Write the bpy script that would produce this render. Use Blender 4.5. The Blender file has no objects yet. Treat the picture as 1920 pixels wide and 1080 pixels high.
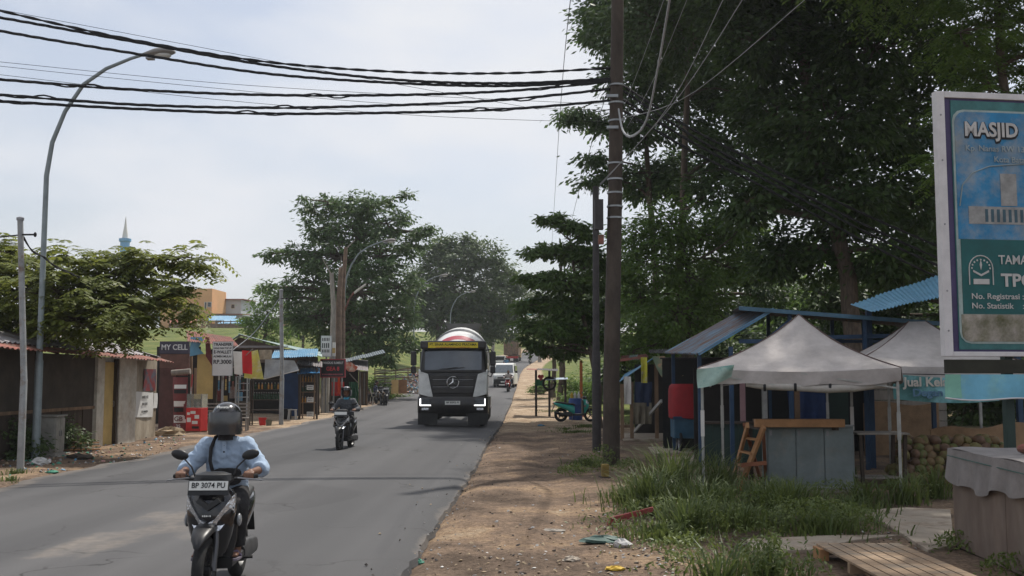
import bpy, bmesh, math, random
import numpy as np
from mathutils import Vector, Matrix, Euler, noise
random.seed(7)
RAD = math.radians
SC = bpy.context.scene
COL = SC.collection
# ------------------------------------------------------------------ camera
F = 1920.0
PITCH = math.atan(165/1920); YAW = math.atan(35/1920); HC = 1.83
cam_d = bpy.data.cameras.new('camera'); cam = bpy.data.objects.new('camera', cam_d); COL.objects.link(cam)
cam_d.sensor_width = 36; cam_d.lens = 36; cam_d.clip_start = 0.1; cam_d.clip_end = 3000
cam.location = (0, 0, HC); cam.rotation_euler = (math.pi/2+PITCH, 0, YAW); SC.camera = cam
# ------------------------------------------------------------------ sky, sun, exposure
SUN_EL, SUN_AZ = 60.0, 30.0     # azimuth measured from +Y (ahead) towards +X (right)
w = bpy.data.worlds.new('World'); SC.world = w; w.use_nodes = True
nt = w.node_tree; nt.nodes.clear()
out = nt.nodes.new('ShaderNodeOutputWorld'); bg = nt.nodes.new('ShaderNodeBackground')
sky = nt.nodes.new('ShaderNodeTexSky'); sky.sky_type = 'NISHITA'; sky.sun_disc = False
sky.sun_elevation = RAD(SUN_EL); sky.sun_rotation = RAD(SUN_AZ)
sky.air_density = 1.0; sky.dust_density = 3.0; sky.ozone_density = 1.0
tc = nt.nodes.new('ShaderNodeTexCoord'); mp = nt.nodes.new('ShaderNodeMapping'); mp.inputs['Scale'].default_value = (1, 1, 2.6)
no = nt.nodes.new('ShaderNodeTexNoise'); no.inputs['Scale'].default_value = 2.3; no.inputs['Detail'].default_value = 5; no.inputs['Roughness'].default_value = .52
rp = nt.nodes.new('ShaderNodeMapRange'); rp.inputs['From Min'].default_value = .42; rp.inputs['From Max'].default_value = .62
rp.inputs['To Min'].default_value = .38; rp.inputs['To Max'].default_value = 1.0
mx = nt.nodes.new('ShaderNodeMix'); mx.data_type = 'RGBA'
nt.links.new(tc.outputs['Generated'], mp.inputs['Vector']); nt.links.new(mp.outputs[0], no.inputs['Vector'])
nt.links.new(no.outputs[0], rp.inputs['Value']); nt.links.new(rp.outputs[0], mx.inputs['Factor'])
nt.links.new(sky.outputs[0], mx.inputs['A']); mx.inputs['B'].default_value = (6.0, 6.15, 6.5, 1)   # thin cloud veil
nt.links.new(mx.outputs['Result'], bg.inputs['Color']); bg.inputs['Strength'].default_value = 0.1
nt.links.new(bg.outputs[0], out.inputs[0])
sd = bpy.data.lights.new('sun', 'SUN'); sd.energy = 3.3; sd.angle = RAD(1.0); sd.color = (1, .95, .87)
sun = bpy.data.objects.new('sun', sd); COL.objects.link(sun)
sv = Vector((math.cos(RAD(SUN_EL))*math.sin(RAD(SUN_AZ)), math.cos(RAD(SUN_EL))*math.cos(RAD(SUN_AZ)), math.sin(RAD(SUN_EL))))
sun.rotation_euler = sv.to_track_quat('Z', 'Y').to_euler(); sun.location = (20, 20, 60)
vs = SC.view_settings; vs.view_transform = 'Standard'; vs.look = 'None'; vs.gamma = 1; vs.use_curve_mapping = False
vs.exposure = 0.45
# ------------------------------------------------------------------ projection helpers (plan of the place, read off the photograph)
_cp, _sp = math.cos(PITCH), math.sin(PITCH); _cy, _sy = math.cos(YAW), math.sin(YAW)
def ray(px, py):
    u, v = (px-960)/F, (540-py)/F
    fy = _cp - _sp*v; z = _sp + _cp*v
    return Vector((u*_cy - fy*_sy, u*_sy + fy*_cy, z))
def at(px, py, Y):
    d = ray(px, py); t = Y/d.y
    return Vector((d.x*t, Y, HC+d.z*t))
def gp(px, py, z=0.0):
    d = ray(px, py); t = (z-HC)/d.z
    return Vector((d.x*t, d.y*t, z))
def rect(x0, y0, x1, y1, Y):
    a = at(x0, y1, Y); b = at(x1, y0, Y)
    return a.x, b.x, a.z, b.z
# ------------------------------------------------------------------ materials
MATS = {}
def M(name, col=(.5,.5,.5), rough=.65, metal=0.0, var=.25, scale=3.0, col2=None, mix2=.5, sc2=2.0, bump=0.0, bscale=40, stretch=(1,1,1), emit=None, trans=0, spec=.4, coat=0, soft=.12):
    if name in MATS: return MATS[name]
    m = bpy.data.materials.new(name); m.use_nodes = True; MATS[name] = m
    t = m.node_tree; N = t.nodes; L = t.links; p = N['Principled BSDF']
    p.inputs['Roughness'].default_value = rough; p.inputs['Metallic'].default_value = metal
    p.inputs['Specular IOR Level'].default_value = spec; p.inputs['Coat Weight'].default_value = coat
    tcn = N.new('ShaderNodeTexCoord'); mpn = N.new('ShaderNodeMapping'); mpn.inputs['Scale'].default_value = stretch
    L.new(tcn.outputs['Object'], mpn.inputs['Vector'])
    n1 = N.new('ShaderNodeTexNoise'); n1.inputs['Scale'].default_value = scale; n1.inputs['Detail'].default_value = 6; n1.inputs['Roughness'].default_value = .65
    L.new(mpn.outputs[0], n1.inputs['Vector'])
    r1 = N.new('ShaderNodeMapRange'); r1.inputs['From Min'].default_value = .3; r1.inputs['From Max'].default_value = .7
    r1.inputs['To Min'].default_value = 1-var; r1.inputs['To Max'].default_value = 1+var*.6
    L.new(n1.outputs[0], r1.inputs['Value'])
    src = None
    if col2:
        n2 = N.new('ShaderNodeTexNoise'); n2.inputs['Scale'].default_value = sc2; n2.inputs['Detail'].default_value = 8; n2.inputs['Roughness'].default_value = .7
        L.new(mpn.outputs[0], n2.inputs['Vector'])
        r2 = N.new('ShaderNodeMapRange'); c = 1-mix2; c = .25+.5*c
        r2.inputs['From Min'].default_value = c-soft*.5; r2.inputs['From Max'].default_value = c+soft*.5
        L.new(n2.outputs[0], r2.inputs['Value'])
        x2 = N.new('ShaderNodeMix'); x2.data_type = 'RGBA'; x2.inputs['A'].default_value = (*col, 1); x2.inputs['B'].default_value = (*col2, 1)
        L.new(r2.outputs[0], x2.inputs['Factor']); src = x2.outputs['Result']
    mu = N.new('ShaderNodeMix'); mu.data_type = 'RGBA'; mu.blend_type = 'MULTIPLY'; mu.inputs['Factor'].default_value = 1
    if src: L.new(src, mu.inputs['A'])
    else: mu.inputs['A'].default_value = (*col, 1)
    L.new(r1.outputs[0], mu.inputs['B']); L.new(mu.outputs['Result'], p.inputs['Base Color'])
    if bump:
        nb = N.new('ShaderNodeTexNoise'); nb.inputs['Scale'].default_value = bscale; nb.inputs['Detail'].default_value = 5
        L.new(mpn.outputs[0], nb.inputs['Vector'])
        b = N.new('ShaderNodeBump'); b.inputs['Strength'].default_value = bump; b.inputs['Distance'].default_value = .02
        L.new(nb.outputs[0], b.inputs['Height']); L.new(b.outputs[0], p.inputs['Normal'])
    if emit:
        p.inputs['Emission Color'].default_value = (*emit[0], 1); p.inputs['Emission Strength'].default_value = emit[1]
    if trans: p.inputs['Transmission Weight'].default_value = trans
    return m
def leafmat(name, dark, light, tr=.3, yellow=None):
    if name in MATS: return MATS[name]
    m = bpy.data.materials.new(name); m.use_nodes = True; MATS[name] = m
    t = m.node_tree; N = t.nodes; L = t.links; p = N['Principled BSDF']
    p.inputs['Roughness'].default_value = .5; p.inputs['Specular IOR Level'].default_value = .35
    g = N.new('ShaderNodeNewGeometry'); cr = N.new('ShaderNodeValToRGB')
    e = cr.color_ramp.elements; e[0].color = (*dark, 1); e[1].color = (*light, 1)
    if yellow:
        e[1].position = .9; k = cr.color_ramp.elements.new(1.0); k.color = (*yellow, 1)
    n1 = N.new('ShaderNodeTexNoise'); n1.inputs['Scale'].default_value = .7; n1.inputs['Detail'].default_value = 3
    tcn = N.new('ShaderNodeTexCoord'); L.new(tcn.outputs['Object'], n1.inputs['Vector'])
    ad = N.new('ShaderNodeMath'); ad.operation = 'MULTIPLY_ADD'; ad.inputs[1].default_value = .6; ad.inputs[2].default_value = -.1
    L.new(g.outputs['Random Per Island'], ad.inputs[0])
    a2 = N.new('ShaderNodeMath'); a2.operation = 'MULTIPLY_ADD'; a2.inputs[1].default_value = .6
    L.new(n1.outputs[0], a2.inputs[0]); L.new(ad.outputs[0], a2.inputs[2]); L.new(a2.outputs[0], cr.inputs[0])
    L.new(cr.outputs[0], p.inputs['Base Color'])
    tl = N.new('ShaderNodeBsdfTranslucent'); hs = N.new('ShaderNodeHueSaturation'); hs.inputs['Value'].default_value = 1.25; hs.inputs['Hue'].default_value = .485
    L.new(cr.outputs[0], hs.inputs['Color']); L.new(hs.outputs[0], tl.inputs['Color'])
    ms = N.new('ShaderNodeMixShader'); ms.inputs[0].default_value = tr
    L.new(p.outputs[0], ms.inputs[1]); L.new(tl.outputs[0], ms.inputs[2]); L.new(ms.outputs[0], N['Material Output'].inputs[0])
    return m
# ------------------------------------------------------------------ mesh builder
class MB:
    def __init__(s): s.v = []; s.f = []
    def add(s, vs, fs):
        o = len(s.v); s.v += [tuple(v) for v in vs]; s.f += [tuple(i+o for i in f) for f in fs]; return s
    def box(s, c, d, rot=None):
        x, y, z = d[0]/2, d[1]/2, d[2]/2
        vs = [Vector(q) for q in ((-x,-y,-z),(x,-y,-z),(x,y,-z),(-x,y,-z),(-x,-y,z),(x,-y,z),(x,y,z),(-x,y,z))]
        if rot: R = Euler(rot).to_matrix(); vs = [R@q for q in vs]
        c = Vector(c); return s.add([q+c for q in vs], [(0,3,2,1),(4,5,6,7),(0,1,5,4),(1,2,6,5),(2,3,7,6),(3,0,4,7)])
    def b2(s, x0, x1, y0, y1, z0, z1): return s.box(((x0+x1)/2, (y0+y1)/2, (z0+z1)/2), (x1-x0, y1-y0, z1-z0))
    def bar(s, p0, p1, w, h=None, up=(0,0,1)):
        p0, p1 = Vector(p0), Vector(p1); h = h or w; d = (p1-p0).normalized(); u = Vector(up)
        if abs(d.dot(u)) > .97: u = Vector((0,1,0))
        a = d.cross(u).normalized()*w/2; b = a.cross(d).normalized()*h/2
        vs = [p+i*a+j*b for p in (p0, p1) for i, j in ((-1,-1),(1,-1),(1,1),(-1,1))]
        return s.add(vs, [(0,3,2,1),(4,5,6,7),(0,1,5,4),(1,2,6,5),(2,3,7,6),(3,0,4,7)][::1])
    def tube(s, pts, r, n=8, cap=True):
        pts = [Vector(p) for p in pts]; k = len(pts)
        rs = r if isinstance(r, (list, tuple)) else [r]*k
        vs = []; u = None
        for i, p in enumerate(pts):
            d = (pts[min(i+1, k-1)]-pts[max(i-1, 0)]).normalized()
            if u is None: u = d.orthogonal().normalized()
            u = (u-d*u.dot(d)); u = u.normalized() if u.length > 1e-6 else d.orthogonal().normalized()
            w_ = d.cross(u)
            for j in range(n):
                a = 2*math.pi*j/n; vs.append(p+(u*math.cos(a)+w_*math.sin(a))*rs[i])
        fs = [(i*n+j, i*n+(j+1) % n, (i+1)*n+(j+1) % n, (i+1)*n+j) for i in range(k-1) for j in range(n)]
        if cap: fs += [tuple(range(n))[::-1], tuple((k-1)*n+j for j in range(n))]
        return s.add(vs, fs)
    def loft(s, secs, cap=True):
        n = len(secs[0]); vs = [p for q in secs for p in q]; k = len(secs)
        fs = [(i*n+j, i*n+(j+1) % n, (i+1)*n+(j+1) % n, (i+1)*n+j) for i in range(k-1) for j in range(n)]
        if cap: fs += [tuple(range(n))[::-1], tuple((k-1)*n+j for j in range(n))]
        return s.add(vs, fs)
    def lathe(s, prof, c=(0,0,0), n=20, axis='z', closed=False):
        """prof: list of (radius, along-axis)"""
        c = Vector(c); secs = []
        for r, h in prof:
            q = []
            for j in range(n):
                a = 2*math.pi*j/n; x, y = r*math.cos(a), r*math.sin(a)
                q.append(c+Vector({'z': (x,y,h), 'x': (h,x,y), 'y': (y,h,x)}[axis]))
            secs.append(q)
        if closed: secs.append(secs[0])
        return s.loft(secs, cap=not closed)
    def ell(s, c, r, n=14, m=9, rot=None):
        c = Vector(c); R = Euler(rot).to_matrix() if rot else Matrix.Identity(3); secs = []
        for i in range(m+1):
            t = math.pi*min(max(i/m, .02), .98)
            secs.append([c+R@Vector((r[0]*math.sin(t)*math.cos(2*math.pi*j/n), r[1]*math.sin(t)*math.sin(2*math.pi*j/n), -r[2]*math.cos(t))) for j in range(n)])
        return s.loft(secs)
    def poly(s, pts, th, axis='y'):
        """flat outline extruded by th along the axis"""
        d = Vector({'x': (th,0,0), 'y': (0,th,0), 'z': (0,0,th)}[axis]) if isinstance(axis, str) else Vector(axis)*th
        n = len(pts); P = [Vector(p) for p in pts]
        vs = P+[p+d for p in P]
        return s.add(vs, [tuple(range(n)), tuple(range(n, 2*n))[::-1]]+[(i, i+n, (i+1) % n+n, (i+1) % n) for i in range(n)])
    def grid(s, fn, nu, nv, th=None):
        vs = [Vector(fn(i/nu, j/nv)) for j in range(nv+1) for i in range(nu+1)]
        W = nu+1
        fs = [(j*W+i, j*W+i+1, (j+1)*W+i+1, (j+1)*W+i) for j in range(nv) for i in range(nu)]
        if th:
            t = Vector(th); o = len(vs); vs = vs+[v+t for v in vs]
            fs = fs+[tuple(o+i for i in f[::-1]) for f in fs]
            bd = [i for i in range(W)]+[j*W+nu for j in range(1, nv+1)]+[nv*W+i for i in range(nu-1, -1, -1)]+[j*W for j in range(nv-1, 0, -1)]
            fs += [(bd[k], bd[(k+1) % len(bd)], o+bd[(k+1) % len(bd)], o+bd[k])[::-1] for k in range(len(bd))]
        return s.add(vs, fs)
    def build(s, name, mat, parent=None, smooth=False, bevel=0, label=None):
        me = bpy.data.meshes.new(name); me.from_pydata([tuple(v) for v in s.v], [], s.f); me.validate()
        bm = bmesh.new(); bm.from_mesh(me); bmesh.ops.recalc_face_normals(bm, faces=bm.faces); bm.to_mesh(me); bm.free()
        if smooth:
            me.polygons.foreach_set('use_smooth', [True]*len(me.polygons)); me.set_sharp_from_angle(angle=RAD(42))
        me.materials.append(mat)
        o = bpy.data.objects.new(name, me); COL.objects.link(o)
        if parent: o.parent = parent
        if bevel:
            b = o.modifiers.new('bevel', 'BEVEL'); b.width = bevel; b.segments = 2; b.limit_method = 'ANGLE'
        if label: o['label'] = label
        return o
def tag(o, label, cat, group=None, kind=None):
    if label: o['label'] = label
    if cat: o['category'] = cat
    if group: o['group'] = group
    if kind: o['kind'] = kind
    return o
def thing(name, label, cat, loc=(0,0,0), rz=0, group=None):
    o = bpy.data.objects.new(name, None); COL.objects.link(o); o.location = loc; o.rotation_euler = (0, 0, rz); o.empty_display_size = .2
    return tag(o, label, cat, group)
def struct(o): o['kind'] = 'structure'; return o
def copy_tree(o, parent=None):
    c = o.copy(); COL.objects.link(c); c.parent = parent
    for ch in list(o.children): copy_tree(ch, c)
    return c
def B(name, mat, parent, *boxes, bevel=0, label=None):
    mb = MB()
    for b in boxes: mb.b2(*b)
    return mb.build(name, mat, parent, bevel=bevel, label=label)
def text(s, mat, parent, loc, size, rot=(math.pi/2, 0, 0), align='CENTER', bold=0.0, depth=.004, sx=1.0, width=None, name='lettering'):
    cu = bpy.data.curves.new('t', 'FONT'); cu.body = s; cu.size = size; cu.align_x = align; cu.align_y = 'CENTER'; cu.extrude = depth; cu.offset = bold
    cu.resolution_u = 3
    to = bpy.data.objects.new('t', cu); COL.objects.link(to)
    dg = bpy.context.evaluated_depsgraph_get(); dg.update()
    me = bpy.data.meshes.new_from_object(to.evaluated_get(dg)); bpy.data.objects.remove(to)
    if width:
        xs = [v.co.x for v in me.vertices]; sx = width/(max(xs)-min(xs))
    R = Matrix.LocRotScale(Vector(loc), Euler(rot), Vector((sx, 1, 1))); me.transform(R)
    me.materials.clear(); me.materials.append(mat)
    o = bpy.data.objects.new(name, me); COL.objects.link(o); o.parent = parent
    return o
def marks(mat, parent, loc, width, h, n, axis='x', seed=0):
    """a line of print too small to read in the photograph: one row of short strokes"""
    rg = random.Random(seed+n); mb = MB(); c = Vector(loc); x = -width/2; st = width/n
    for k in range(n):
        w_ = st*rg.uniform(.45, .8); a, b = x+st*k, x+st*k+w_; hh = h*rg.uniform(.7, 1)/2
        if axis == 'x': mb.b2(c.x+a, c.x+b, c.y-.001, c.y+.002, c.z-hh, c.z+hh)
        else: mb.b2(c.x-.001, c.x+.002, c.y+a, c.y+b, c.z-hh, c.z+hh)
    o = mb.build('small_print', mat, parent); o['kind'] = 'stuff'; return o
def remesh(mb, voxel, name, mat, parent, smooth=2, wrinkle=0):
    me = bpy.data.meshes.new('tmp'); me.from_pydata([tuple(v) for v in mb.v], [], mb.f)
    bm = bmesh.new(); bm.from_mesh(me); bmesh.ops.recalc_face_normals(bm, faces=bm.faces); bm.to_mesh(me); bm.free()
    o = bpy.data.objects.new('tmp', me); COL.objects.link(o)
    r = o.modifiers.new('r', 'REMESH'); r.mode = 'VOXEL'; r.voxel_size = voxel; r.use_smooth_shade = True
    if smooth:
        k = o.modifiers.new('s', 'SMOOTH'); k.factor = .5; k.iterations = smooth
    dg = bpy.context.evaluated_depsgraph_get(); dg.update()
    m2 = bpy.data.meshes.new_from_object(o.evaluated_get(dg)); bpy.data.objects.remove(o)
    if wrinkle:      # cloth folds
        for v, nv in zip(m2.vertices, [Vector(q.vector) for q in m2.vertex_normals]):
            c = v.co.copy(); f = noise.noise(Vector((c.x*7, c.y*7, c.z*15+c.x*9)))+.6*noise.noise(Vector((c.x*19+c.z*8, c.y*15, c.z*23)))
            v.co = c+nv*wrinkle*(.5-abs(f))
    m2.name = name; m2.materials.clear(); m2.materials.append(mat)
    m2.polygons.foreach_set('use_smooth', [True]*len(m2.polygons))
    o = bpy.data.objects.new(name, m2); COL.objects.link(o); o.parent = parent
    return o
def smooth01(a, b, x): t = min(max((x-a)/(b-a), 0), 1); return t*t*(3-2*t)
def lerp_tab(tab, x):
    if x <= tab[0][0]: return tab[0][1]
    for (a, va), (b, vb) in zip(tab, tab[1:]):
        if x <= b: return va+(vb-va)*(x-a)/(b-a)
    return tab[-1][1]
# ================================================================== TERRAIN AND ROAD
ZR = [(0,0),(45,0),(60,.25),(80,.95),(110,2.0),(140,3.0),(175,4.3),(240,7.4),(300,9.0),(900,9.0)]
HILL = [(0,0),(46,0),(60,.9),(90,4.0),(120,6.2),(150,9.0),(200,10.5),(260,13.0),(900,14)]
def zr(y): return sum(lerp_tab(ZR, y+d) for d in (-8,-4,0,4,8))/5 if y > 40 else 0.0
def hill(y): return sum(lerp_tab(HILL, y+d) for d in (-8,-4,0,4,8))/5 if y > 40 else 0.0
def bend(y): return .00045*max(0, y-110)**2 if y < 240 else .00045*130**2+.117*(y-240)
RL, RR = -8.65, -1.15
def H(x, y):
    b = bend(y); base = zr(y)
    l = RL+b-x
    h = base
    if l > 0: h = base+(max(hill(y), base)-base)*smooth01(1.5, 16+y*.03, l)
    r = x-(RR+b)
    if r > 0: h = base+(max(hill(y), base)-base)*smooth01(60, 140, r)*.8
    if y > 236: h = max(h, base+(max(hill(y), base)-base)*smooth01(236, 262, y)) 
    return h
def wob(x, y, a=1.0):
    return a*(math.sin(x*1.7+y*.6)*.4+math.sin(x*.8-y*1.3+1)*.4+math.sin(x*4.1+y*3.3)*.2+math.sin(y*5.2-x*2.9+2)*.15)
def groundz(x, y):
    on = smooth01(.25, -.15, max(RL+bend(y)-x, x-RR-bend(y)))
    near = 1 if y < 60 else .5
    rut = -.035*math.exp(-((x-.15-.25*math.sin(y*.12))/.22)**2)-.03*math.exp(-((x-1.45-.25*math.sin(y*.12))/.24)**2) if 3 < y < 45 else 0
    return H(x, y)+(.03*near*wob(x, y)+.018*near*wob(x*2.7+3, y*2.3)+rut)*(1-on)-.09*on
def axis(a, b, fine0, fine1, step, grow):
    out = [fine0]; s = step
    while out[-1] < fine1: out.append(out[-1]+step)
    while out[-1] < b: s *= grow; out.append(out[-1]+s)
    s = step; lo = [fine0]
    while lo[-1] > a: s *= grow; lo.append(lo[-1]-s)
    return lo[::-1][:-1]+out
def groundmat():
    m = bpy.data.materials.new('ground_soil'); m.use_nodes = True
    t = m.node_tree; N = t.nodes; L = t.links; p = N['Principled BSDF']; p.inputs['Roughness'].default_value = .95; p.inputs['Specular IOR Level'].default_value = .15
    tcn = N.new('ShaderNodeTexCoord')
    def noise(s, d=8, r=.65, vec=None):
        n = N.new('ShaderNodeTexNoise'); n.inputs['Scale'].default_value = s; n.inputs['Detail'].default_value = d; n.inputs['Roughness'].default_value = r
        L.new(vec or tcn.outputs['Object'], n.inputs['Vector']); return n.outputs[0]
    def ramp(src, cols):
        c = N.new('ShaderNodeValToRGB'); e = c.color_ramp.elements
        e[0].position, e[0].color = cols[0][0], (*cols[0][1], 1); e[1].position, e[1].color = cols[-1][0], (*cols[-1][1], 1)
        for q, k in cols[1:-1]: x = e.new(q); x.color = (*k, 1)
        L.new(src, c.inputs[0]); return c.outputs[0]
    def mix(f, a, b, mode='MIX'):
        x = N.new('ShaderNodeMix'); x.data_type = 'RGBA'; x.blend_type = mode
        if isinstance(f, float): x.inputs['Factor'].default_value = f
        else: L.new(f, x.inputs['Factor'])
        L.new(a, x.inputs['A']); L.new(b, x.inputs['B']); return x.outputs['Result']
    soil = ramp(noise(.55, 10, .72), [(.36,(.105,.076,.056)),(.46,(.175,.128,.095)),(.53,(.245,.175,.125)),(.60,(.34,.24,.155)),(.68,(.42,.33,.235))])
    sand = ramp(noise(.8, 9, .7), [(.36,(.24,.17,.115)),(.50,(.38,.285,.195)),(.64,(.50,.40,.29))])
    grass = ramp(noise(.35), [(.36,(.075,.098,.026)),(.5,(.115,.145,.036)),(.64,(.20,.19,.065))])
    ag = N.new('ShaderNodeAttribute'); ag.attribute_name = 'grass'; asd = N.new('ShaderNodeAttribute'); asd.attribute_name = 'sand'
    def edge(att, s, lo=.35, hi=.65):
        a = N.new('ShaderNodeMath'); a.operation = 'MULTIPLY_ADD'; a.inputs[1].default_value = .7; L.new(noise(s), a.inputs[0]); 
        sb = N.new('ShaderNodeMath'); sb.operation = 'SUBTRACT'; L.new(att.outputs['Fac'], sb.inputs[0]); sb.inputs[1].default_value = .35; L.new(sb.outputs[0], a.inputs[2])
        r = N.new('ShaderNodeMapRange'); r.inputs['From Min'].default_value = lo; r.inputs['From Max'].default_value = hi; L.new(a.outputs[0], r.inputs['Value']); return r.outputs[0]
    c = mix(edge(asd, 1.1), soil, sand); c = mix(edge(ag, 1.6), c, grass)
    fine = ramp(noise(17, 8, .8), [(.36,(.50,.47,.45)),(.5,(.95,.95,.95)),(.64,(1.35,1.32,1.28))])
    c = mix(1.0, c, fine, 'MULTIPLY'); L.new(c, p.inputs['Base Color'])
    b = N.new('ShaderNodeBump'); b.inputs['Strength'].default_value = 1.0; b.inputs['Distance'].default_value = .07
    L.new(noise(14, 9, .7), b.inputs['Height']); L.new(b.outputs[0], p.inputs['Normal'])
    return m
def build_ground():
    xs = axis(-420, 420, -14, 9, .16, 1.13); ys = axis(-30, 880, 5, 42, .2, 1.05)
    W = len(xs); vs = [(x, y, groundz(x, y)) for y in ys for x in xs]
    fs = [(j*W+i, j*W+i+1, (j+1)*W+i+1, (j+1)*W+i) for j in range(len(ys)-1) for i in range(W-1)]
    me = bpy.data.meshes.new('ground'); me.from_pydata(vs, [], fs)
    g, sd_ = [], []
    for x, y, z in vs:
        l = RL+bend(y)-x; r = x-RR-bend(y); gv = 0; sv_ = 0
        if l > 0:
            gv = smooth01(4, 8, l)*smooth01(52, 66, y)+smooth01(1.5, 3, l)*smooth01(60, 90, y)
            sv_ = smooth01(35, 40, y)*(1-smooth01(6, 9, l))*.9+.35*smooth01(2.0, .2, l)
        elif r > 0:
            lim = lerp_tab([(0,2.2),(14,2.6),(20,2.4),(24,3.4),(33,5.0),(44,3.6),(52,2.2),(80,1.6)], y)
            gv = smooth01(lim, lim+1.6, r)*smooth01(27, 36, y)*(1-.55*smooth01(6, 9, r)*smooth01(75, 50, y))
            sv_ = smooth01(31, 36, y)*.85+.18*smooth01(.8, .1, r)
        if y > 238: gv = 1
        g.append(min(gv, 1)); sd_.append(min(sv_, 1))
    for n, d in (('grass', g), ('sand', sd_)):
        a = me.attributes.new(n, 'FLOAT', 'POINT'); a.data.foreach_set('value', d)
    me.polygons.foreach_set('use_smooth', [True]*len(me.polygons)); me.materials.append(groundmat())
    o = bpy.data.objects.new('ground', me); COL.objects.link(o); struct(o)
build_ground()
def asphalt():
    m = bpy.data.materials.new('asphalt'); m.use_nodes = True
    t = m.node_tree; N = t.nodes; L = t.links; p = N['Principled BSDF']; p.inputs['Roughness'].default_value = .82; p.inputs['Specular IOR Level'].default_value = .35
    tcn = N.new('ShaderNodeTexCoord')
    def noise(s, d=6, r=.6, st=None):
        n = N.new('ShaderNodeTexNoise'); n.inputs['Scale'].default_value = s; n.inputs['Detail'].default_value = d; n.inputs['Roughness'].default_value = r
        if st:
            q = N.new('ShaderNodeMapping'); q.inputs['Scale'].default_value = st; L.new(tcn.outputs['Object'], q.inputs['Vector']); L.new(q.outputs[0], n.inputs['Vector'])
        else: L.new(tcn.outputs['Object'], n.inputs['Vector'])
        return n.outputs[0]
    def rng(src, a, b, c=0., d=1.):
        r = N.new('ShaderNodeMapRange'); r.inputs['From Min'].default_value = a; r.inputs['From Max'].default_value = b; r.inputs['To Min'].default_value = c; r.inputs['To Max'].default_value = d
        L.new(src, r.inputs['Value']); return r.outputs[0]
    def mix(f, a, b, mode='MIX'):
        x = N.new('ShaderNodeMix'); x.data_type = 'RGBA'; x.blend_type = mode
        if isinstance(f, float): x.inputs['Factor'].default_value = f
        else: L.new(f, x.inputs['Factor'])
        for k, q in (('A', a), ('B', b)):
            if isinstance(q, tuple): x.inputs[k].default_value = (*q, 1)
            else: L.new(q, x.inputs[k])
        return x.outputs['Result']
    c = mix(rng(noise(.22, 4, .6, (1, .25, 1)), .35, .65), (.054,.054,.056), (.080,.078,.079))
    c = mix(rng(noise(90, 3, .7), .3, .7), c, mix(1.0, c, (1.35,1.35,1.35), 'MULTIPLY'))
    ad = N.new('ShaderNodeAttribute'); ad.attribute_name = 'dust'
    df = N.new('ShaderNodeMath'); df.operation = 'MULTIPLY_ADD'; df.inputs[1].default_value = .9; L.new(noise(1.3, 8, .68, (1, .55, 1)), df.inputs[0])
    sb = N.new('ShaderNodeMath'); sb.operation = 'SUBTRACT'; L.new(ad.outputs['Fac'], sb.inputs[0]); sb.inputs[1].default_value = .45; L.new(sb.outputs[0], df.inputs[2])
    c = mix(rng(df.outputs[0], .42, .62), c, mix(rng(noise(9), .3, .7), (.13,.115,.102), (.19,.168,.148)))
    c = mix(rng(noise(34, 4, .8), .70, .76), c, (.30,.28,.25))        # pale grit trodden in
    # wheel tracks, tar patches and cracks
    c = mix(rng(noise(.9, 3, .5, (1, .02, 1)), .42, .60, 0., .8), c, mix(1.0, c, (.70,.70,.71), 'MULTIPLY'))
    c = mix(rng(noise(.33, 2, .3, (1, .5, 1)), .60, .615, 0., .6), c, mix(1.0, c, (.74,.74,.75), 'MULTIPLY'))
    vo = N.new('ShaderNodeTexVoronoi'); vo.feature = 'DISTANCE_TO_EDGE'; vo.inputs['Scale'].default_value = .55
    wv = N.new('ShaderNodeTexNoise'); wv.inputs['Scale'].default_value = 1.6; wv.inputs['Detail'].default_value = 6; L.new(tcn.outputs['Object'], wv.inputs['Vector'])
    va = N.new('ShaderNodeVectorMath'); va.operation = 'MULTIPLY_ADD'; va.inputs[1].default_value = (1.1,1.1,0); L.new(wv.outputs['Color'], va.inputs[0]); L.new(tcn.outputs['Object'], va.inputs[2]); L.new(va.outputs[0], vo.inputs['Vector'])
    ck = N.new('ShaderNodeMath'); ck.operation = 'MULTIPLY'; L.new(rng(vo.outputs['Distance'], .004, .012, 1., 0.), ck.inputs[0]); L.new(rng(noise(.4, 3), .50, .60), ck.inputs[1])
    c = mix(ck.outputs[0], c, (.028,.027,.027))
    L.new(c, p.inputs['Base Color'])
    b = N.new('ShaderNodeBump'); b.inputs['Strength'].default_value = .35; b.inputs['Distance'].default_value = .008
    L.new(noise(120, 4, .7), b.inputs['Height']); L.new(b.outputs[0], p.inputs['Normal'])
    return m
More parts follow.
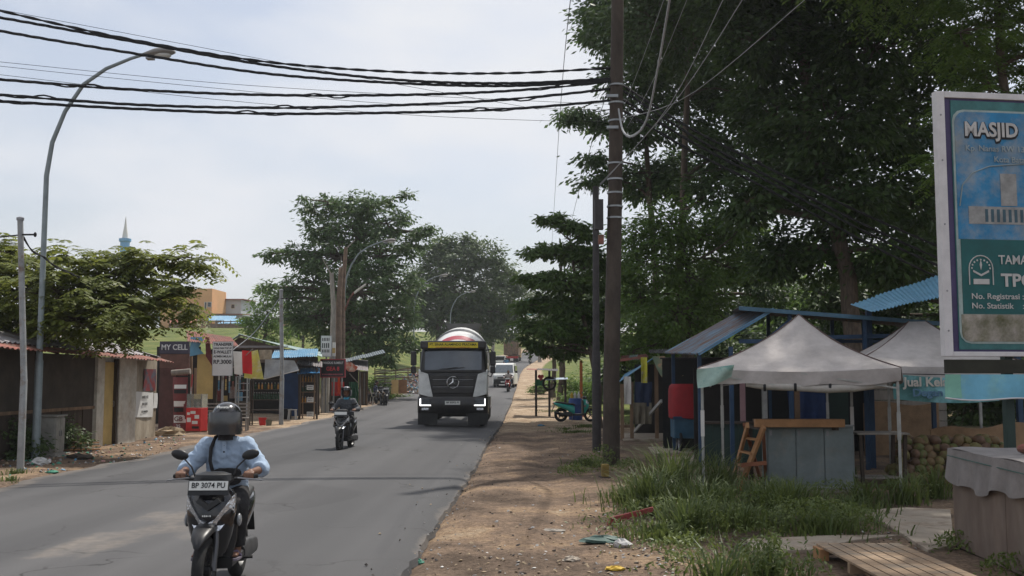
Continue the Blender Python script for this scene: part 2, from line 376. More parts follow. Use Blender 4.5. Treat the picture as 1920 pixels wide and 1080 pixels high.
def build_road():
    ys = axis(-30, 330, 4, 60, .25, 1.06); vs, dust = [], []
    us = [0, .012, .03, .06, .1, .16, .22, .28, .34, .4, .46, .52, .58, .64, .7, .76, .82, .88, .93, .96, .985, 1]
    rng_ = random.Random(3); W = len(us)+2
    for y in ys:
        b = bend(y); jl = .10*math.sin(y*.9)+.07*math.sin(y*2.3+1)+rng_.uniform(-.05, .05); jr = .03*math.sin(y*.31+2)+.012*math.sin(y*3.1)+rng_.uniform(-.03, .03)
        x0, x1 = RL+b+jl, RR+b+jr; zz = zr(y)
        row = [(x0-.02, y, zz-.06)]
        for u in us:
            x = x0+(x1-x0)*u
            row.append((x, y, zz+.045*min(1, (1-u)*40)**.6+.012+.035*math.sin(math.pi*u)-(.03 if u == 0 else 0)))
        row.append((x1+.025, y, zz-.06))
        for k, q in enumerate(row):
            vs.append(q); l = q[0]-x0; r = x1-q[0]
            d = .75*smooth01(.9, 0, l)+.5*smooth01(.25, 0, r)
            e = ((q[0]+4.4+.12*math.sin(y*2))/.62)**2+((y-11.6)/2.5)**2
            d += .60*smooth01(1.3, .2, e)+.5*smooth01(1.2, .2, ((q[0]+3.55)/.3)**2+((y-11.0)/1.6)**2)+.5*smooth01(1, .2, ((q[0]+7)/1.8)**2+((y-7.5)/.7)**2)+.35*smooth01(1, .2, ((q[0]+1.7)/.7)**2+((y-8.6)/.8)**2)
            dust.append(min(d, 1))
    fs = [(j*W+i, j*W+i+1, (j+1)*W+i+1, (j+1)*W+i) for j in range(len(ys)-1) for i in range(W-1)]
    me = bpy.data.meshes.new('road'); me.from_pydata(vs, [], fs)
    a = me.attributes.new('dust', 'FLOAT', 'POINT'); a.data.foreach_set('value', dust)
    me.polygons.foreach_set('use_smooth', [True]*len(me.polygons)); me.set_sharp_from_angle(angle=RAD(40)); me.materials.append(asphalt())
    o = bpy.data.objects.new('road', me); COL.objects.link(o); struct(o)
build_road()
def rz_(y): return zr(y)+.06
# ================================================================== FOLIAGE
def leaf_mesh(name, C, D, Nn, Ln, Wd, mat, parent, droop=.15):
    """C centres, D directions, Nn normals, Ln lengths, Wd widths (numpy arrays): one folded diamond leaf each"""
    n = len(C); S = np.cross(D, Nn); S /= np.maximum(np.linalg.norm(S, axis=1, keepdims=True), 1e-6); U = np.cross(S, D)
    l = Ln[:, None]; w_ = Wd[:, None]
    base = C-D*l*.5; tip = C+D*l*.5-U*l*droop; a = C-S*w_*.5+D*l*.04-U*w_*.15; b = C+S*w_*.5+D*l*.04-U*w_*.15
    V = np.stack([base, a, tip, b], 1).reshape(-1, 3).astype(np.float32)
    me = bpy.data.meshes.new(name); me.vertices.add(4*n); me.vertices.foreach_set('co', V.ravel())
    me.loops.add(4*n); me.loops.foreach_set('vertex_index', np.arange(4*n, dtype=np.int32))
    me.polygons.add(n); me.polygons.foreach_set('loop_start', np.arange(0, 4*n, 4, dtype=np.int32))
    try: me.polygons.foreach_set('loop_total', np.full(n, 4, dtype=np.int32))
    except Exception: pass
    me.update(calc_edges=True); me.materials.append(mat)
    o = bpy.data.objects.new(name, me); COL.objects.link(o)
    if parent: o.parent = parent
    return o
def unit(a): return a/np.maximum(np.linalg.norm(a, axis=1, keepdims=True), 1e-6)
def crown(blobs, rg, leaf, clump_r, per, density, flat=.55, up=.7, out_=.5, style='leaf'):
    """blobs: (centre, (rx,ry,rz)). returns leaf arrays and clump centres"""
    Cs, Ds, Ns, cl, own = [], [], [], [], []
    for bi, (c, r) in enumerate(blobs):
        c = np.array(c); r = np.array(r); area = 4*math.pi*((r[0]*r[1])**.8+(r[0]*r[2])**.8+(r[1]*r[2])**.8)/3
        k = max(4, int(area*density))
        d = unit(rg.normal(size=(k, 3))); rad = .45+.62*rg.random((k, 1))**.6
        cc = c+d*r*rad*(1+.10*rg.normal(size=(k, 1)))
        cl.append(cc); own += [bi]*k
        for q, dd in zip(cc, d):
            m = max(3, int(per*rg.uniform(.5, 1.4))); cr = clump_r*rg.uniform(.6, 1.35)
            if style == 'frond':
                nf = max(2, m//12)
                for _ in range(nf):
                    a = rg.uniform(0, 6.283); dr = np.array([math.cos(a), math.sin(a), rg.uniform(-.1, .35)])+dd*.5; dr /= np.linalg.norm(dr)
                    st = q+rg.normal(size=3)*cr*.3; t = (np.arange(12)//2+1)/6.0
                    pos = st+dr*cr*1.2*t[:, None]; pos[:, 2] -= cr*.5*t**2
                    sd_ = np.cross(dr, [0, 0, 1]); sd_ /= max(np.linalg.norm(sd_), 1e-6); sg = np.where(np.arange(12) % 2 == 0, 1, -1)[:, None]
                    D = unit(sd_*sg+dr*.45+np.array([0, 0, -.35])); pos = pos+D*leaf[0]*.45
                    Cs.append(pos); Ds.append(D); Ns.append(unit(np.array([0, 0, 1.])+dr*.3+rg.normal(size=(12, 3))*.25))
                continue
            off = rg.normal(size=(m, 3))*cr*np.array([.6, .6, .6*flat]); pos = q+off
            dr = unit(off*np.array([1, 1, .4])+dd*cr*.5+rg.normal(size=(m, 3))*cr*.3+np.array([0, 0, -cr*.35]))
            Cs.append(pos); Ds.append(dr); Ns.append(unit(np.array([0, 0, up])+dd*out_+rg.normal(size=(m, 3))*.45))
    C = np.concatenate(Cs); D = np.concatenate(Ds); Nn = np.concatenate(Ns); n = len(C)
    return C, D, Nn, leaf[0]*rg.uniform(.65, 1.25, n), leaf[1]*rg.uniform(.7, 1.25, n), np.concatenate(cl), own
BARK = M('bark', (.11,.085,.065), .95, var=.5, scale=6, bump=.8, bscale=18, stretch=(3,3,.6))
BARKP = M('pale_bark', (.30,.27,.23), .95, var=.4, scale=5, bump=.5, bscale=18, stretch=(3,3,.6))
def curve_pts(a, b, n, sag, rg):
    a, b = np.array(a), np.array(b); t = np.linspace(0, 1, n)[:, None]; o = rg.normal(size=3)*np.linalg.norm(b-a)*.07
    return [tuple(p) for p in a+(b-a)*t+np.sin(t*math.pi)*(o+np.array([0, 0, sag*np.linalg.norm(b-a)]))]
def tree(name, label, trunk, blobs, lmat, seed, leaf=(.22,.09), clump=.5, per=26, density=1.2, bark=None, group=None, style='leaf', flat=.55, twigs=.5, cat='tree', up=.7, trunk_r=.2):
    """trunk: list of points from the foot up; limbs run from it to each blob and twigs on to the leaf clumps"""
    rg = np.random.default_rng(seed); base = Vector(trunk[0]); root = thing(name, label, cat, base, group=group)
    blobs = [(Vector(c)-base, r) for c, r in blobs]; tp = [Vector(p)-base for p in trunk]; mb = MB(); k = len(tp)
    fine = []
    for i in range(k-1):
        for j in range(3): fine.append(tp[i].lerp(tp[i+1], j/3)+Vector(rg.normal(size=3))*trunk_r*.12*(1 if i+j else 0))
    fine.append(tp[-1]); n = len(fine)
    rs = [trunk_r*(1.35 if i == 0 else 1.0-.62*i/(n-1)) for i in range(n)]
    mb.tube(fine, rs, 9)
    C, D, Nn, Ln, Wd, cl, own = crown(blobs, rg, leaf, clump, per, density, flat, up=up, style=style)
    for bi, (c, r) in enumerate(blobs):
        i = min(range(max(1, n//3), n), key=lambda q: (fine[q]-c).length+max(0, fine[q].z-c.z)*1.5)
        p0 = fine[i]; L = (c-p0).length
        if L > .3: mb.tube(curve_pts(p0, c, 6, .06, rg), [max(.018, rs[i]*.55*(1-.75*t/5)) for t in range(6)], 6)
        mine = [q for q, o_ in zip(cl, own) if o_ == bi]
        for q in mine[:int(len(mine)*twigs)]:
            mb.tube(curve_pts(c, q, 4, .03, rg), [max(.012, rs[i]*.18), max(.010, rs[i]*.13), .009, .006], 4, cap=False)
    mb.build('trunk', bark or BARK, root, smooth=True)
    leaf_mesh('crown', C, D, Nn, Ln, Wd, lmat, root)
    return root
def pb(Y, *lst, zf=.8, df=.9):
    """blobs read off the photograph as (x, y, radius[, depth offset, flatness]) at a tree standing at depth Y"""
    out_ = []
    for q in lst:
        dy = q[3] if len(q) > 3 else 0; fl = q[4] if len(q) > 4 else zf
        r = q[2]*(Y+dy)/F; out_.append((at(q[0], q[1], Y+dy), (r, r*df, r*fl)))
    return out_
# ================================================================== TREES
LF_DARK = leafmat('leaf_grove', (0.023,0.049,0.014), (0.080,0.138,0.035), .32)
LF_MID = leafmat('leaf_mid', (0.039,0.072,0.026), (0.111,0.163,0.052), .38)
LF_OLIVE = leafmat('leaf_feathery', (0.081,0.113,0.023), (0.203,0.230,0.049), .50, (0.235,0.161,0.053))
LF_BRIGHT = leafmat('leaf_bright', (0.061,0.128,0.024), (0.169,0.270,0.061), .48)
LF_BLUE = leafmat('leaf_greyish', (0.042,0.087,0.031), (0.123,0.196,0.067), .36)
LF_PALE = leafmat('leaf_pale', (.055,.08,.035), (.15,.18,.085), .36)
def G(x, y): return Vector((x, y, H(x, y)-.05))
# feathery tree over the shed on the left
tree('flame_tree', 'low spreading feathery-leaved tree leaning over the red-edged shed roof',
     [G(-12.1,24.2), (-12.2,24.3,1.6), (-11.7,24.3,2.9), (-11.2,24.2,3.6), (-10.6,24.4,4.1)],
     pb(24, (-60,545,95,0,.7), (40,560,85,.5,.7), (110,545,80,-.8,.7), (190,535,75,0,.65), (255,540,62,.8,.65), (320,555,46,-.5,.55), (352,585,24,.4,.5), (230,590,58,-1,.5), (140,600,60,-1.2,.5), (60,500,52,1,.5),
        (125,478,32,0,.5), (210,485,36,.5,.5), (270,480,30,0,.45), (300,484,28,0,.45), (335,487,24,-.2,.4), (365,487,17,-.2,.4), (385,488,13,-.2,.4), (215,622,30,-1,.4), (0,470,36,1,.5), (130,585,60,1.5,.7)),
     LF_OLIVE, 11, leaf=(.17,.075), clump=.36, per=84, density=4.6, style='frond', twigs=.7, trunk_r=.21)
# tall dark tree behind the barber stall
tree('shade_tree', 'tall dark tree with long upswept limbs behind the barber stall',
     [G(-11.4,64), (-11.6,64,2.5), (-11.5,64,4.5), (-11.2,64,7), (-11.0,64,10), (-10.8,64,12)],
     pb(63, (655,385,30), (620,385,26,1), (690,385,28,-1), (735,378,15), (765,367,10), (585,392,18), (570,374,8), (660,425,55), (600,430,42,1), (725,420,32,-1), (755,408,16), (790,440,24), (812,430,9), (640,480,75), (560,480,34), (520,480,16), (500,478,9), (710,480,55,-1), (770,460,32,1),
        (590,530,50,1.5), (540,560,26), (670,545,70,-1.5), (740,540,55,1), (600,590,52), (560,600,30), (670,615,62,-1), (745,600,48), (720,650,40,-1.5), (610,640,32,1), (765,640,26,1), (690,665,30,-1.8), (505,540,14,1), (535,548,18,1)),
     LF_BLUE, 12, leaf=(.32,.12), clump=.46, per=27, density=2.7, flat=.45, trunk_r=.55, twigs=.35)
tree('shade_tree', 'broad round-topped green tree on the grass bank behind the lorry',
     [G(-11,122), (-11,122,6), (-11,122,9), (-10.5,122,12)],
     pb(122, (860,490,45), (820,480,30), (905,480,36), (940,510,34), (800,530,45), (860,550,65), (920,560,52), (965,540,22), (830,600,48), (890,610,50), (790,590,38), (940,610,34), (870,455,22), (830,455,18), (970,590,16), (770,560,22)),
     LF_MID, 13, leaf=(.5,.24), clump=.8, per=26, density=1.7, trunk_r=.5, twigs=.2)
tree('roadside_tree', 'slim pale-trunked tree with thin open foliage beyond the lorry',
     [G(-5.5,150), (-5.5,150,8), (-5.2,150,13), (-5,150,17)],
     pb(150, (905,560,26), (920,530,24), (945,560,28), (935,590,24), (900,595,22), (960,580,18), (965,545,14), (925,615,18), (955,610,16)), LF_PALE, 14, leaf=(.5,.2), clump=.85, per=15, density=.7, bark=BARKP, trunk_r=.28)
tree('roadside_tree', 'slim pale-trunked tree standing behind the small broad-leaved tree',
     [G(1.5,170), (1.5,170,8), (1.6,170,15)],
     pb(170, (985,560,24), (1000,600,22), (975,590,18), (1010,570,22), (1030,590,24), (1000,630,14)), LF_PALE, 15, leaf=(.5,.2), clump=.9, per=15, density=.7, bark=BARKP, trunk_r=.28)
tree('mango_tree', 'small glossy bright green tree rising behind the teal gable roof',
     [G(-19.8,76), (-19.8,76,4.5), (-19.6,76,6.5)],
     pb(76, (495,560,22), (480,590,26), (510,595,30), (470,620,18), (500,630,32), (535,625,24), (490,545,12), (465,600,14), (520,570,16)), LF_BRIGHT, 16, leaf=(.36,.12), clump=.5, per=22, density=1.8, trunk_r=.2)
tree('young_tree', 'small fork-trunked tree on the grass slope below the houses',
     [G(-20.5,92), (-20.5,92,5.2), (-20.2,92,7)],
     pb(92, (555,612,22), (580,600,22), (545,590,16), (575,625,18), (600,615,16), (525,600,12)), LF_MID, 17, leaf=(.38,.15), clump=.6, per=18, density=1.4, trunk_r=.15)
for i, (px, Y, ht) in enumerate(((250,215,7), (330,230,6), (590,215,8), (645,225,9), (700,240,8), (760,250,9), (840,262,11), (905,270,10), (960,285,11), (1030,270,13), (1090,240,14), (1130,200,13))):
    x = at(px, 600, Y).x; z = H(x, Y); rg = random.Random(i)
    bl = [((x+rg.uniform(-3.4,3.4), Y+rg.uniform(-2,2), z+ht*rg.uniform(.35,.9)), (rg.uniform(1.6,2.8), 2.2, rg.uniform(1.3,2.2))) for _ in range(8)]
    tree('ridge_tree', 'distant bushy tree in the row along the grass ridge', [(x, Y, z-.1), (x+.2, Y, z+ht*.5), (x, Y, z+ht*.8)], bl, (LF_MID, LF_BLUE, LF_PALE)[i % 3], 40+i,
         leaf=(.7,.34), clump=1.0, per=12, density=.55, trunk_r=.25, twigs=.1, group='trees along the grass ridge')
# small broad-leaved tree by the verge
tree('pulai_tree', 'small tiered tree with drooping broad leaves beside the steel pole',
     [(2.38,36,-.05), (2.36,36,1.4), (2.2,36,2.2), (1.95,36,3.4), (1.6,36,5.2), (1.4,36,6.6)],
     pb(36, (1020,412,14,0,.5), (1045,412,18,.3,.5), (1075,425,22,0,.5), (1095,440,24,0,.5), (1000,475,20,-.3,.45), (1030,470,32,0,.4), (1070,475,40,.5,.45), (1105,480,30,0,.5), (985,520,16,0,.45), (1010,525,32,0,.4), (1060,530,48,-.5,.45), (1110,530,36,0,.5),
        (975,575,18,0,.5), (1010,570,34,.5,.45), (1060,580,52,0,.5), (1115,585,36,.5,.6), (990,612,26,0,.5), (1040,620,42,-.6,.5), (1090,630,42,.4,.5), (1000,650,14,0,.6), (1020,655,18,.3,.7), (1065,660,26,.5,.5), (985,640,10,.2,.7), (1135,640,30,.6,.6), (1130,500,26,.6,.6)),
     leafmat('leaf_broad', (.035,.075,.020), (.13,.21,.05), .42), 18, leaf=(.25,.085), clump=.27, per=22, density=10.0, flat=.45, trunk_r=.12, twigs=.5)
for i, (px, Y, r) in enumerate(((1036,66,.17), (1050,58,.19))):
    p = at(px, 700, Y); z = H(p.x, Y)
    tree('verge_tree', ('slender bare-stemmed tree beyond the tyre repair stall', 'slightly thicker bare-stemmed tree right behind the tyre repair stall')[i], [(p.x, Y, z-.05), (p.x+.1, Y, z+2), (p.x, Y, z+4.5), (p.x+.2, Y, z+6)],
         pb(Y, (px,585,30), (px+26,600,28), (px-16,615,24), (px+10,560,26), (px+40,640,24)), LF_MID, 60+i, leaf=(.3,.12), clump=.5, per=20, density=1.5, trunk_r=r)
# the grove on the right
GR = 'tall trees of the dark grove behind the stalls'
tree('grove_tree', 'tall grove tree with forked pale limbs right behind the utility pole',
     [G(5.6,46), (5.7,46,4), (5.6,46,7.5), (5.3,46,11), (5.2,46,15)],
     pb(46, (1140,60,55,0,.7), (1190,40,70,1), (1180,150,60,-1,.7), (1250,110,80,1), (1120,20,30), (1150,-40,60), (1240,-60,90), (1330,40,90,1), (1090,215,28,0,.45), (1060,222,18,0,.45), (1125,235,30,.5,.5), (1190,250,50,0,.6), (1110,300,26,0,.5), (1150,330,34,0,.6), (1105,345,18,0,.5), (1210,340,50,1), (1290,220,75,-1), (1270,330,60,1), (1340,150,70), (1300,-120,110), (1180,-140,90), (1400,0,80,1.5)),
     LF_BLUE, 21, leaf=(.29,.125), clump=.55, per=40, density=3.4, trunk_r=.22, twigs=.35, group=None)
tree('grove_tree', 'huge dark grove tree with a leaning trunk behind the two canopy tents',
     [G(10.8,34), (10.6,34,4), (10.2,34,7), (9.4,34,10), (9,34,14), (9,34,18)],
     pb(34, (1420,80,100,0), (1520,60,120,1), (1640,90,120,-1), (1450,220,85,1), (1560,230,110,-1), (1680,240,100,1), (1400,-60,130), (1550,-110,150,1), (1700,-60,140,-1), (1480,340,70,1), (1600,370,85,-1), (1700,380,80,1), (1400,380,55,-1), (1540,460,70,1), (1660,480,75), (1460,480,55,1), (1480,-260,170), (1640,-270,170), (1780,130,90,1))+[((x,y,z),(3.0,3.0,2.0)) for x,y,z in ((8,31,17),(11,30,18.5),(14,32,17),(10,34,20),(13,28,16.5),(7,28.5,15.5),(12,35,21))],  # last masses sit above the view, added to shade the tents
     LF_DARK, 22, leaf=(.29,.13), clump=.55, per=42, density=3.3, trunk_r=.33, twigs=.3)
tree('grove_tree', 'grove tree with light green feathery sprays hanging beside the mosque signboard',
     [G(13.5,27), (13.4,27,3.5), (13,27,7), (12.6,27,10), (12.5,27,14)],
     pb(27, (1800,60,80,-1,.6), (1880,40,100,0,.6), (1860,170,90,0,.6), (1780,220,40,-1,.5), (1940,120,110,.5), (1760,300,36,-.6,.5), (1760,310,20,-1,.5), (1900,-80,140), (1780,-70,110), (1960,260,100), (1840,330,70,1), (2050,50,140), (1900,430,80,1.5), (2020,380,110,1))+[((x,y,z),(2.6,2.6,1.5)) for x,y,z in ((9.5,20,15.5),(8,21,14.5),(11,17,14.5),(8.5,16.5,14),(11,24,14),(14,24,15.5),(17,26,15),(15,21,14),(12,27,16.5),(17,22,16),(10,26.5,13),(14,18,13.5),(17,18,14.5),(20,20,15),(16,28,18))],  # listed high masses are added out of view to shade stalls and weeds
     LF_BRIGHT, 23, leaf=(.18,.07), clump=.45, per=72, density=2.4, style='frond', trunk_r=.2, twigs=.35)
tree('grove_tree', 'sunlit leafy tree filling the gap between the pole and the rusty shelter roof',
     [G(5.9,38.5), (5.9,38.5,2), (6.0,38.5,4), (5.9,38.5,6)],
     pb(38.5, (1200,440,50), (1260,420,60), (1320,440,55,1), (1230,500,55,-1), (1300,520,60), (1360,500,50,1), (1200,560,45), (1270,590,60,-1), (1340,590,55), (1200,620,40,1), (1180,500,35), (1390,420,50), (1180,660,30), (1250,650,40)),
     LF_BRIGHT, 24, leaf=(.21,.095), clump=.40, per=32, density=4.2, trunk_r=.25)
tree('grove_tree', 'dark thick-trunked grove tree behind the rusty shelter roof',
     [G(6.2,42), (6.2,42,3), (6.1,42,6), (6.4,42,10), (6.6,42,15)],
     pb(42, (1370,280,70), (1430,330,70,1), (1330,360,50,-1), (1390,440,60), (1450,560,50,2), (1340,300,50), (1400,180,80,1), (1500,300,80,2), (1420,520,45), (1300,-230,150), (1440,-220,150))+[((x,y,z),(2.8,2.8,1.8)) for x,y,z in ((6,40,17),(9,40,18),(7,36,16),(5,38,15),(9,44,19))],
     LF_DARK, 25, leaf=(.28,.12), clump=.55, per=34, density=2.5, trunk_r=.27, twigs=.3)
tree('grove_tree', 'dark grove tree with bare lower stem behind the blue corrugated awning',
     [G(17.5,40), (17.4,40,4), (17.2,40,8), (17,40,13)],
     pb(40, (1560,560,60), (1640,560,60,1), (1720,520,70,-1), (1800,480,80), (1740,400,80,1), (1650,640,50,1), (1560,650,50,1), (1480,640,45,2), (1880,520,90,1), (1760,-180,180), (1900,-160,180), (1950,600,90), (1820,620,70)),
     LF_DARK, 26, leaf=(.30,.14), clump=.55, per=38, density=2.8, trunk_r=.22, twigs=.3)
for i, (px, Y) in enumerate(((1180,84), (1260,78), (1360,72), (1470,66), (1580,64), (1700,60), (1830,56), (1960,52))):
    x = at(px, 600, Y).x; z = H(x, Y); rg = random.Random(90+i)
    bl = [((x+rg.uniform(-3.6,3.6), Y+rg.uniform(-2,2), z+rg.uniform(.8,9)), (rg.uniform(1.3,2.2), 1.6, rg.uniform(1,1.7))) for _ in range(13)]
    tree('understorey_tree', 'leafy understorey tree crowding the back of the grove', [(x, Y, z-.1), (x+.2, Y, z+4), (x, Y, z+8)], bl, (LF_MID, LF_BRIGHT, LF_DARK)[i % 3], 70+i,
         leaf=(.42,.19), clump=.65, per=24, density=1.5, trunk_r=.18, twigs=.15, group='understorey trees behind the grove')
# shrubs beyond the tyre stall
for i, (px, py, Y, r) in enumerate(((1085,728,58,1.3), (1115,722,60,1.5), (1130,690,70,2.2), (1070,735,52,.8), (1020,715,70,.9), (700,712,62,1.2), (720,700,66,1.4), (20,800,22.6,.8), (45,835,22.3,.5), (110,790,25,.7))):
    x = at(px, py, Y).x; z = H(x, Y); rg = np.random.default_rng(i+300)
    bl = [((x+rg.uniform(-r,r)*.7, Y+rg.uniform(-r,r)*.5, z+r*rg.uniform(.25,.85)), (r*.5, r*.5, r*.42)) for _ in range(5)]
    lab = ('lush green roadside shrub beyond the turquoise scooter', 'leafy green shrub growing against the bamboo lattice', 'dark green shrub at the foot of the shed wall')[0 if i < 5 else 1 if i < 7 else 2]
    tree('shrub', lab, [(x, Y, z-.05), (x, Y, z+r*.4), (x+.05, Y, z+r*.8)], bl, (LF_BRIGHT if i < 7 else LF_MID), 320+i, leaf=(.2,.07) if i < 7 else (.11,.05), clump=r*.25, per=24, density=3.5 if i < 7 else 8, trunk_r=.04, cat='shrub', group=('shrubs beyond the scooter', 'shrubs by the lattice', 'shrubs by the shed')[0 if i < 5 else 1 if i < 7 else 2])

# thicket at the foot of the grove
for i in range(15):
    px = 1165+i*58; Y = 50-i*.75+3*math.sin(i*2.1); x = at(px, 700, Y).x; z = H(x, Y); rg = np.random.default_rng(i+500)
    bl = [((x+rg.uniform(-1.6,1.6), Y+rg.uniform(-.8,.8), z+rg.uniform(.4,3.2)), (rg.uniform(.7,1.1), .9, rg.uniform(.6,.9))) for _ in range(8)]
    tree('thicket_bush', 'dense bush in the dark thicket at the foot of the grove', [(x, Y, z-.05), (x+.1, Y, z+1.2), (x, Y, z+2.6)], bl, (LF_DARK, LF_MID)[i % 2], 520+i, leaf=(.30,.14), clump=.45, per=20, density=2.6, trunk_r=.06, twigs=.1, cat='bush', group='thicket bushes at the foot of the grove')
# ================================================================== VEHICLES AND PEOPLE
BLACK = M('black_plastic', (.012,.012,.013), .42, var=.2, spec=.5)
GLOSS = M('black_gloss', (.010,.010,.012), .16, var=.1, coat=.6)
RUB = M('tyre_rubber', (.018,.018,.018), .85, var=.3, scale=20, bump=.3, bscale=90)
CHROME = M('chrome', (.62,.62,.62), .22, 1.0, var=.1)
STEEL = M('grey_steel', (.28,.28,.29), .45, .6, var=.3)
LENS = M('lamp_lens', (.72,.74,.77), .14, .75, var=.5, scale=28, bump=.6, bscale=45)
LED = M('lit_lamp', (.9,.9,.9), .3, var=0, emit=((1,1,1), 2.2))
WHITEP = M('white_paint', (.70,.70,.68), .38, var=.12, scale=1.5, coat=.2)
PLATEW = M('plate_white', (.72,.72,.68), .5, var=.1)
INK = M('black_ink', (.015,.015,.017), .7, var=.1)
REDP = M('red_paint', (.45,.025,.025), .35, var=.15, coat=.3)
ORANGE = M('orange_lens', (.75,.22,.03), .25, var=.1)
SKIN = M('skin_brown', (.17,.085,.052), .55, var=.15, scale=9)
GLASS = M('dark_glass', (.020,.023,.026), .06, var=.1, spec=.8)
def sxz(y, cx, cz, rx, rz, n=16, p=2.6):
    out_ = []
    for j in range(n):
        a = 2*math.pi*j/n; c, s = math.cos(a), math.sin(a)
        out_.append(Vector((cx+rx*abs(c)**(2/p)*(1 if c > 0 else -1), y, cz+rz*abs(s)**(2/p)*(1 if s > 0 else -1))))
    return out_
def sxy(z, cx, cy, rx, ry, n=16, p=2.4):
    return [Vector((q.x, q.z, z)) for q in sxz(0, cx, cy, rx, ry, n, p)]
def wheel(root, x, y, z, r, w_, name='wheel', rim=None, spokes=5, hub=.35):
    prof = []
    for k in range(12):
        a = 2*math.pi*k/12; prof.append((r-w_*.55+w_*.55*math.cos(a), w_*.5*math.sin(a)))
    t = MB().lathe(prof, (x, y, z), 28, 'x', closed=True).build(name, RUB, root, smooth=True)
    m = MB(); ri = r-w_*1.0
    m.lathe([(ri, -w_*.4), (ri+.012, -w_*.42), (ri+.012, w_*.42), (ri, w_*.4), (ri-.02, 0)], (x, y, z), 24, 'x', closed=True)
    m.lathe([(.03, -w_*.6), (.045, -w_*.5), (.045, w_*.5), (.03, w_*.6)], (x, y, z), 12, 'x')
    for k in range(spokes):
        a = 2*math.pi*k/spokes+.3; m.bar((x, y+.03*math.cos(a), z+.03*math.sin(a)), (x, y+ri*math.cos(a), z+ri*math.sin(a)), .03, .022, (1,0,0))
    m.build('rim', rim or BLACK, t, smooth=True)
    return t
def scooter(label, loc, rz, body=GLOSS, plate='BP 3074 PU', lit=False, group=None, lean=0, stand=False, detail=True, panel=None):
    """faces -Y; origin on the ground under its middle"""
    o = thing('scooter', label, 'scooter', loc, rz, group); o.scale = (.95,)*3; panel = panel or body
    if lean: o.rotation_euler = (0, lean, rz)
    wheel(o, 0, -.63, .285, .285, .095); wheel(o, 0, .62, .285, .285, .105)
    m = MB()
    for s in (-1, 1): m.tube([(s*.075, -.63, .285), (s*.075, -.56, .50), (s*.06, -.50, .68)], .022, 8)
    m.tube([(0, -.50, .6), (0, -.38, .98)], .03, 8); m.build('fork', M('fork_grey', (.10,.10,.105), .4, .6, var=.2), o, smooth=True)
    MB().loft([sxz(y, 0, z, rx, rz_) for y, z, rx, rz_ in ((-.90,.52,.025,.02), (-.84,.575,.06,.03), (-.70,.615,.085,.035), (-.58,.625,.085,.04), (-.47,.60,.075,.05), (-.42,.53,.06,.04))]).build('front_mudguard', BLACK, o, smooth=True)
    MB().loft([sxy(z, 0, cy, rx, ry, 20, 2.2) for z, cy, rx, ry in ((.36,-.36,.10,.05), (.45,-.38,.14,.08), (.56,-.41,.175,.12), (.66,-.43,.195,.135), (.78,-.42,.205,.13), (.87,-.40,.185,.11), (.93,-.37,.13,.08))]).build('front_cowl', body, o, smooth=True)
    h = MB()
    for s in (-1, 1):
        h.poly([(s*.195,-.46,.885), (s*.14,-.54,.80), (s*.06,-.585,.69), (s*.0,-.60,.655), (s*.0,-.60,.575), (s*.10,-.56,.60), (s*.20,-.46,.74)], .06)
    hl_ = h.ell((0, -.54, .625), (.075, .035, .038)).build('headlight', LENS, o)
    if lit:
        for s in (-1, 1): MB().ell((s*.055, -.60, .612), (.045, .02, .028)).build('bulb', LED, hl_)
    for s in (-1, 1): MB().ell((s*.215, -.36, .66), (.022, .05, .055)).build('turn_signal', M('signal_clear', (.26,.27,.28), .15, .2, var=.4, scale=30), o, smooth=True)
    MB().poly([(-.10,-.56,.83), (0,-.585,.76), (.10,-.56,.83), (.075,-.56,.86), (0,-.58,.81), (-.075,-.56,.86)], .05).build('cowl_chevron', BLACK, o)
    # inner shield, floor, tail, seat
    MB().loft([sxy(z, 0, cy, rx, .03, 16, 4) for z, cy, rx in ((.33,-.30,.15), (.5,-.30,.19), (.75,-.29,.20), (.9,-.29,.15))]).build('leg_shield', BLACK, o, smooth=True)
    MB().loft([sxz(y, 0, .30, .17, .045, 16, 4) for y in (-.36,-.2,0,.14)]).build('footboard', BLACK, o, smooth=True, bevel=0)
    MB().loft([sxz(y, 0, z, rx, rz_) for y, z, rx, rz_ in ((.05,.46,.10,.17), (.15,.52,.14,.19), (.35,.60,.165,.13), (.60,.67,.16,.10), (.82,.73,.12,.07), (.95,.77,.06,.035))]).build('tail_body', panel, o, smooth=True)
    MB().loft([sxz(y, 0, z, rx, rz_) for y, z, rx, rz_ in ((.02,.70,.09,.04), (.12,.735,.13,.045), (.35,.74,.145,.045), (.5,.77,.14,.05), (.75,.80,.12,.045), (.86,.81,.07,.03))]).build('seat', M('seat_vinyl', (.02,.02,.02), .6, var=.2), o, smooth=True)
    m = MB(); m.loft([sxz(y, .12, z, .055, r) for y, z, r in ((.12,.30,.07), (.25,.31,.10), (.5,.30,.09), (.7,.29,.08))]); m.b2(-.1,.1,.15,.5,.24,.42)
    m.build('engine', M('engine_dark', (.075,.075,.078), .5, .5, var=.4, scale=9), o, smooth=True)
    m = MB().tube([(-.05,.2,.25), (-.12,.35,.24), (-.15,.5,.28), (-.15,.92,.40)], [.02,.022,.05,.055], 10); m.build('exhaust', BLACK, o, smooth=True)
    MB().bar((-.15,.55,.36), (-.15,.86,.44), .10, .02).build('exhaust_guard', CHROME, o)
    MB().bar((0, .9, .70), (0, 1.02, .38), .16, .015).build('rear_mudguard', BLACK, o)
    MB().ell((0, .95, .76), (.08, .03, .035)).build('tail_light', REDP, o, smooth=True)
    m = MB(); m.tube([(-.34,-.30,1.015), (-.18,-.36,1.0), (0,-.38,.99), (.18,-.36,1.0), (.34,-.30,1.015)], .014, 8); m.build('handlebar', BLACK, o, smooth=True)
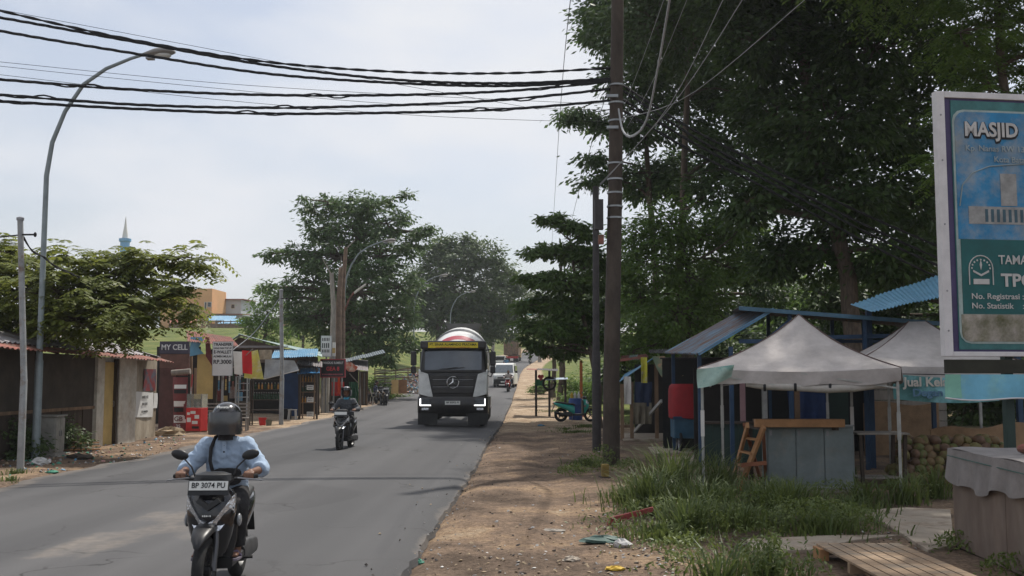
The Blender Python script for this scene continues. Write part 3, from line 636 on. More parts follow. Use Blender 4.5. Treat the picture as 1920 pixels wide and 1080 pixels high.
    MB().loft([sxy(z, 0, -.385, rx, ry) for z, rx, ry in ((.93,.10,.07), (.99,.17,.095), (1.04,.15,.085), (1.06,.09,.05))]).build('dash_cowl', BLACK, o, smooth=True)
    for s in (-1, 1):
        MB().tube([(s*.21,-.35,1.005), (s*.35,-.295,1.018)], .019, 8).build('grip', RUB, o, smooth=True)
        MB().tube([(s*.20,-.39,1.01), (s*.30,-.375,1.0), (s*.40,-.345,.985)], .007, 5).build('brake_lever', STEEL, o)
        k = MB().tube([(s*.16,-.36,1.02), (s*.19,-.36,1.10), (s*.26,-.345,1.17)], .008, 6).build('mirror_stem', BLACK, o)
        MB().ell((s*.295,-.34,1.20), (.075,.022,.042), rot=(0, -s*.25, 0)).build('mirror', BLACK, k, smooth=True)
        MB().tube([(s*.10,.10,.27), (s*.24,.12,.27)], .014, 6).build('footpeg', RUB, o)
    if plate:
        R = (math.pi/2-.28, 0, 0)
        p = MB().box((0,-.545,.945), (.335,.012,.125), (-.28,0,0)).build('plate_holder', BLACK, o, bevel=.004)
        MB().box((0,-.556,.962), (.315,.006,.075), (-.28,0,0)).build('number_plate', PLATEW, p)
        if detail:
            text(plate, INK, p, (0,-.562,.964), .062, R, bold=.0008, depth=.001, width=.27)
            marks(PLATEW, p, (.07,-.545,.900), .10, .026, 6)
            marks(PLATEW, o, (0,-.592,.72), .075, .014, 5)
    if stand: MB().bar((.12,.1,.26), (.25,.12,.01), .02).build('side_stand', STEEL, o)
    return o
def cap(mb, p0, p1, r0, r1, n=12):
    p0, p1 = Vector(p0), Vector(p1); mb.ell(p0, (r0,)*3, n, 8); mb.ell(p1, (r1,)*3, n, 8); mb.tube([p0, p1], [r0, r1], n)
def cone(mb, p0, p1, r0, r1, n=14): mb.tube([p0, p1], [r0, r1], n)
def fingers(mb, wrist, grip, s):
    """palm and five curled fingers closed round a grip bar that runs along x"""
    w_, g = Vector(wrist), Vector(grip)
    cap(mb, w_, g+Vector((0,.03,.028)), .026, .030)
    for k, (dx, ln) in enumerate(((-.036,.9), (-.012,1.0), (.012,.97), (.036,.8))):
        a = g+Vector((dx,.012,.034)); b = g+Vector((dx,-.030*ln,.024)); c = g+Vector((dx,-.034*ln,-.012)); d = g+Vector((dx,-.008,-.028))
        cap(mb, a, b, .0105, .010, 8); cap(mb, b, c, .010, .009, 8); cap(mb, c, d, .009, .008, 8)
    t = -s; a = g+Vector((t*.045,.03,.015)); b = g+Vector((t*.062,.005,-.004)); c = g+Vector((t*.058,-.018,-.016))
    cap(mb, a, b, .0125, .011, 8); cap(mb, b, c, .011, .009, 8)
def rider(label, loc, rz, shirt, trouser, helmet='visor', helmat=None, skin=None, shoes=None, sandals=True, bag=False, long_sleeve=False, lean=0, hair=None, vox=.011, sh2=None, size=.95):
    """seated on a scooter whose origin is the same point, facing -Y, hands on the grips"""
    skin = skin or SKIN; o = thing('person', label, 'person', loc, rz)
    if lean: o.rotation_euler = (0, lean, rz)
    if size != 1.0: o.scale = (size,)*3
    hd = Vector((0,.045,1.475)); b = MB()
    # body: head with jaw, nose and ears, neck, trunk, arms, hands, legs, feet in one skin
    b.ell(hd, (.074,.092,.112), 18, 12); b.ell(hd+Vector((0,-.03,-.065)), (.052,.06,.05)); b.ell(hd+Vector((0,-.098,-.018)), (.014,.022,.024))
    for s in (-1, 1): b.ell(hd+Vector((s*.076,.01,-.01)), (.012,.024,.034)); b.ell(hd+Vector((s*.03,-.078,.012)), (.018,.014,.011))
    b.ell(hd+Vector((0,-.084,-.062)), (.026,.014,.010))
    cap(b, (0,.085,1.27), (0,.055,1.40), .055, .052); b.ell((0,.12,1.14), (.15,.095,.19), 18, 12); b.ell((0,.17,.90), (.145,.105,.14), 18, 12)
    for s in (-1, 1):
        sh, el, wr, gr = Vector((s*.175,.10,1.255)), Vector((s*.325,.0,1.045)), Vector((s*.295,-.215,1.045)), Vector((s*.285,-.325,1.02))
        cap(b, sh, el, .052, .040); cap(b, el, wr, .042, .028); fingers(b, wr, gr, s)
        hip, kn, an = Vector((s*.095,.15,.83)), Vector((s*.175,-.20,.735)), Vector((s*.155,-.13,.385))
        cap(b, hip, kn, .078, .055); cap(b, kn, an, .054, .036); b.ell((s*.155,-.19,.355), (.042,.115,.028))
        for k in range(5): cap(b, (s*.155+(k-2)*.016, -.27, .350), (s*.155+(k-2)*.017, -.305+.008*abs(k-1), .347), .011, .009, 7)
    remesh(b, vox, 'body', skin, o, 1)
    # shirt
    m = MB(); m.ell((0,.12,1.13), (.18,.125,.20), 20, 12); m.loft([sxy(z, 0, cy, rx, ry, 20, 2.3) for z, cy, rx, ry in ((.80,.165,.185,.145), (.90,.155,.175,.135), (1.05,.135,.178,.13), (1.18,.115,.195,.125), (1.28,.10,.175,.09), (1.325,.085,.10,.06))])
    for s in (-1, 1):
        sh, el, wr = Vector((s*.165,.10,1.25)), Vector((s*.325,.0,1.045)), Vector((s*.295,-.215,1.045))
        m.ell(sh, (.085,.08,.075)); 
        if long_sleeve: cone(m, sh, el, .078, .060); m.ell(el, (.058,)*3); cone(m, el, el.lerp(wr, .95), .056, .040)
        else: cone(m, sh, el, .080, .074); m.ell(el, (.07,)*3); cone(m, el, el.lerp(wr, .38), .070, .066)
    st = remesh(m, vox, 'shirt', shirt, o, 3, wrinkle=.016)
    mb = MB(); k = 14
    mb.loft([[Vector((r*math.cos(2*math.pi*j/k), .075+r*.9*math.sin(2*math.pi*j/k)-(.02 if math.sin(2*math.pi*j/k) < -.5 else 0), z)) for j in range(k)] for r, z in ((.088,1.30), (.075,1.335), (.066,1.36), (.058,1.35), (.060,1.31))], cap=False)
    mb.build('collar', sh2 or M('dark_collar', (.03,.027,.03), .8), st, smooth=True)
    if not long_sleeve:
        for z in (1.255, 1.20): MB().ell((0,-.018-(1.255-z)*.1,z), (.008,.005,.008), 8, 5).build('button', INK, st)
        MB().b2(-.018, .018, -.022, -.008, 1.15, 1.29).build('placket', shirt, st)
    # trousers
    m = MB(); m.ell((0,.17,.86), (.165,.125,.115), 18, 10)
    for s in (-1, 1):
        hip, kn, an = Vector((s*.095,.15,.83)), Vector((s*.175,-.20,.735)), Vector((s*.155,-.13,.385))
        cone(m, hip, kn, .100, .082); m.ell(kn, (.082,.080,.080)); m.ell(hip, (.10,)*3); cone(m, kn, kn.lerp(an, .9), .080, .066)
    remesh(m, vox, 'trousers', trouser, o, 3, wrinkle=.014)
    for s in (-1, 1):
        if sandals:
            q = MB(); q.loft([sxy(z, s*.155, -.205, .05, .128, 16, 2.5) for z in (.312,.330)]); q.build('sandal', M('sandal_sole', (.16,.14,.17), .8), o)
            MB().tube([(s*.155-.045,-.18,.335), (s*.155-.02,-.235,.382), (s*.155,-.255,.378), (s*.155+.02,-.235,.382), (s*.155+.045,-.18,.335)], .010, 6).build('strap', M('sandal_strap', (.10,.08,.14), .7), o, smooth=True)
        else:
            q = MB(); q.loft([sxz(y, s*.155, z, rx, rz_) for y, z, rx, rz_ in ((-.06,.37,.038,.045), (-.12,.36,.045,.05), (-.2,.35,.05,.04), (-.3,.34,.045,.03), (-.33,.338,.02,.015))]); q.build('shoe', shoes or BLACK, o, smooth=True)
    hm = helmat or GLOSS; hc = hd+Vector((0,.012,.022))
    if helmet:
        q = MB(); n = 24; secs = []; opening = helmet == 'open'
        for z, r in ((-.115,.128), (-.10,.136), (-.05,.142), (0,.143), (.045,.136), (.085,.113), (.115,.078), (.132,.035), (.135,.008)):
            sec = []
            for j in range(n):
                a = 2*math.pi*j/n; x, y = math.cos(a), math.sin(a)
                front = max(0, -y); cut = 1.0
                if z < .045: cut = 1-.30*max(0, front-.55)/.45      # the brow stands out over the open face
                sec.append(hc+Vector((x*r*.94, y*r*1.10*cut, z)))
            secs.append(sec)
        if opening:
            q.loft(secs[4:])
            prof_ = ((-.115,.128), (-.10,.136), (-.05,.142), (0,.143), (.045,.136))
            def shell(u, v):
                a = math.pi*(1.5+.36+1.28*u); k = v*4; i_ = min(int(k), 3); z, r = [prof_[i_][e]+(prof_[i_+1][e]-prof_[i_][e])*(k-i_) for e in (0, 1)]
                return hc+Vector((r*.94*math.cos(a), r*1.10*math.sin(a), z))
            q.grid(shell, 22, 8)
        else: q.loft(secs)
        hs = q.build('helmet', hm, o, smooth=True)
        if not opening: MB().loft([[hc+Vector((r*.94*math.cos(a), r*1.1*math.sin(a), z)) for a in [2*math.pi*j/24 for j in range(24)]] for r, z in ((.144,-.118), (.147,-.108), (.144,-.098))], cap=False).build('rim', BLACK, hs, smooth=True)
        if helmet == 'visor':
            def vis(u, v):
                a = math.pi*(1.04+.92*u); r = .149+.006*math.sin(math.pi*v); c_, s_ = math.cos(a), math.sin(a)
                return hc+Vector((r*abs(c_)**.62*(1 if c_ > 0 else -1)*.96, -r*1.16*abs(s_)**.55, .050-.195*v))
            MB().grid(vis, 18, 7, th=(0,.004,0)).build('visor', M('smoked_visor', (.045,.045,.048), .14, var=.35, scale=6, spec=.9), hs, smooth=True)
            text('Monstar', PLATEW, hs, hc+Vector((0,-.140,.094)), .034, (math.pi/2-.62, 0, 0), bold=.0006, depth=.002, name='badge')
        else:
            def vis(u, v):
                a = math.pi*(1.10+.80*u); r = .150
                return hc+Vector((r*.97*math.cos(a), r*1.10*math.sin(a), .115-.07*v-.01))
            MB().grid(vis, 14, 4, th=(0,.004,.002)).build('visor', GLASS, hs, smooth=True)
            MB().tube([hc+Vector((-.08,-.06,-.11)), hc+Vector((0,-.085,-.165)), hc+Vector((.08,-.06,-.11))], .008, 5).build('chin_strap', BLACK, hs)
    elif hair:
        q = MB(); q.ell(hd+Vector((0,.022,.03)), (.086,.098,.10), 16, 10); q.ell(hd+Vector((0,.06,-.06)), (.08,.06,.10), 14, 9); q.build('hair', hair, o, smooth=True)
    if bag:
        bm_ = M('bag_black', (.018,.017,.018), .8, var=.3)
        g = MB(); g.loft([sxz(y, .03, .985, .125, .075, 16, 3.5) for y in (-.075,-.06,.0)]); bg_ = g.build('shoulder_bag', bm_, o, smooth=True)
        MB().tube([(-.09,-.03,1.02), (-.115,-.035,1.12), (-.115,-.012,1.23), (-.09,.05,1.325), (-.07,.14,1.33)], .018, 6).build('bag_strap', bm_, bg_, smooth=True)
    return o
SH_BLUE = M('polo_light_blue', (.33,.42,.54), .88, var=.14, scale=5, bump=1.0, bscale=9)
TR_BLACK = M('trousers_black', (.022,.021,.022), .9, var=.3, bump=1.0, bscale=11)
# front rider and scooter
P1 = Vector((-2.56, 8.6, rz_(9.2)))
scooter('black scooter with plate BP 3074 PU ridden by a person in a pale blue polo', P1, RAD(4), GLOSS)
rider('person in pale blue polo and black visored helmet riding a scooter', P1, RAD(4), SH_BLUE, TR_BLACK, bag=True)
P2 = Vector((-4.5, 25.0, rz_(25)-.03))
scooter('black scooter with lit headlamp ridden by a person in a grey jacket', P2, RAD(-3), GLOSS, plate='BP 5128 HE', lit=True, detail=False)
rider('person in dark grey jacket with cyan shoulders and open-faced helmet on scooter', P2, RAD(-3), M('jacket_grey', (.07,.075,.085), .8, var=.2), TR_BLACK, helmet='open', helmat=M('helmet_silver', (.20,.20,.22), .3, col2=(.03,.03,.035), mix2=.4), long_sleeve=True, sandals=False, sh2=M('cyan_cloth', (.08,.38,.55), .8))
yv = 72.0
P3 = Vector((at(953,735,yv).x, yv, zr(yv)+.06))
scooter('red scooter with white front panel coming down the road before the van', P3, RAD(-4), REDP, plate='BP 2041 JI', lit=True, detail=False, panel=WHITEP)
rider('bareheaded person with dark hair in pale top riding the red scooter', P3, RAD(-4), M('top_pale', (.45,.40,.38), .8), M('jeans_blue', (.05,.08,.16), .9), helmet=None, hair=INK, long_sleeve=True, vox=.016)
# ------------------------------------------------------------------ mixer lorry
def lorry(loc, rz):
    o = thing('mixer_lorry', 'black and white concrete mixer lorry with yellow name board over its windscreen', 'lorry', loc, rz)
    BP = M('lorry_black', (.011,.011,.013), .36, var=.3, scale=3, coat=.15, col2=(.040,.036,.031), mix2=.38, sc2=2.5, soft=.4); GP = M('lorry_white', (.68,.69,.67), .42, var=.25, scale=3)
    hw = 1.17
    def prof(y0, pts): return pts
    # cab shell: stacked outlines (plan view) with rounded corners
    def plan(z, yf, wd, yb=2.0, r=.16):
        P = []
        for k in range(5): a = math.pi*1.0+math.pi/2*k/4; P.append(Vector((-wd+r+r*math.cos(a), yf+r+r*math.sin(a), z)))
        for k in range(5): a = math.pi*1.5+math.pi/2*k/4; P.append(Vector((wd-r+r*math.cos(a), yf+r+r*math.sin(a), z)))
        return P+[Vector((wd, yb, z)), Vector((-wd, yb, z))]
    MB().loft([plan(z, yf, wd) for z, yf, wd in ((.72,.03,hw), (1.2,.0,hw), (1.62,.0,hw), (1.95,.03,hw), (2.72,.20,hw-.06), (2.92,.30,hw-.10), (3.0,.45,hw-.16))]).build('cab', BP, o, smooth=True)
    ws = MB().grid(lambda u, v: (-.98+1.96*u, .012+.155*v-.045*math.sin(math.pi*u), 1.98+.70*v), 14, 5, th=(0,.02,0)).build('windscreen', M('windscreen', (.055,.065,.072), .04, var=.5, scale=1.0, spec=1.0, coat=.6), o, smooth=True)
    for s in (-1, 1): MB().bar((s*.12-.35,-.045,2.0), (s*.12+.28,-.03,2.07), .025, .02).build('wiper', BLACK, ws)
    MB().b2(-1.0,1.0,-.05,.02,1.90,1.975).build('scuttle', BP, o, bevel=.01)
    v = MB().b2(-1.14,1.14,-.06,.34,2.70,2.98).build('sun_visor', BP, o, bevel=.05)
    n_ = MB().b2(-.86,.86,-.085,-.064,2.735,2.925).build('name_board', M('sign_yellow', (.72,.56,.03), .5, var=.1), v)
    text('PT. SINAR ALAMINDO PRATAMA', M('sign_green_ink', (.03,.05,.02), .6), n_, (0,-.087,2.85), .115, bold=.002, width=1.62)
    marks(REDP, n_, (0,-.088,2.757), 1.2, .03, 26)
    for z, hx in ((1.28,.70), (1.53,.75), (1.72,.79)): MB().b2(-hx,hx,-.05,-.005,z-.105,z+.07).build('grille_slat', BP, o, bevel=.018)
    for z in (1.40, 1.645): MB().b2(-.70,.70,-.058,-.012,z-.012,z+.006).build('grille_trim', STEEL, o)
    for s in (-1, 1):
        P = [(s*1.12,-.03,1.92), (s*.86,-.06,1.84), (s*.68,-.075,1.02), (s*1.14,-.03,1.14), (s*1.19,.03,1.30), (s*1.19,.03,1.88)]
        MB().poly(P, .06).build('corner_panel', GP, o, bevel=.02)
        MB().loft([sxy(z, s*1.15, .22, .055, ry, 14, 3) for z, ry in ((1.12,.10), (1.2,.19), (1.75,.20), (1.96,.14), (2.0,.06))]).build('wind_deflector', GP, o, smooth=True)
    st = MB(); st.lathe([(.20,-.015), (.215,0), (.20,.02), (.185,.0)], (0,-.075,1.55), 28, 'y', closed=True)
    for k in range(3):
        a = math.pi/2+2*math.pi*k/3; c, s_ = math.cos(a), math.sin(a)
        st.add([(c*.19,-.075,1.55+s_*.19), (-s_*.035,-.075,1.55+c*.035), (s_*.035,-.075,1.55-c*.035), (0,-.10,1.55)], [(0,1,3), (0,3,2), (1,2,3)])
    st.build('star_emblem', CHROME, o, smooth=True)
    MB().loft([plan(z, yf, hw+.04, .9, .12) for z, yf in ((.50,-.10), (.56,-.16), (.80,-.18), (.98,-.16), (1.06,-.08))]).build('bumper', BP, o, smooth=True)
    pl = MB().b2(-.26,.26,-.215,-.195,.79,.92).build('number_plate', PLATEW, o); text('BP 8392 FI', INK, pl, (0,-.217,.865), .085, width=.42, bold=.002)
    for s in (-1, 1):
        hl = MB().b2(min(s*.76,s*1.10), max(s*.76,s*1.10), -.215,-.15,.78,1.0).build('headlight', M('lorry_lens', (.10,.11,.12), .12, .3, var=.4, scale=30), o, bevel=.02)
        MB().b2(min(s*.74,s*1.12), max(s*.74,s*1.12), -.235,-.205,.755,.785).b2(min(s*1.095,s*1.12), max(s*1.085,s*1.12), -.235,-.205,.787,1.0).build('running_light', LED, hl)
        MB().b2(min(s*.82,s*1.06), max(s*.82,s*1.06), -.21,-.16,.60,.68).build('fog_lamp', LENS, o, bevel=.01)
        MB().b2(min(s*.52,s*1.19), max(s*.52,s*1.19), -.11,-.085,.11,.52).build('mud_flap', M('flap_rubber', (.028,.028,.028), .8, var=.4, scale=4), o)
        a = MB(); a.tube([(s*1.12,.18,2.66), (s*1.30,.05,2.68), (s*1.36,.05,2.6)], .022, 6); a.tube([(s*1.17,.1,1.80), (s*1.30,.05,1.74), (s*1.37,.05,1.9)], .022, 6)
        a.build('mirror_arm', BP, o, smooth=True)
        MB().b2(min(s*1.27,s*1.47), max(s*1.27,s*1.47), .0,.14,2.13,2.62).build('mirror', BP, o, bevel=.04)
        MB().b2(min(s*1.28,s*1.46), max(s*1.28,s*1.46), .0,.13,1.86,2.11).build('wide_mirror', BP, o, bevel=.04)
        MB().b2(min(s*1.165,s*1.185), max(s*1.165,s*1.185), .45,1.35,1.98,2.62).build('side_window', GLASS, o)
        for y in (1.15, 2.75, 5.9, 7.25): wheel(o, s*1.0, y, .50, .50, .30, rim=STEEL, spokes=8)
        MB().loft([[Vector((s*1.0+dx, 1.15+rr*math.cos(a), .5+rr*math.sin(a))) for dx, rr in ((-.17,.58), (.17,.58), (.17,.63), (-.17,.63))] for a in [math.pi*k/10 for k in range(11)]]).build('wheel_arch', BP, o, smooth=True)
        for z in (.42, .75): MB().b2(min(s*.95,s*1.22), max(s*.95,s*1.22), .35,.68, z, z+.05).build('step', BP, o)
        MB().b2(min(s*1.05,s*1.2), max(s*1.05,s*1.2), 3.6,5.2,.55,1.0).build('side_tank', STEEL, o, bevel=.03)
    m = MB(); m.b2(-.45,-.33,.6,9.0,.75,1.05).b2(.33,.45,.6,9.0,.75,1.05).b2(-.9,.9,.75,.9,.35,.5).b2(-.45,.45,.1,.3,.42,.6); m.build('chassis', M('chassis_dark', (.03,.03,.03), .8), o)
    # drum
    dr = MB(); c = Vector((0, 2.55, 1.95)); ax = Vector((0, math.cos(.22), math.sin(.22))); sd_ = Vector((1,0,0)); up = ax.cross(sd_)*-1
    secs = []; rings = ((.0,.55), (.12,.80), (.7,1.02), (1.3,1.16), (2.4,1.18), (3.4,1.05), (4.6,.72), (5.2,.55))
    for t, r in rings: secs.append([c+ax*t+(sd_*math.cos(2*math.pi*j/36)+up*math.sin(2*math.pi*j/36))*r for j in range(36)])
    d = dr.loft(secs).build('drum', WHITEP, o, smooth=True)
    def ring(t0, r0, t1, r1): return [[c+ax*t+(sd_*math.cos(2*math.pi*j/48)+up*math.sin(2*math.pi*j/48))*r for j in range(49)] for t, r in ((t0, r0), (t1, r1))]
    MB().loft(ring(.80,1.048,1.12,1.13), cap=False).build('red_band', M('band_red', (.45,.06,.09), .5), d, smooth=True)
    MB().loft(ring(1.9,1.185,2.05,1.188)+ring(2.2,1.188,2.3,1.186), cap=False).build('dark_band', BLACK, d, smooth=True)
    m = MB(); m.b2(-.7,.7,7.2,8.3,3.15,3.55).poly([(-.55,7.3,3.5), (.55,7.3,3.5), (.75,7.2,3.95), (-.75,7.2,3.95)], .9)
    m.build('hopper', M('hopper_grey', (.10,.10,.10), .6, var=.3), o)
    m = MB()
    for s in (-1, 1): m.tube([(s*.95,2.2,1.0), (s*.95,2.2,2.95)], .03, 6); m.tube([(s*.95,7.4,1.0), (s*.7,7.4,3.2)], .05, 6)
    m.tube([(-.95,2.2,2.6), (-.62,2.2,2.6)], .025, 6).build('drum_frame', STEEL, o)
    return o
lorry((at(849,800,35.4).x, 35.4, rz_(36)), RAD(1.0))
# ------------------------------------------------------------------ van, pickup, tipper
def carbody(o, hw, secs, mat, name='body'):
    """secs: (y, z_bottom, z_top, half width)"""
    return MB().loft([[Vector((s*w_*(1 if k else .96), y, z)) for s, z, w_, k in ((-1,z0,hw_,1), (-1,(z0*.45+z1*.55),hw_,1), (-1,z1,hw_,0), (1,z1,hw_,0), (1,(z0*.45+z1*.55),hw_,1), (1,z0,hw_,1))] for y, z0, z1, hw_ in secs]).build(name, mat, o, smooth=False, bevel=.04)
def van(loc, rz):
    o = thing('minivan', 'white minivan with black lower front coming down the road behind the lorry', 'van', loc, rz)
    carbody(o, .8, ((0,.30,.92,.78), (.12,.26,1.05,.82), (.85,.26,1.12,.83), (4.0,.26,1.12,.83)), WHITEP)
    carbody(o, .8, ((.38,1.0,1.12,.80), (.98,1.05,1.80,.72), (1.3,1.05,1.88,.72), (3.7,1.05,1.88,.72), (3.98,1.05,1.70,.74)), WHITEP, 'cabin')
    MB().add([(-.72,.365,1.15), (.72,.365,1.15), (.63,.885,1.74), (-.63,.885,1.74)], [(0,1,2,3)]).build('windscreen', M('windscreen_light', (.10,.12,.14), .08, var=.4, scale=5, spec=.8), o)
    MB().b2(-.74,.74,-.06,.10,.30,.66).build('bumper', BLACK, o, bevel=.03); MB().b2(-.45,.45,-.03,.03,.70,.80).build('grille', BLACK, o)
    for s in (-1, 1):
        MB().b2(min(s*.52,s*.79), max(s*.52,s*.79), -.03,.05,.70,.90).build('headlight', LENS, o, bevel=.02)
        MB().b2(min(s*.84,s*1.02), max(s*.84,s*1.02), .62,.70,1.12,1.28).build('mirror', BLACK, o, bevel=.02)
        MB().b2(min(s*.735,s*.80), max(s*.735,s*.80), 1.25,3.6,1.22,1.68).build('side_window', GLASS, o)
        for y in (.55, 3.2): wheel(o, s*.72, y, .29, .29, .17, rim=STEEL)
    MB().b2(-.20,.20,-.085,-.065,.40,.50).build('number_plate', PLATEW, o)
van((at(944,726,78).x, 78, zr(78)+.06), RAD(-3))
def pickup(loc, rz):
    o = thing('pickup', 'white pickup seen from behind driving up the hill beside the lorry', 'pickup', loc, rz)
    carbody(o, .8, ((0,.45,.95,.80), (2.4,.45,.95,.82)), WHITEP, 'load_bed'); carbody(o, .8, ((2.45,.4,1.1,.80), (2.6,.4,1.75,.74), (3.6,.4,1.75,.74), (4.2,.4,1.0,.80)), WHITEP, 'cab')
    MB().b2(-.62,.62,2.44,2.53,1.18,1.62).build('rear_window', GLASS, o); MB().b2(-.8,.8,-.06,.03,.35,.46).build('bumper', BLACK, o)
    for s in (-1, 1):
        MB().b2(min(s*.66,s*.79), max(s*.66,s*.79), -.03,.02,.55,.85).build('tail_light', REDP, o)
        for y in (.6, 3.3): wheel(o, s*.72, y, .32, .32, .18, rim=STEEL)
pickup((at(934,692,128).x, 128, zr(128)+.06), RAD(-2))
def tipper(loc, rz):
    o = thing('tipper_lorry', 'dusty brown tipper lorry seen from behind climbing the hill', 'lorry', loc, rz)
    br = M('tipper_brown', (.22,.13,.07), .7, var=.4, col2=(.12,.09,.06), mix2=.4)
    MB().b2(-1.2,1.2,0,6,1.15,3.3).build('tipper_body', br, o, bevel=.05)
    m = MB()
    for x in (-1.1,-.4,.4,1.1): m.b2(x-.06,x+.06,-.09,-.002,1.15,3.3)
    m.b2(-1.2,1.2,-.08,-.003,2.1,2.25).build('tailgate_rib', br, o)
    MB().poly([(-.9,.6,3.3), (.9,.6,3.3), (.6,.6,4.3), (-.6,.6,4.3)], 3.2).build('load', M('load_soil', (.10,.075,.05), .95, var=.5), o)
    MB().b2(-1.1,1.1,6.2,7.8,.9,3.0).build('cab', M('tipper_yellow', (.5,.3,.05), .5), o, bevel=.08); MB().b2(-1.2,1.2,-.05,.1,.62,.95).build('bumper', REDP, o)
    for s in (-1, 1):
        MB().b2(min(s*.35,s*1.15), max(s*.35,s*1.15), .25,.28,.15,.9).build('mud_flap', BLACK, o)
        MB().b2(min(s*.85,s*1.12), max(s*.85,s*1.12), -.09,-.05,.70,.85).build('tail_light', REDP, o)
        for y in (.9, 2.2, 6.6): wheel(o, s*.95, y, .5, .5, .4, rim=STEEL)
tipper((at(958,678,168).x, 168, zr(168)+.06), RAD(-4))
for i, (px, Y, lab, sc_) in enumerate(((949,124,'person in blue shirt riding a scooter up the hill by the pickup', 1), (994,150,'person on a scooter coming down past the broad-leaved tree', 0), (1022,182,'person in red top on a scooter at the far road bend', 0))):
    p = Vector((at(px,690,Y).x, Y, zr(Y)+.06)); r_ = math.pi if sc_ else 0
    scooter(('dark scooter climbing the hill beside the white pickup', 'dark scooter coming down past the broad-leaved tree', 'dark scooter at the far bend of the road')[i], p, r_, GLOSS, plate=None, lit=not sc_, detail=False)
    rider(lab, p, r_, (M('shirt_blue', (.10,.25,.42), .8), M('shirt_dark', (.04,.04,.05), .8), M('shirt_red', (.42,.06,.05), .8))[i], TR_BLACK, helmet='open', long_sleeve=True, sandals=False, vox=.03)
# parked scooters
scooter('turquoise parked scooter on the verge beside the blue drum', Vector((1.78, 41.0, .02)), RAD(97), M('turquoise_paint', (.04,.42,.36), .3, var=.1, coat=.4), plate=None, detail=False, stand=True, lean=0)
scooter('black scooter with pale seat parked in front of the seated people', Vector((at(722,750,56).x, 56, H(-9.6,56)+.03)), RAD(14), GLOSS, plate='BP 4410 DA', detail=False, stand=True)
scooter('black scooter parked half behind another beside the seated people', Vector((at(708,752,57).x, 57.4, H(-9.8,57)+.03)), RAD(22), GLOSS, plate=None, detail=False, stand=True)
# red car on the ridge
o = thing('car', 'red car parked on top of the grass ridge', 'car', (at(945,625,262).x-2, 262, H(-4,262)), RAD(90))
carbody(o, .85, ((0,.3,.8,.8), (1.1,.3,.95,.85), (4.3,.3,.95,.85)), REDP); carbody(o, .85, ((1.1,.9,1.0,.8), (1.9,.9,1.5,.7), (3.4,.9,1.5,.7), (4.2,.9,1.0,.8)), REDP, 'cabin')
for s in (-1, 1):
    MB().b2(min(s*.70,s*.80), max(s*.70,s*.80), 1.8,3.5,1.08,1.4).build('side_window', GLASS, o)
    for y in (.8, 3.5): wheel(o, s*.75, y, .31, .31, .2, rim=STEEL)
# seated people on plastic chairs
def seated(label, loc, rz, shirt, trouser):
    o = thing('person', label, 'person', loc, rz); b = MB(); hd = Vector((0,-.02,1.22))
    b.ell(hd, (.075,.092,.112)); b.ell(hd+Vector((0,-.10,-.02)), (.014,.02,.024)); b.ell(hd+Vector((0,-.03,-.065)), (.05,.058,.05)); cap(b, (0,.03,1.02), (0,.0,1.14), .052, .05)
    for s in (-1, 1): b.ell(hd+Vector((s*.077,.01,-.01)), (.012,.022,.032))
    b.ell((0,.06,.82), (.15,.10,.22)); b.ell((0,.08,.55), (.16,.12,.11))
    for s in (-1, 1):
        sh, el, wr = Vector((s*.18,.04,.98)), Vector((s*.24,-.02,.70)), Vector((s*.12,-.25,.62)); cap(b, sh, el, .05, .04); cap(b, el, wr, .04, .028)
        cap(b, wr, wr+Vector((-s*.02,-.06,-.01)), .028, .03)
        for k in range(4): cap(b, wr+Vector((-s*.02+(k-1.5)*.018,-.08,-.01)), wr+Vector((-s*.02+(k-1.5)*.019,-.14,-.035)), .010, .008, 7)
        cap(b, wr+Vector((-s*.045,-.05,0)), wr+Vector((-s*.065,-.10,-.01)), .011, .009, 7)
        hip, kn, an = Vector((s*.10,.06,.52)), Vector((s*.14,-.38,.50)), Vector((s*.13,-.36,.09)); cap(b, hip, kn, .075, .055); cap(b, kn, an, .055, .036); b.ell((s*.13,-.43,.05), (.042,.12,.035))
    remesh(b, .014, 'body', SKIN, o, 1)
    m = MB(); m.ell((0,.06,.82), (.18,.125,.25)); m.ell((0,.05,.98), (.16,.09,.08)); m.ell((0,.07,.62), (.17,.13,.10))
    for s in (-1, 1): m.ell((s*.17,.04,.98), (.08,.075,.075)); cone(m, (s*.17,.04,.98), (s*.23,-.01,.76), .075, .07)
    remesh(m, .016, 'shirt', shirt, o, 2)
    m = MB(); m.ell((0,.08,.54), (.175,.135,.11))
    for s in (-1, 1): cone(m, (s*.10,.06,.52), (s*.14,-.38,.50), .095, .08); m.ell((s*.14,-.38,.5), (.08,)*3); cone(m, (s*.14,-.38,.5), (s*.13,-.36,.14), .078, .062)
    remesh(m, .016, 'trousers', trouser, o, 2)
    MB().ell(hd+Vector((0,.018,.03)), (.086,.098,.10)).build('hair', INK, o, smooth=True)
def chair(label, loc, rz):
    o = thing('plastic_chair', label, 'chair', loc, rz); pm = M('chair_plastic', (.62,.58,.50), .5, var=.15)
    MB().b2(-.21,.21,-.2,.22,.405,.43).build('seat', pm, o, bevel=.01)
    MB().grid(lambda u, v: (-.2+.4*u, .22+.10*v-.04*math.sin(math.pi*u)+.04, .43+.42*v), 6, 4, th=(0,.02,0)).build('backrest', pm, o, smooth=True)
    for sx in (-1, 1):
        for sy in (-1, 1): MB().bar((sx*.18,sy*.18,.405), (sx*.22,sy*.23,0), .045).build('leg', pm, o)
        MB().tube([(sx*.21,.28,.62), (sx*.24,.0,.63), (sx*.23,-.17,.60), (sx*.21,-.19,.42)], .018, 6).build('armrest', pm, o)
c1 = Vector((at(706,750,58).x, 58.0, H(-9.7,58)))
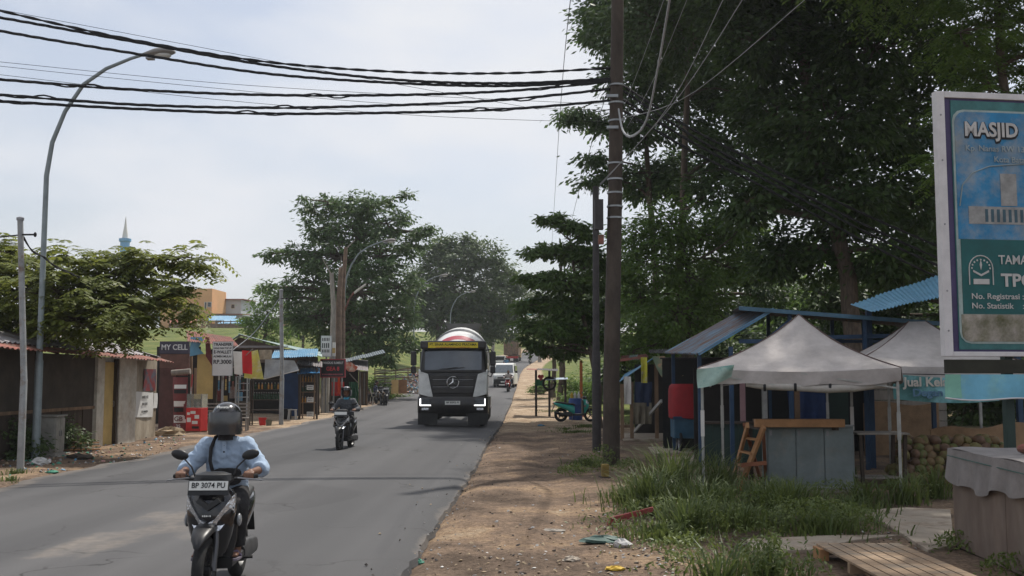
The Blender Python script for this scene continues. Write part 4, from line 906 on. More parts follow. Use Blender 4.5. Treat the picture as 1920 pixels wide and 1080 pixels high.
chair('white plastic chair under the person in navy shirt', c1, RAD(100)); seated('person in navy shirt sitting on a white plastic chair by parked scooters', c1, RAD(100), M('shirt_navy', (.025,.035,.085), .8), TR_BLACK)
c2 = c1+Vector((-.75,.7,0))
chair('plastic chair in the shade under the person in black', c2, RAD(60)); seated('person in black shirt sitting in the shade beside the person in navy', c2, RAD(60), M('shirt_black', (.02,.02,.022), .8), TR_BLACK)
# ================================================================== LEFT SIDE OF THE ROAD
RUST = M('rusty_sheet', (.30,.10,.075), .75, .1, var=.4, scale=5, col2=(.16,.085,.06), mix2=.5, sc2=3)
GREYS = M('grey_sheet', (.27,.255,.26), .6, .2, var=.3, scale=2, col2=(.20,.13,.11), mix2=.38, sc2=1.5, stretch=(.5,2,1))
TEALS = M('teal_sheet', (.20,.29,.28), .6, .2, var=.25, scale=2, col2=(.30,.32,.30), mix2=.4)
BLUES = M('blue_sheet', (.11,.27,.42), .55, .15, var=.25, scale=2, col2=(.24,.30,.34), mix2=.35)
WOODD = M('dark_wood', (.060,.045,.035), .9, var=.45, scale=5, stretch=(1,1,.2))
WOODM = M('mid_wood', (.20,.13,.08), .85, var=.4, scale=6, stretch=(1,1,.25))
WOODG = M('grey_wood', (.26,.235,.205), .9, var=.35, scale=6, stretch=(1,1,.3))
PLY = M('stained_plywood', (.062,.050,.038), .9, var=.4, scale=2, col2=(.06,.05,.04), mix2=.45, sc2=1.2)
PLAST = M('stained_plaster', (.42,.37,.29), .9, var=.3, scale=3, col2=(.20,.15,.10), mix2=.42, sc2=1.1, stretch=(1,1,.5), soft=.3)
WPLAST = M('pale_plaster', (.58,.56,.50), .9, var=.2, scale=3, col2=(.38,.32,.25), mix2=.35, soft=.3)
YELW = M('ochre_wall', (.52,.38,.15), .9, var=.2, scale=2)
DARKIN = M('dark_interior', (.025,.022,.02), .95, var=.3)  # near-black colour stands in for the shade inside shops, stalls and doorways
WBOARD = M('sign_white', (.66,.66,.64), .55, var=.10, scale=2)
MAROON = M('maroon_print', (.16,.035,.035), .6, var=.3)
REDC = M('red_cloth', (.40,.02,.025), .85, var=.2)
WHC = M('white_cloth', (.62,.60,.57), .85, var=.15)
GALV = M('galvanised', (.33,.35,.36), .5, .5, var=.25, scale=4)
PIPEG = M('grey_pole_paint', (.30,.31,.31), .6, .2, var=.3, scale=3, col2=(.19,.13,.09), mix2=.35)
def roof(root, a, b, c, d, mats, n, waves=5, amp=.018, seed=0, lift=.0):
    """sheets side by side along a->b; each runs down from the edge a-b to the edge c-d"""
    a, b, c, d = map(Vector, (a, b, c, d)); rg = random.Random(seed); nn = (b-a).cross(c-a).normalized(); nn = nn if nn.z > 0 else -nn
    for i in range(n):
        t0, t1 = i/n-.01, (i+1)/n+.01; e0, e1 = rg.uniform(-.01, .015), rg.uniform(-.012, .03); dz = rg.uniform(0, .012)+.006*(i % 2)
        def fn(u, v, t0=t0, t1=t1, e1=e1, dz=dz):
            t = t0+(t1-t0)*u; q = a.lerp(b, t).lerp(c.lerp(d, t), v*(1+e1)); return q+nn*(amp*math.sin(u*waves*2*math.pi)+dz+lift)
        MB().grid(fn, waves*6, 2, th=nn*-.006).build('roof_sheet', mats[rg.randrange(len(mats))], root, smooth=True)
def drape(root, name, mat, px, Y, folds=3, amp=.05, drop=0, th=.006, label=None, nu=16, nv=10, seed=0, top=None):
    """cloth hanging with folds; px is a rectangle x0,y0,x1,y1 of the photograph at depth Y"""
    x0, x1, z0, z1 = rect(*px, Y); rg = random.Random(seed); ph = rg.uniform(0, 6)
    def fn(u, v):
        return (x0+(x1-x0)*u+.02*math.sin(v*5+ph)*(x1-x0), Y+amp*math.sin(u*folds*2*math.pi+ph)*(.35+.65*v)+.3*amp*math.sin(v*6+u*9), z1+(z0-z1)*v-drop*math.sin(math.pi*u)*(v if not top else 1))
    return MB().grid(fn, nu, nv, th=(0,th,0)).build(name, mat, root, smooth=True, label=label)
# ------------------------------------------------------------------ street lamps
def lamp(loc, label, arm=1.0):
    o = thing('street_lamp', label, 'street lamp', loc, 0)
    MB().tube([(0,0,-.05), (0,0,2.2), (0,0,2.25), (0,0,6.3), (.10,0,7.05), (.36,0,7.75), (.75,0,8.36), (1.25,0,8.72), (1.8,0,8.95), (2.12,0,9.05)], [.09,.085,.068,.055,.05,.046,.043,.04,.036,.034], 12).build('pole', M('lamp_pole', (.24,.28,.29), .55, .3, var=.25, scale=3), o, smooth=True)
    MB().b2(-.15,.15,-.15,.15,-.02,.03).build('base_plate', STEEL, o)
    h = MB().loft([sxz(0, 0, 0, 1, 1, 14, 2.3) for _ in range(1)]+[], cap=False) if False else MB()
    secs = []
    for t, rw, rh, dz in ((0,.05,.045,0), (.12,.09,.07,.02), (.3,.15,.10,.05), (.5,.16,.105,.075), (.66,.12,.08,.075), (.74,.04,.03,.065)):
        secs.append([Vector((2.05+t, rw*math.cos(2*math.pi*j/14), 9.02+dz+rh*math.sin(2*math.pi*j/14)*(1 if math.sin(2*math.pi*j/14) > 0 else .7))) for j in range(14)])
    hd = h.loft(secs).build('lamp_head', M('lamp_head_grey', (.23,.22,.21), .6, var=.2), o, smooth=True)
    MB().ell((2.51,0,9.02), (.20,.11,.075)).build('diffuser', M('lamp_bowl', (.55,.55,.52), .25, var=.1), hd, smooth=True)
    MB().b2(2.15,2.32,-.07,.07,8.92,9.0).build('ballast_box', STEEL, hd, bevel=.01)
lamp(G(-10.72, 22.2), 'tall curved street lamp beside the grey electrical cabinet')
lamp(G(-10.15, 55.5), 'curved street lamp beside the lopped tree trunks')
lamp(G(-9.6, 84), 'curved street lamp standing clear past the lopped trunks, beyond the dark tree')
lamp(G(-8.8, 112), 'small far curved street lamp on the grass bank')
# thin pole at the far left, pole by the drinks rack
def thin_pole(px, Y, ytop, ybase, r, label, cable=None):
    p = at(px, ybase, Y); t = at(px, ytop, Y); base = Vector((p.x, Y, H(p.x, Y)-.05))
    o = thing('utility_post', label, 'post', base)
    MB().tube([(0,0,0), (0,0,1.8), (0,0,1.82), (t.x-p.x,0,t.z-base.z)], [r*1.15,r*1.1,r,r*.9], 10).build('pole', PIPEG, o, smooth=True)
    MB().lathe([(r*.5,0), (r*1.15,.01), (r*1.15,.06), (r*.4,.08)], (t.x-p.x,0,t.z-base.z-.02), 10).build('cap', STEEL, o, smooth=True)
    c = MB(); c.tube([(-.12,-.05,t.z-base.z-.3), (.12,-.05,t.z-base.z-.3)], .018, 6); c.ell((.13,-.05,t.z-base.z-.3), (.03,.03,.05)); c.build('cable_clamp', INK, o)
    return o, t
_, tl = thin_pole(38, 19.6, 412, 880, .062, 'thin grey utility post standing in rubbish in front of the shed')
_, tr_ = thin_pole(527, 38.2, 545, 800, .075, 'thin grey utility post at the corner of the drinks rack')
def cable(label, pts, r=.012, group=None, name='cable', strands=1, pitch=.9, n=40, mat=None, loose=False):
    """a sagging cable through points; several strands twist round each other"""
    P = [Vector(p) for p in pts]; ln = [0]
    for a, b in zip(P, P[1:]): ln.append(ln[-1]+(b-a).length)
    def ev(s):
        k = 0
        while k < len(P)-2 and ln[k+1] < s: k += 1
        t = (s-ln[k])/max(ln[k+1]-ln[k], 1e-6); p0, p1, p2, p3 = P[max(k-1, 0)], P[k], P[k+1], P[min(k+2, len(P)-1)]
        return .5*((2*p1)+(p2-p0)*t+(2*p0-5*p1+4*p2-p3)*t*t+(3*p1-p0-3*p2+p3)*t**3)
    mb = MB()
    for q in range(strands):
        pt = []
        for i in range(n+1):
            s = ln[-1]*i/n; a = 2*math.pi*s/pitch+2*math.pi*q/strands; R_ = r*.95 if strands > 1 else 0
            if loose and q == strands-1: R_ *= 1+2.6*max(0, math.sin(s*1.3+2.1*strands+.37*pitch*40))**6
            pt.append(ev(s)+Vector((.3*math.cos(a), .6*math.cos(a), math.sin(a)))*R_)
        mb.tube(pt, r, 5)
    o = mb.build(name, mat or M('cable_black', (.012,.012,.014), .7, var=.2), None, smooth=True)
    return tag(o, label, 'cable', group)
cable('thin black cable leaving the far end of the thin post above the shed', [tl+Vector((0,0,-.3)), tl+Vector((-1.5,-.3,-.45)), tl+Vector((-4,-1,-.3))], .014)
cable('slack cable drooping from the thin post into the feathery tree', [tl+Vector((.05,0,-.3)), at(60,470,20), at(82,482,20.5), at(105,500,21), at(150,520,22.5)], .014, strands=2, n=24)
cable('straight grey stay cable running from the drinks rack post down to the transfer sign', [tr_+Vector((0,0,-.2)), at(480,620,38), at(437,656,37.2)], .016, mat=GALV, n=12)
# ------------------------------------------------------------------ long shed
XS = -11.35
o = thing('roadside_shed', 'long low shed with red-edged corrugated roof and stained panel walls', 'shed', (XS, 26.5, 0))
def sh(name, mat, y0, y1, z0, z1, x=0.0, th=.08, bevel=0): return MB().b2(x-th, x, y0-26.5, y1-26.5, z0, z1).build(name, mat, o, bevel=bevel)
roof(o, (.75,-7.6,2.42), (.75,3.7,2.24), (.25,-7.6,2.56), (.25,3.7,2.38), [RUST], 13, seed=1)
roof(o, (.35,-7.6,2.56), (.35,3.7,2.38), (-3.4,-7.6,3.62), (-3.4,3.7,3.44), [GREYS], 13, seed=2, lift=.01)
sh('wall_panel', PLY, 20.0, 23.3, 1.02, 2.40); sh('wall_panel', PLY, 23.33, 26.55, 1.02, 2.36)
for k in range(11): sh('wall_plank', WOODD, 20.0+k*.595, 20.58+k*.595, -.05, 1.0, x=-.01-.012*(k % 2), th=.03)
sh('rail', WOODM, 20.0, 26.55, .985, 1.06, x=.03, th=.05)
sh('door_post', WPLAST, 26.6, 27.05, -.05, 2.34, x=.06, th=.2); d_ = sh('door', YELW, 27.07, 27.78, -.02, 2.2, x=.0, th=.05)
for z in (.5, 1.05, 1.6): MB().b2(.0,.02,.60,1.24,z,z+.05).build('door_rail', YELW, d_)
MB().tube([(.03,1.2,1.0), (.06,1.2,1.02), (.06,1.2,1.14), (.03,1.2,1.16)], .01, 6).build('handle', STEEL, d_)
sh('post', WOODD, 27.8, 27.92, -.05, 2.3, x=.08, th=.1); sh('pillar', WPLAST, 27.95, 29.15, -.05, 2.30, x=.10, th=.25)  # first post is a dark strip for the shaded gap beside the door
sh('wall_panel', PLAST, 29.2, 31.0, -.05, 2.28)
MB().b2(-4.2,-.1,4.42,4.5,-.05,2.4).build('end_wall', PLAST, o); MB().b2(-4.2,-4.1,-7,4.4,-.05,3.3).build('back_wall', DARKIN, o)
for y in (-6.5,-3.2,.05,3.0): MB().bar((.55,y,2.36), (-3.5,y,3.46), .05, .08).build('rafter', WOODD, o)
def poster(label, px, Y, mat, lines=(), cat='poster', x=XS+.012, tilt=0):
    """sheet stuck flat on the shed wall (the wall runs along the road)"""
    y0, y1 = (-XS*F)/(995-px[0]), (-XS*F)/(995-px[2]); ym = (y0+y1)/2; s = F/ym
    z0, z1 = HC-(px[3]-705)/s, HC-(px[1]-705)/s
    o_ = MB().grid(lambda u, v: (.012+.01*math.sin(u*6+v*4), (y0-ym)+(y1-y0)*u, (z0-z1)/2*-1+(z0-z1)*v+tilt*(u-.5)), 6, 6, th=(-.004,0,0)).build('poster', mat, None, smooth=True)
    o_.location = (x, ym, (z0+z1)/2); tag(o_, label, cat)
    for s_, dz, sz, wd, mt in lines: marks(mt, o_, (.028, 0, dz), wd, sz*.7, len(s_)+2, 'y')
    return o_
poster('white paper poster with black lines of print on the shed wall', (252,735,285,782), 30, WBOARD, (('-----', .22, .14, .5, INK), ('----', .02, .12, .42, INK), ('------', -.2, .1, .5, INK)), tilt=-.05)
poster('small white notice beside the white paper poster on the shed wall', (286,737,293,765), 31, WBOARD)
poster('dark red poster above the white paper poster on the shed wall', (266,692,289,733), 31, M('poster_red', (.22,.02,.02), .6, var=.5, scale=5, col2=(.06,.06,.08), mix2=.5, sc2=4))
# cabinet
c_ = gp(93, 858); o = thing('electrical_cabinet', 'weathered grey electrical cabinet with twin doors by the lamp pole', 'cabinet', (c_.x-.05, c_.y+.1, -.02), RAD(4))
CABM = M('cabinet_grey', (.30,.29,.26), .6, .1, var=.3, scale=4, col2=(.16,.12,.09), mix2=.3)
B('body', CABM, o, (-.2,.2,-.27,.27,.12,.93), bevel=.01); B('plinth', M('concrete', (.33,.31,.28), .95, var=.3, scale=4, bump=.4), o, (-.24,.24,-.31,.31,-.05,.12)); B('roof', CABM, o, (-.24,.26,-.31,.31,.93,.97), bevel=.01)
for s in (-1, 1):
    d_ = B('door', CABM, o, (.2,.22,min(s*.01,s*.255),max(s*.01,s*.255),.16,.9)); B('handle', STEEL, d_, (.22,.24,s*.05-.012,s*.05+.012,.5,.62))
# ------------------------------------------------------------------ phone credit shop
Y0 = 34.6
o = thing('phone_shop', 'small phone credit shop with ochre side wall and rusty red roof', 'shop', (at(360,790,37).x, 37, 0)); ox, oy = o.location.x, 37
def R_(px, Y, y_off=0, th=.06): x0, x1, z0, z1 = rect(*px, Y); return (x0-ox, x1-ox, Y-oy+y_off, Y-oy+y_off+th, z0, z1)
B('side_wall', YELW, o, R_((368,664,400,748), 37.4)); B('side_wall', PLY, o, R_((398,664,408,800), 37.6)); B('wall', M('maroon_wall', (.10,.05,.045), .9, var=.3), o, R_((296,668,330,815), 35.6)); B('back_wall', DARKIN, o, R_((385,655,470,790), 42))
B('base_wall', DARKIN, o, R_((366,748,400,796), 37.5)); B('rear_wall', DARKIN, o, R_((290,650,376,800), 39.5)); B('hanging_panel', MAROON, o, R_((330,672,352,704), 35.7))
roof(o, at(352,640,35.5)-Vector((ox,oy,0)), at(448,650,38.2)-Vector((ox,oy,0)), at(350,620,42)-Vector((ox,oy,0)), at(432,632,43)-Vector((ox,oy,0)), [RUST], 5, seed=4)
MB().poly([at(p,q,37.0)-Vector((ox,oy,0)) for p, q in ((357,632), (384,632), (372,652), (382,663), (356,668))], .02).build('blue_tarp', M('tarp_blue', (.16,.40,.58), .5, var=.3, scale=2), o)
MB().poly([at(p,q,36.8)-Vector((ox,oy,0)) for p, q in ((385,632), (392,632), (400,690), (386,668))], .02).build('red_cloth', MAROON, o)
MB().tube([at(322,699,34.9)-Vector((ox,oy,0)), at(357,696,34.9)-Vector((ox,oy,0))], .10, 10).build('awning_roll', WOODG, o, smooth=True)
for px, a, b in ((359,668,800), (366,690,800)): MB().bar(at(px,a,35.6)-Vector((ox,oy,0)), at(px,b+6,35.6)-Vector((ox,oy,0)), .07).build('post', WOODM, o)
B('counter', PLY, o, R_((400,752,462,800), 41)); 
for k, (px, py) in enumerate(((404,730), (416,742), (430,725), (444,735))): B('goods', (MAROON, YELW, GREYS, BLUES)[k], o, R_((px,py,px+10,py+22), 41.2))
def sign_board(name, label, px, Y, mat, frame=None, th=.06, cat='sign', posts=(), lines=(), fr=.03, base=None):
    x0, x1, z0, z1 = rect(*px, Y); cx = (x0+x1)/2; o_ = thing(name, label, cat, (cx, Y, H(cx, Y) if posts else z0)); b0 = o_.location.z
    p_ = MB().b2(x0-cx, x1-cx, 0, th, z0-b0, z1-b0).build('panel', mat, o_)
    if frame:
        for a in ((x0-cx-fr,x0-cx,-.012,th+.012,z0-b0-fr,z1-b0+fr), (x1-cx,x1-cx+fr,-.012,th+.012,z0-b0-fr,z1-b0+fr), (x0-cx,x1-cx,-.012,th+.012,z0-b0-fr,z0-b0), (x0-cx,x1-cx,-.012,th+.012,z1-b0,z1-b0+fr)): B('frame_bar', frame, o_, a)
    for q in posts: B('post', PIPEG, o_, (q-.035,q+.035,th+.001,th+.07,-.05,z1-b0))
    H_ = z1-z0
    for s_, f, sz, wd, mt, bo in lines:
        if s_[0] == '-': marks(mt, p_, (0, -.004, z1-b0-f*H_), wd*(x1-x0), sz*H_*.75, len(s_))
        else: text(s_, mt, p_, (0, -.004, z1-b0-f*H_), sz*H_, width=wd*(x1-x0), bold=bo, depth=.003)
    return o_
WINK = M('sign_white_ink', (.62,.62,.62), .6, var=.1)
sign_board('shop_sign', 'dark shop sign reading MY CELL above the awning roll', (299,640,355,663), 34.7, M('sign_indigo', (.055,.05,.075), .6, var=.3), lines=(('MY CELL', .5, .62, .88, WINK, .004),))
sign_board('sign_panel', 'brown faded lower sign panel hanging under the MY CELL sign', (299,664,355,690), 34.72, M('sign_brown', (.13,.065,.05), .7, var=.4, scale=3))
sign_board('price_sign', 'white board on a post reading TRANSFER E-WALLET RP.3000', (398,641,436,704), 36.4, WBOARD, frame=GALV, fr=.012, posts=(0,), lines=(('TRANSFER', .08, .12, .94, INK, .004), ('UANG DAN TOP UP', .19, .075, .92, INK, .002), ('E-WALLET', .305, .13, .90, INK, .004), ('ADMIN MULAI', .435, .09, .92, INK, .002), ('RP.3000', .60, .17, .92, INK, .005)))
# curved tall tariff banner
Yb = 34.0; x0, x1, z0, z1 = rect(322,706,353,812,Yb); bo = thing('tariff_banner', 'tall curling maroon tariff banner with GB data prices', 'banner', ((x0+x1)/2, Yb, max(z0, 0)))
wd = (x1-x0)/2; hh = z1-max(z0, .02)
bn = MB().grid(lambda u, v: (-wd+2*wd*u+.03*math.sin(v*4), -.10*math.sin(math.pi*u)+.03*math.sin(v*7), hh*v), 12, 14, th=(0,.006,0)).build('sheet', MAROON, bo, smooth=True)
for f0, f1, mt in ((.05,.14,MAROON), (.16,.30,WBOARD), (.36,.44,INK), (.46,.56,WBOARD), (.70,.77,INK), (.79,.86,WBOARD)):
    MB().grid(lambda u, v, f0=f0, f1=f1: (-wd*.75+1.6*wd*u, -.10*math.sin(math.pi*(.12+.8*u))-.012+.03*math.sin((f0+(f1-f0)*v)*7), hh*(f0+(f1-f0)*v)), 10, 2, th=(0,.003,0)).build('print_block', mt, bn, smooth=True)
text('GB', MAROON, bn, (0,-.125,hh*.23), .22, bold=.004); text('35', WINK, bn, (0,-.125,hh*.095), .16, bold=.003)
MB().tube([(wd+.02,0,0), (wd+.10,-.02,hh*.6), (wd+.14,0,hh*1.05)], .025, 8).build('pole', M('pole_red', (.35,.05,.05), .6, col2=(.4,.42,.4), mix2=.4), bo, smooth=True)
# red display box with clear top
c_ = gp(362, 812); bo = thing('display_case', 'red phone-card display case with glass top beside the tariff banner', 'display case', (c_.x, c_.y, 0), RAD(-12))
b_ = B('cabinet', M('card_red', (.52,.03,.03), .5, var=.25, scale=6), bo, (-.27,.25,0,.45,.06,.80), bevel=.01); B('base', WOODM, bo, (-.26,.24,.01,.44,-.03,.06))
for x, z, wx, hz in ((-.18,.62,.10,.08), (-.02,.66,.18,.09), (.12,.52,.16,.12), (-.16,.42,.14,.14), (.05,.34,.2,.1)): B('print_block', WBOARD, b_, (x-wx/2,x+wx/2,-.006,-.001,z-hz/2,z+hz/2))
B('print_block', INK, b_, (-.05,.2,-.006,-.001,.14,.22)); B('glass_top', M('clear_glass', (.7,.75,.72), .05, trans=.9, var=.05), bo, (-.26,.24,.01,.44,.81,1.25))
# flag and banners
fo = thing('flag', 'red and white flag hung sideways on a slanting pole', 'flag', at(438,708,37.0)); b0 = fo.location
for nm, mt, a, b in (('white_half', WHC, 437, 454), ('red_half', M('flag_red', (.58,.02,.025), .8, var=.12), 454, 471)):
    pa, pb_ = at(a,657,37.0)-b0, at(b,657,37.0)-b0
    MB().grid(lambda u, v: (pa.x+(pb_.x-pa.x)*u+.05*v, .05*math.sin((u+(1 if a > 440 else 0))*3.5+v*2), pa.z-.05*u-(.82+.03*u)*v+.10*(u if a > 440 else u-1)*.3), 8, 8, th=(0,.004,0)).build(nm, mt, fo, smooth=True)
MB().tube([at(436,690,37.1)-b0, at(474,654,36.9)-b0], .014, 6).build('pole', WOODG, fo)
go = thing('banner', 'sun-faded yellow-green advertising banner hanging beside the flag', 'banner', at(476,710,37.6)); b0 = go.location
q0, q1, q2, q3 = [at(p,q,37.6)-b0 for p, q in ((459,661), (484,656), (494,711), (457,709))]
MB().grid(lambda u, v: (q0.lerp(q1, u)).lerp(q3.lerp(q2, u), v)+Vector((0,.05*math.sin(u*5+v*2),0)), 8, 8, th=(0,.005,0)).build('sheet', M('banner_lime', (.55,.55,.12), .7, var=.3, scale=3, col2=(.62,.62,.5), mix2=.4), go, smooth=True)
# slatted bench and metal rack in front of the shop
c_ = gp(420, 806); bo = thing('slatted_bench', 'pale grey slatted bench with high back in front of the phone shop', 'bench', (c_.x, c_.y, 0), RAD(6))
for z in (.50,.62,.74,.86): B('back_slat', WOODG, bo, (-.85,.85,-.02,.02,z,z+.045))
for k in range(3): B('seat_slat', WOODG, bo, (-.85,.85,-.42+k*.13,-.32+k*.13,.40,.43))
for x in (-.8,.8): B('leg', WOODG, bo, (x-.03,x+.03,-.02,.04,-.03,.95)); B('leg', WOODG, bo, (x-.03,x+.03,-.42,-.36,-.03,.40))
MB().bar((-.78,-.38,.05), (-.2,-.02,.42), .04).build('brace', WOODG, bo); B('stretcher', WOODG, bo, (-.8,.8,-.03,.01,.10,.15))
def rack(label, px, Y, shelves, mat, bottles=(), depth=.35, cat='shelf', name='shelf_rack', goods=None, tone=None):
    x0, x1, z0, z1 = rect(*px, Y); cx = (x0+x1)/2; z0 = H(cx, Y); o_ = thing(name, label, cat, (cx, Y, z0)); hw = (x1-x0)/2
    for x in (-hw, hw):
        for y in (0, depth): B('post', mat, o_, (x-.025,x+.025,y-.025,y+.025,-.04,z1-z0))
    zs = []
    for f in shelves: z = (z1-z0)*f; zs.append(z); B('shelf', mat, o_, (-hw+.026,hw-.026,-.02,depth,z-.015,z+.015))
    return o_, hw, zs
def bottle(loc, mat, label, group, h=.26, r=.035):
    o_ = thing('bottle', label, 'bottle', loc, 0, group)
    MB().lathe([(r*.9,0), (r,.02), (r,h*.6), (r*.4,h*.78), (r*.36,h*.93)], (0,0,0), 8).build('glass', mat, o_, smooth=True); MB().lathe([(r*.45,h*.93), (r*.45,h)], (0,0,0), 8).build('cap', WBOARD, o_)
BOT = M('bottle_green', (.02,.06,.03), .2, var=.3); FUEL = M('bottle_fuel', (.45,.22,.05), .2, var=.3)
ra, hw, zs = rack('dark timber drinks rack of three shelves beside the utility post', (468,712,527,802), 38.8, (.32,.55,.78,1.0), WOODD)
for k in range(11): bottle(ra.location+Vector((-hw+.12+k*(2*hw-.24)/10,.12,zs[1]+.016)), BOT, 'dark green bottle in the row on the timber drinks rack', 'green bottles on the drinks rack')
for k in range(8): bottle(ra.location+Vector((-hw+.16+k*(2*hw-.3)/7,.14,zs[2]+.016)), FUEL if k % 3 else BOT, 'bottle on the upper shelf of the timber drinks rack', 'bottles on the upper shelf of the drinks rack', h=.24)
sr, _, _ = rack('grey steel shelving with bare tiers in the phone shop doorway', (441,706,464,796), 40.2, (.1,.25,.4,.55,.7,.85,1.0), GALV)
def bucket(label, px, Y, mat, r=.15, h=.28):
    p = at(px, 800, Y); o_ = thing('bucket', label, 'bucket', (p.x, Y, H(p.x, Y)))
    MB().lathe([(r*.75,0), (r,h), (r*1.06,h), (r*1.06,h+.015), (r*.94,h+.015), (r*.7,.02)], (0,0,0), 16).build('pail', mat, o_, smooth=True); MB().tube([(-r,0,h), (-r*.6,-.06,h-.09), (r*.6,-.06,h-.09), (r,0,h)], .006, 5).build('handle', STEEL, o_)
bucket('red plastic bucket below the drinks rack', 492, 38.0, M('bucket_red', (.50,.02,.02), .45, var=.2)); bucket('small grey-green bucket beside the red bucket', 504, 37.7, M('bucket_grey', (.14,.14,.10), .7), .12, .2)
# ------------------------------------------------------------------ grocery stall with teal gable roof
o = thing('grocery_stall', 'grocery stall with teal gable roof, blue wall and dark timber gable', 'stall', (at(530,780,47).x, 47, 0)); ox, oy = o.location.x, 47
L_ = lambda px, py, Y: at(px, py, Y)-Vector((ox, oy, 0))
roof(o, L_(604,669,45.0), L_(604,661,53), L_(450,627,45.0), L_(452,630,53), [TEALS], 8, seed=5); roof(o, L_(450,627,45), L_(452,630,53), L_(428,641,45), L_(432,640,53), [TEALS], 8, seed=6)
MB().poly([L_(448,632,45.4), L_(596,670,45.4), L_(596,680,45.4), L_(432,680,45.4), L_(432,645,45.4)], .04).build('gable_wall', M('gable_wood', (.13,.095,.075), .9, var=.4, stretch=(2,1,.4)), o)
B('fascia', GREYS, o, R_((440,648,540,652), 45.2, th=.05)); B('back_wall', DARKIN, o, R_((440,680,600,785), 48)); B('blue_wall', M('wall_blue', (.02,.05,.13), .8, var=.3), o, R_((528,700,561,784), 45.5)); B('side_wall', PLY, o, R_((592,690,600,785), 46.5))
roof(o, L_(508,672,42.0), L_(594,668,42.4), L_(516,656,45.2), L_(596,654,45.3), [BLUES], 5, seed=7); roof(o, L_(558,701,42.8), L_(599,699,42.8), L_(560,691,44.8), L_(600,690,44.8), [M('sheet_bright_blue', (.06,.28,.55), .5, var=.2)], 3, seed=8)
roof(o, L_(556,683,43.2), L_(604,688,43.2), L_(560,674,46), L_(604,678,46), [GREYS], 3, seed=9)
for px, y1 in ((465,800), (561,792), (594,790)): MB().bar(L_(px,655 if px < 500 else 690,43), L_(px,y1-4,43), .075).build('post', WPLAST if px == 465 else WOODD, o)
bo = thing('shop_banner', 'grey-white tattered banner slung on a slanting pole before the grocery stall', 'banner', at(520,700,41)); b0 = bo.location
q0, q1, q2, q3 = [at(p,q,41)-b0 for p, q in ((497,673), (552,676), (560,694), (494,711))]
MB().grid(lambda u, v: (q0.lerp(q1, u)).lerp(q3.lerp(q2, u), v)+Vector((0,.06*math.sin(u*6+v*3),0)), 10, 6, th=(0,.005,0)).build('sheet', M('banner_grey', (.36,.38,.40), .7, var=.3, scale=3), bo, smooth=True); MB().tube([q3, q2], .02, 6).build('pole', WHC, bo)
ho = drape(None, 'hanging_sack', M('sack_tan', (.36,.30,.22), .9, var=.3, scale=6), (486,656,510,674), 40.5, 2, .04); tag(ho, 'tan sack hanging under the teal roof beside the lime banner', 'sack')
ra, hw, zs = rack('open wooden fuel and snack shelf with white price cards', (562,702,590,794), 43.4, (.08,.36,.60,.83), WOODM, depth=.5)
for q, z in enumerate(zs[1:]):
    for k in range(5): bottle(ra.location+Vector((-hw+.08+k*.12,.1,z+.016)), FUEL if q != 1 else BOT, 'bottle standing on the wooden shelf with price cards', 'bottles on the fuel shelf', h=.24)
for k, py in enumerate((722, 745, 772)):
    s_ = sign_board('price_card', ('upper white price card on the fuel shelf', 'middle white price card on the fuel shelf', 'lowest dusty price card on the fuel shelf')[k], (575,py,588,py+9), 43.2, WBOARD, th=.01, lines=(('-'*8, .3, .3, .8, INK, .001), ('-'*7, .7, .3, .7, INK, .001)))
p = at(548, 790, 42.6); so = thing('stool', 'small white plastic stool in front of the blue wall', 'stool', (p.x, 42.6, 0)); B('seat', WHC, so, (-.17,.17,-.14,.14,.42,.45), bevel=.01)
for sx in (-1, 1):
    for sy in (-1, 1): MB().bar((sx*.13,sy*.1,.42), (sx*.16,sy*.13,-.02), .035).build('leg', WHC, so)
p = at(536, 790, 43.2); so = thing('crate', 'dark plastic crate beside the white stool', 'crate', (p.x, 43.2, 0)); B('body', INK, so, (-.2,.2,-.15,.15,-.02,.42)); B('rim', BLACK, so, (-.22,.22,-.17,.17,.42,.46))
# ------------------------------------------------------------------ barber
sign_board('barber_sign', 'black barber sign with red frame reading PANGKAS RAMBUT GEA 8', (602,675,646,706), 48.4, M('sign_black', (.02,.022,.025), .4, var=.2), frame=M('frame_red', (.32,.04,.05), .5), fr=.05, posts=(-.5, .42), lines=(('PANGKAS RAMBUT', .18, .2, .9, WINK, .003), ('GEA 8', .54, .34, .56, M('sign_red_ink', (.60,.07,.08), .6), .006), ('-'*18, .87, .13, .9, M('sign_pink_ink', (.45,.12,.15), .6), .002)))
wb = sign_board('notice_board', 'white notice board with rows of black block letters above the barber sign', (602,630,621,668), 49, WBOARD, frame=GALV, fr=.02, posts=(0,))
for f, hgt, n_ in ((.17,.16,5), (.47,.24,4), (.74,.15,5)):
    x0, x1, z0, z1 = rect(602,630,621,668,49); wd = (x1-x0); 
    for k in range(n_): B('letter_block', INK, wb, (-wd*.4+k*wd*.8/n_, -wd*.4+(k+.55)*wd*.8/n_, -.008, -.001, z1-wb.location.z-(z1-z0)*(f+hgt/2), z1-wb.location.z-(z1-z0)*(f-hgt/2)))
wb2 = sign_board('notice_board', 'narrow second white board with an orange patch beside the block-letter board', (623,642,629,668), 49.2, WBOARD, posts=(0,)); B('patch', YELW, wb2, (-.07,.07,-.006,-.001,wb2.children[0].bound_box[0][2]+.15,wb2.children[0].bound_box[0][2]+.4))
o = thing('barber_stall', 'ramshackle barber stall with pale front wall and scrap sheet roof', 'stall', (at(640,770,51).x, 51, H(-9.8,51))); ox, oy = o.location.x, 51; oz = o.location.z
def R2(px, Y, y_off=0, th=.06): x0, x1, z0, z1 = rect(*px, Y); return (x0-ox, x1-ox, Y-oy+y_off, Y-oy+y_off+th, z0-oz, z1-oz)
L2 = lambda px, py, Y: at(px, py, Y)-Vector((ox, oy, oz))
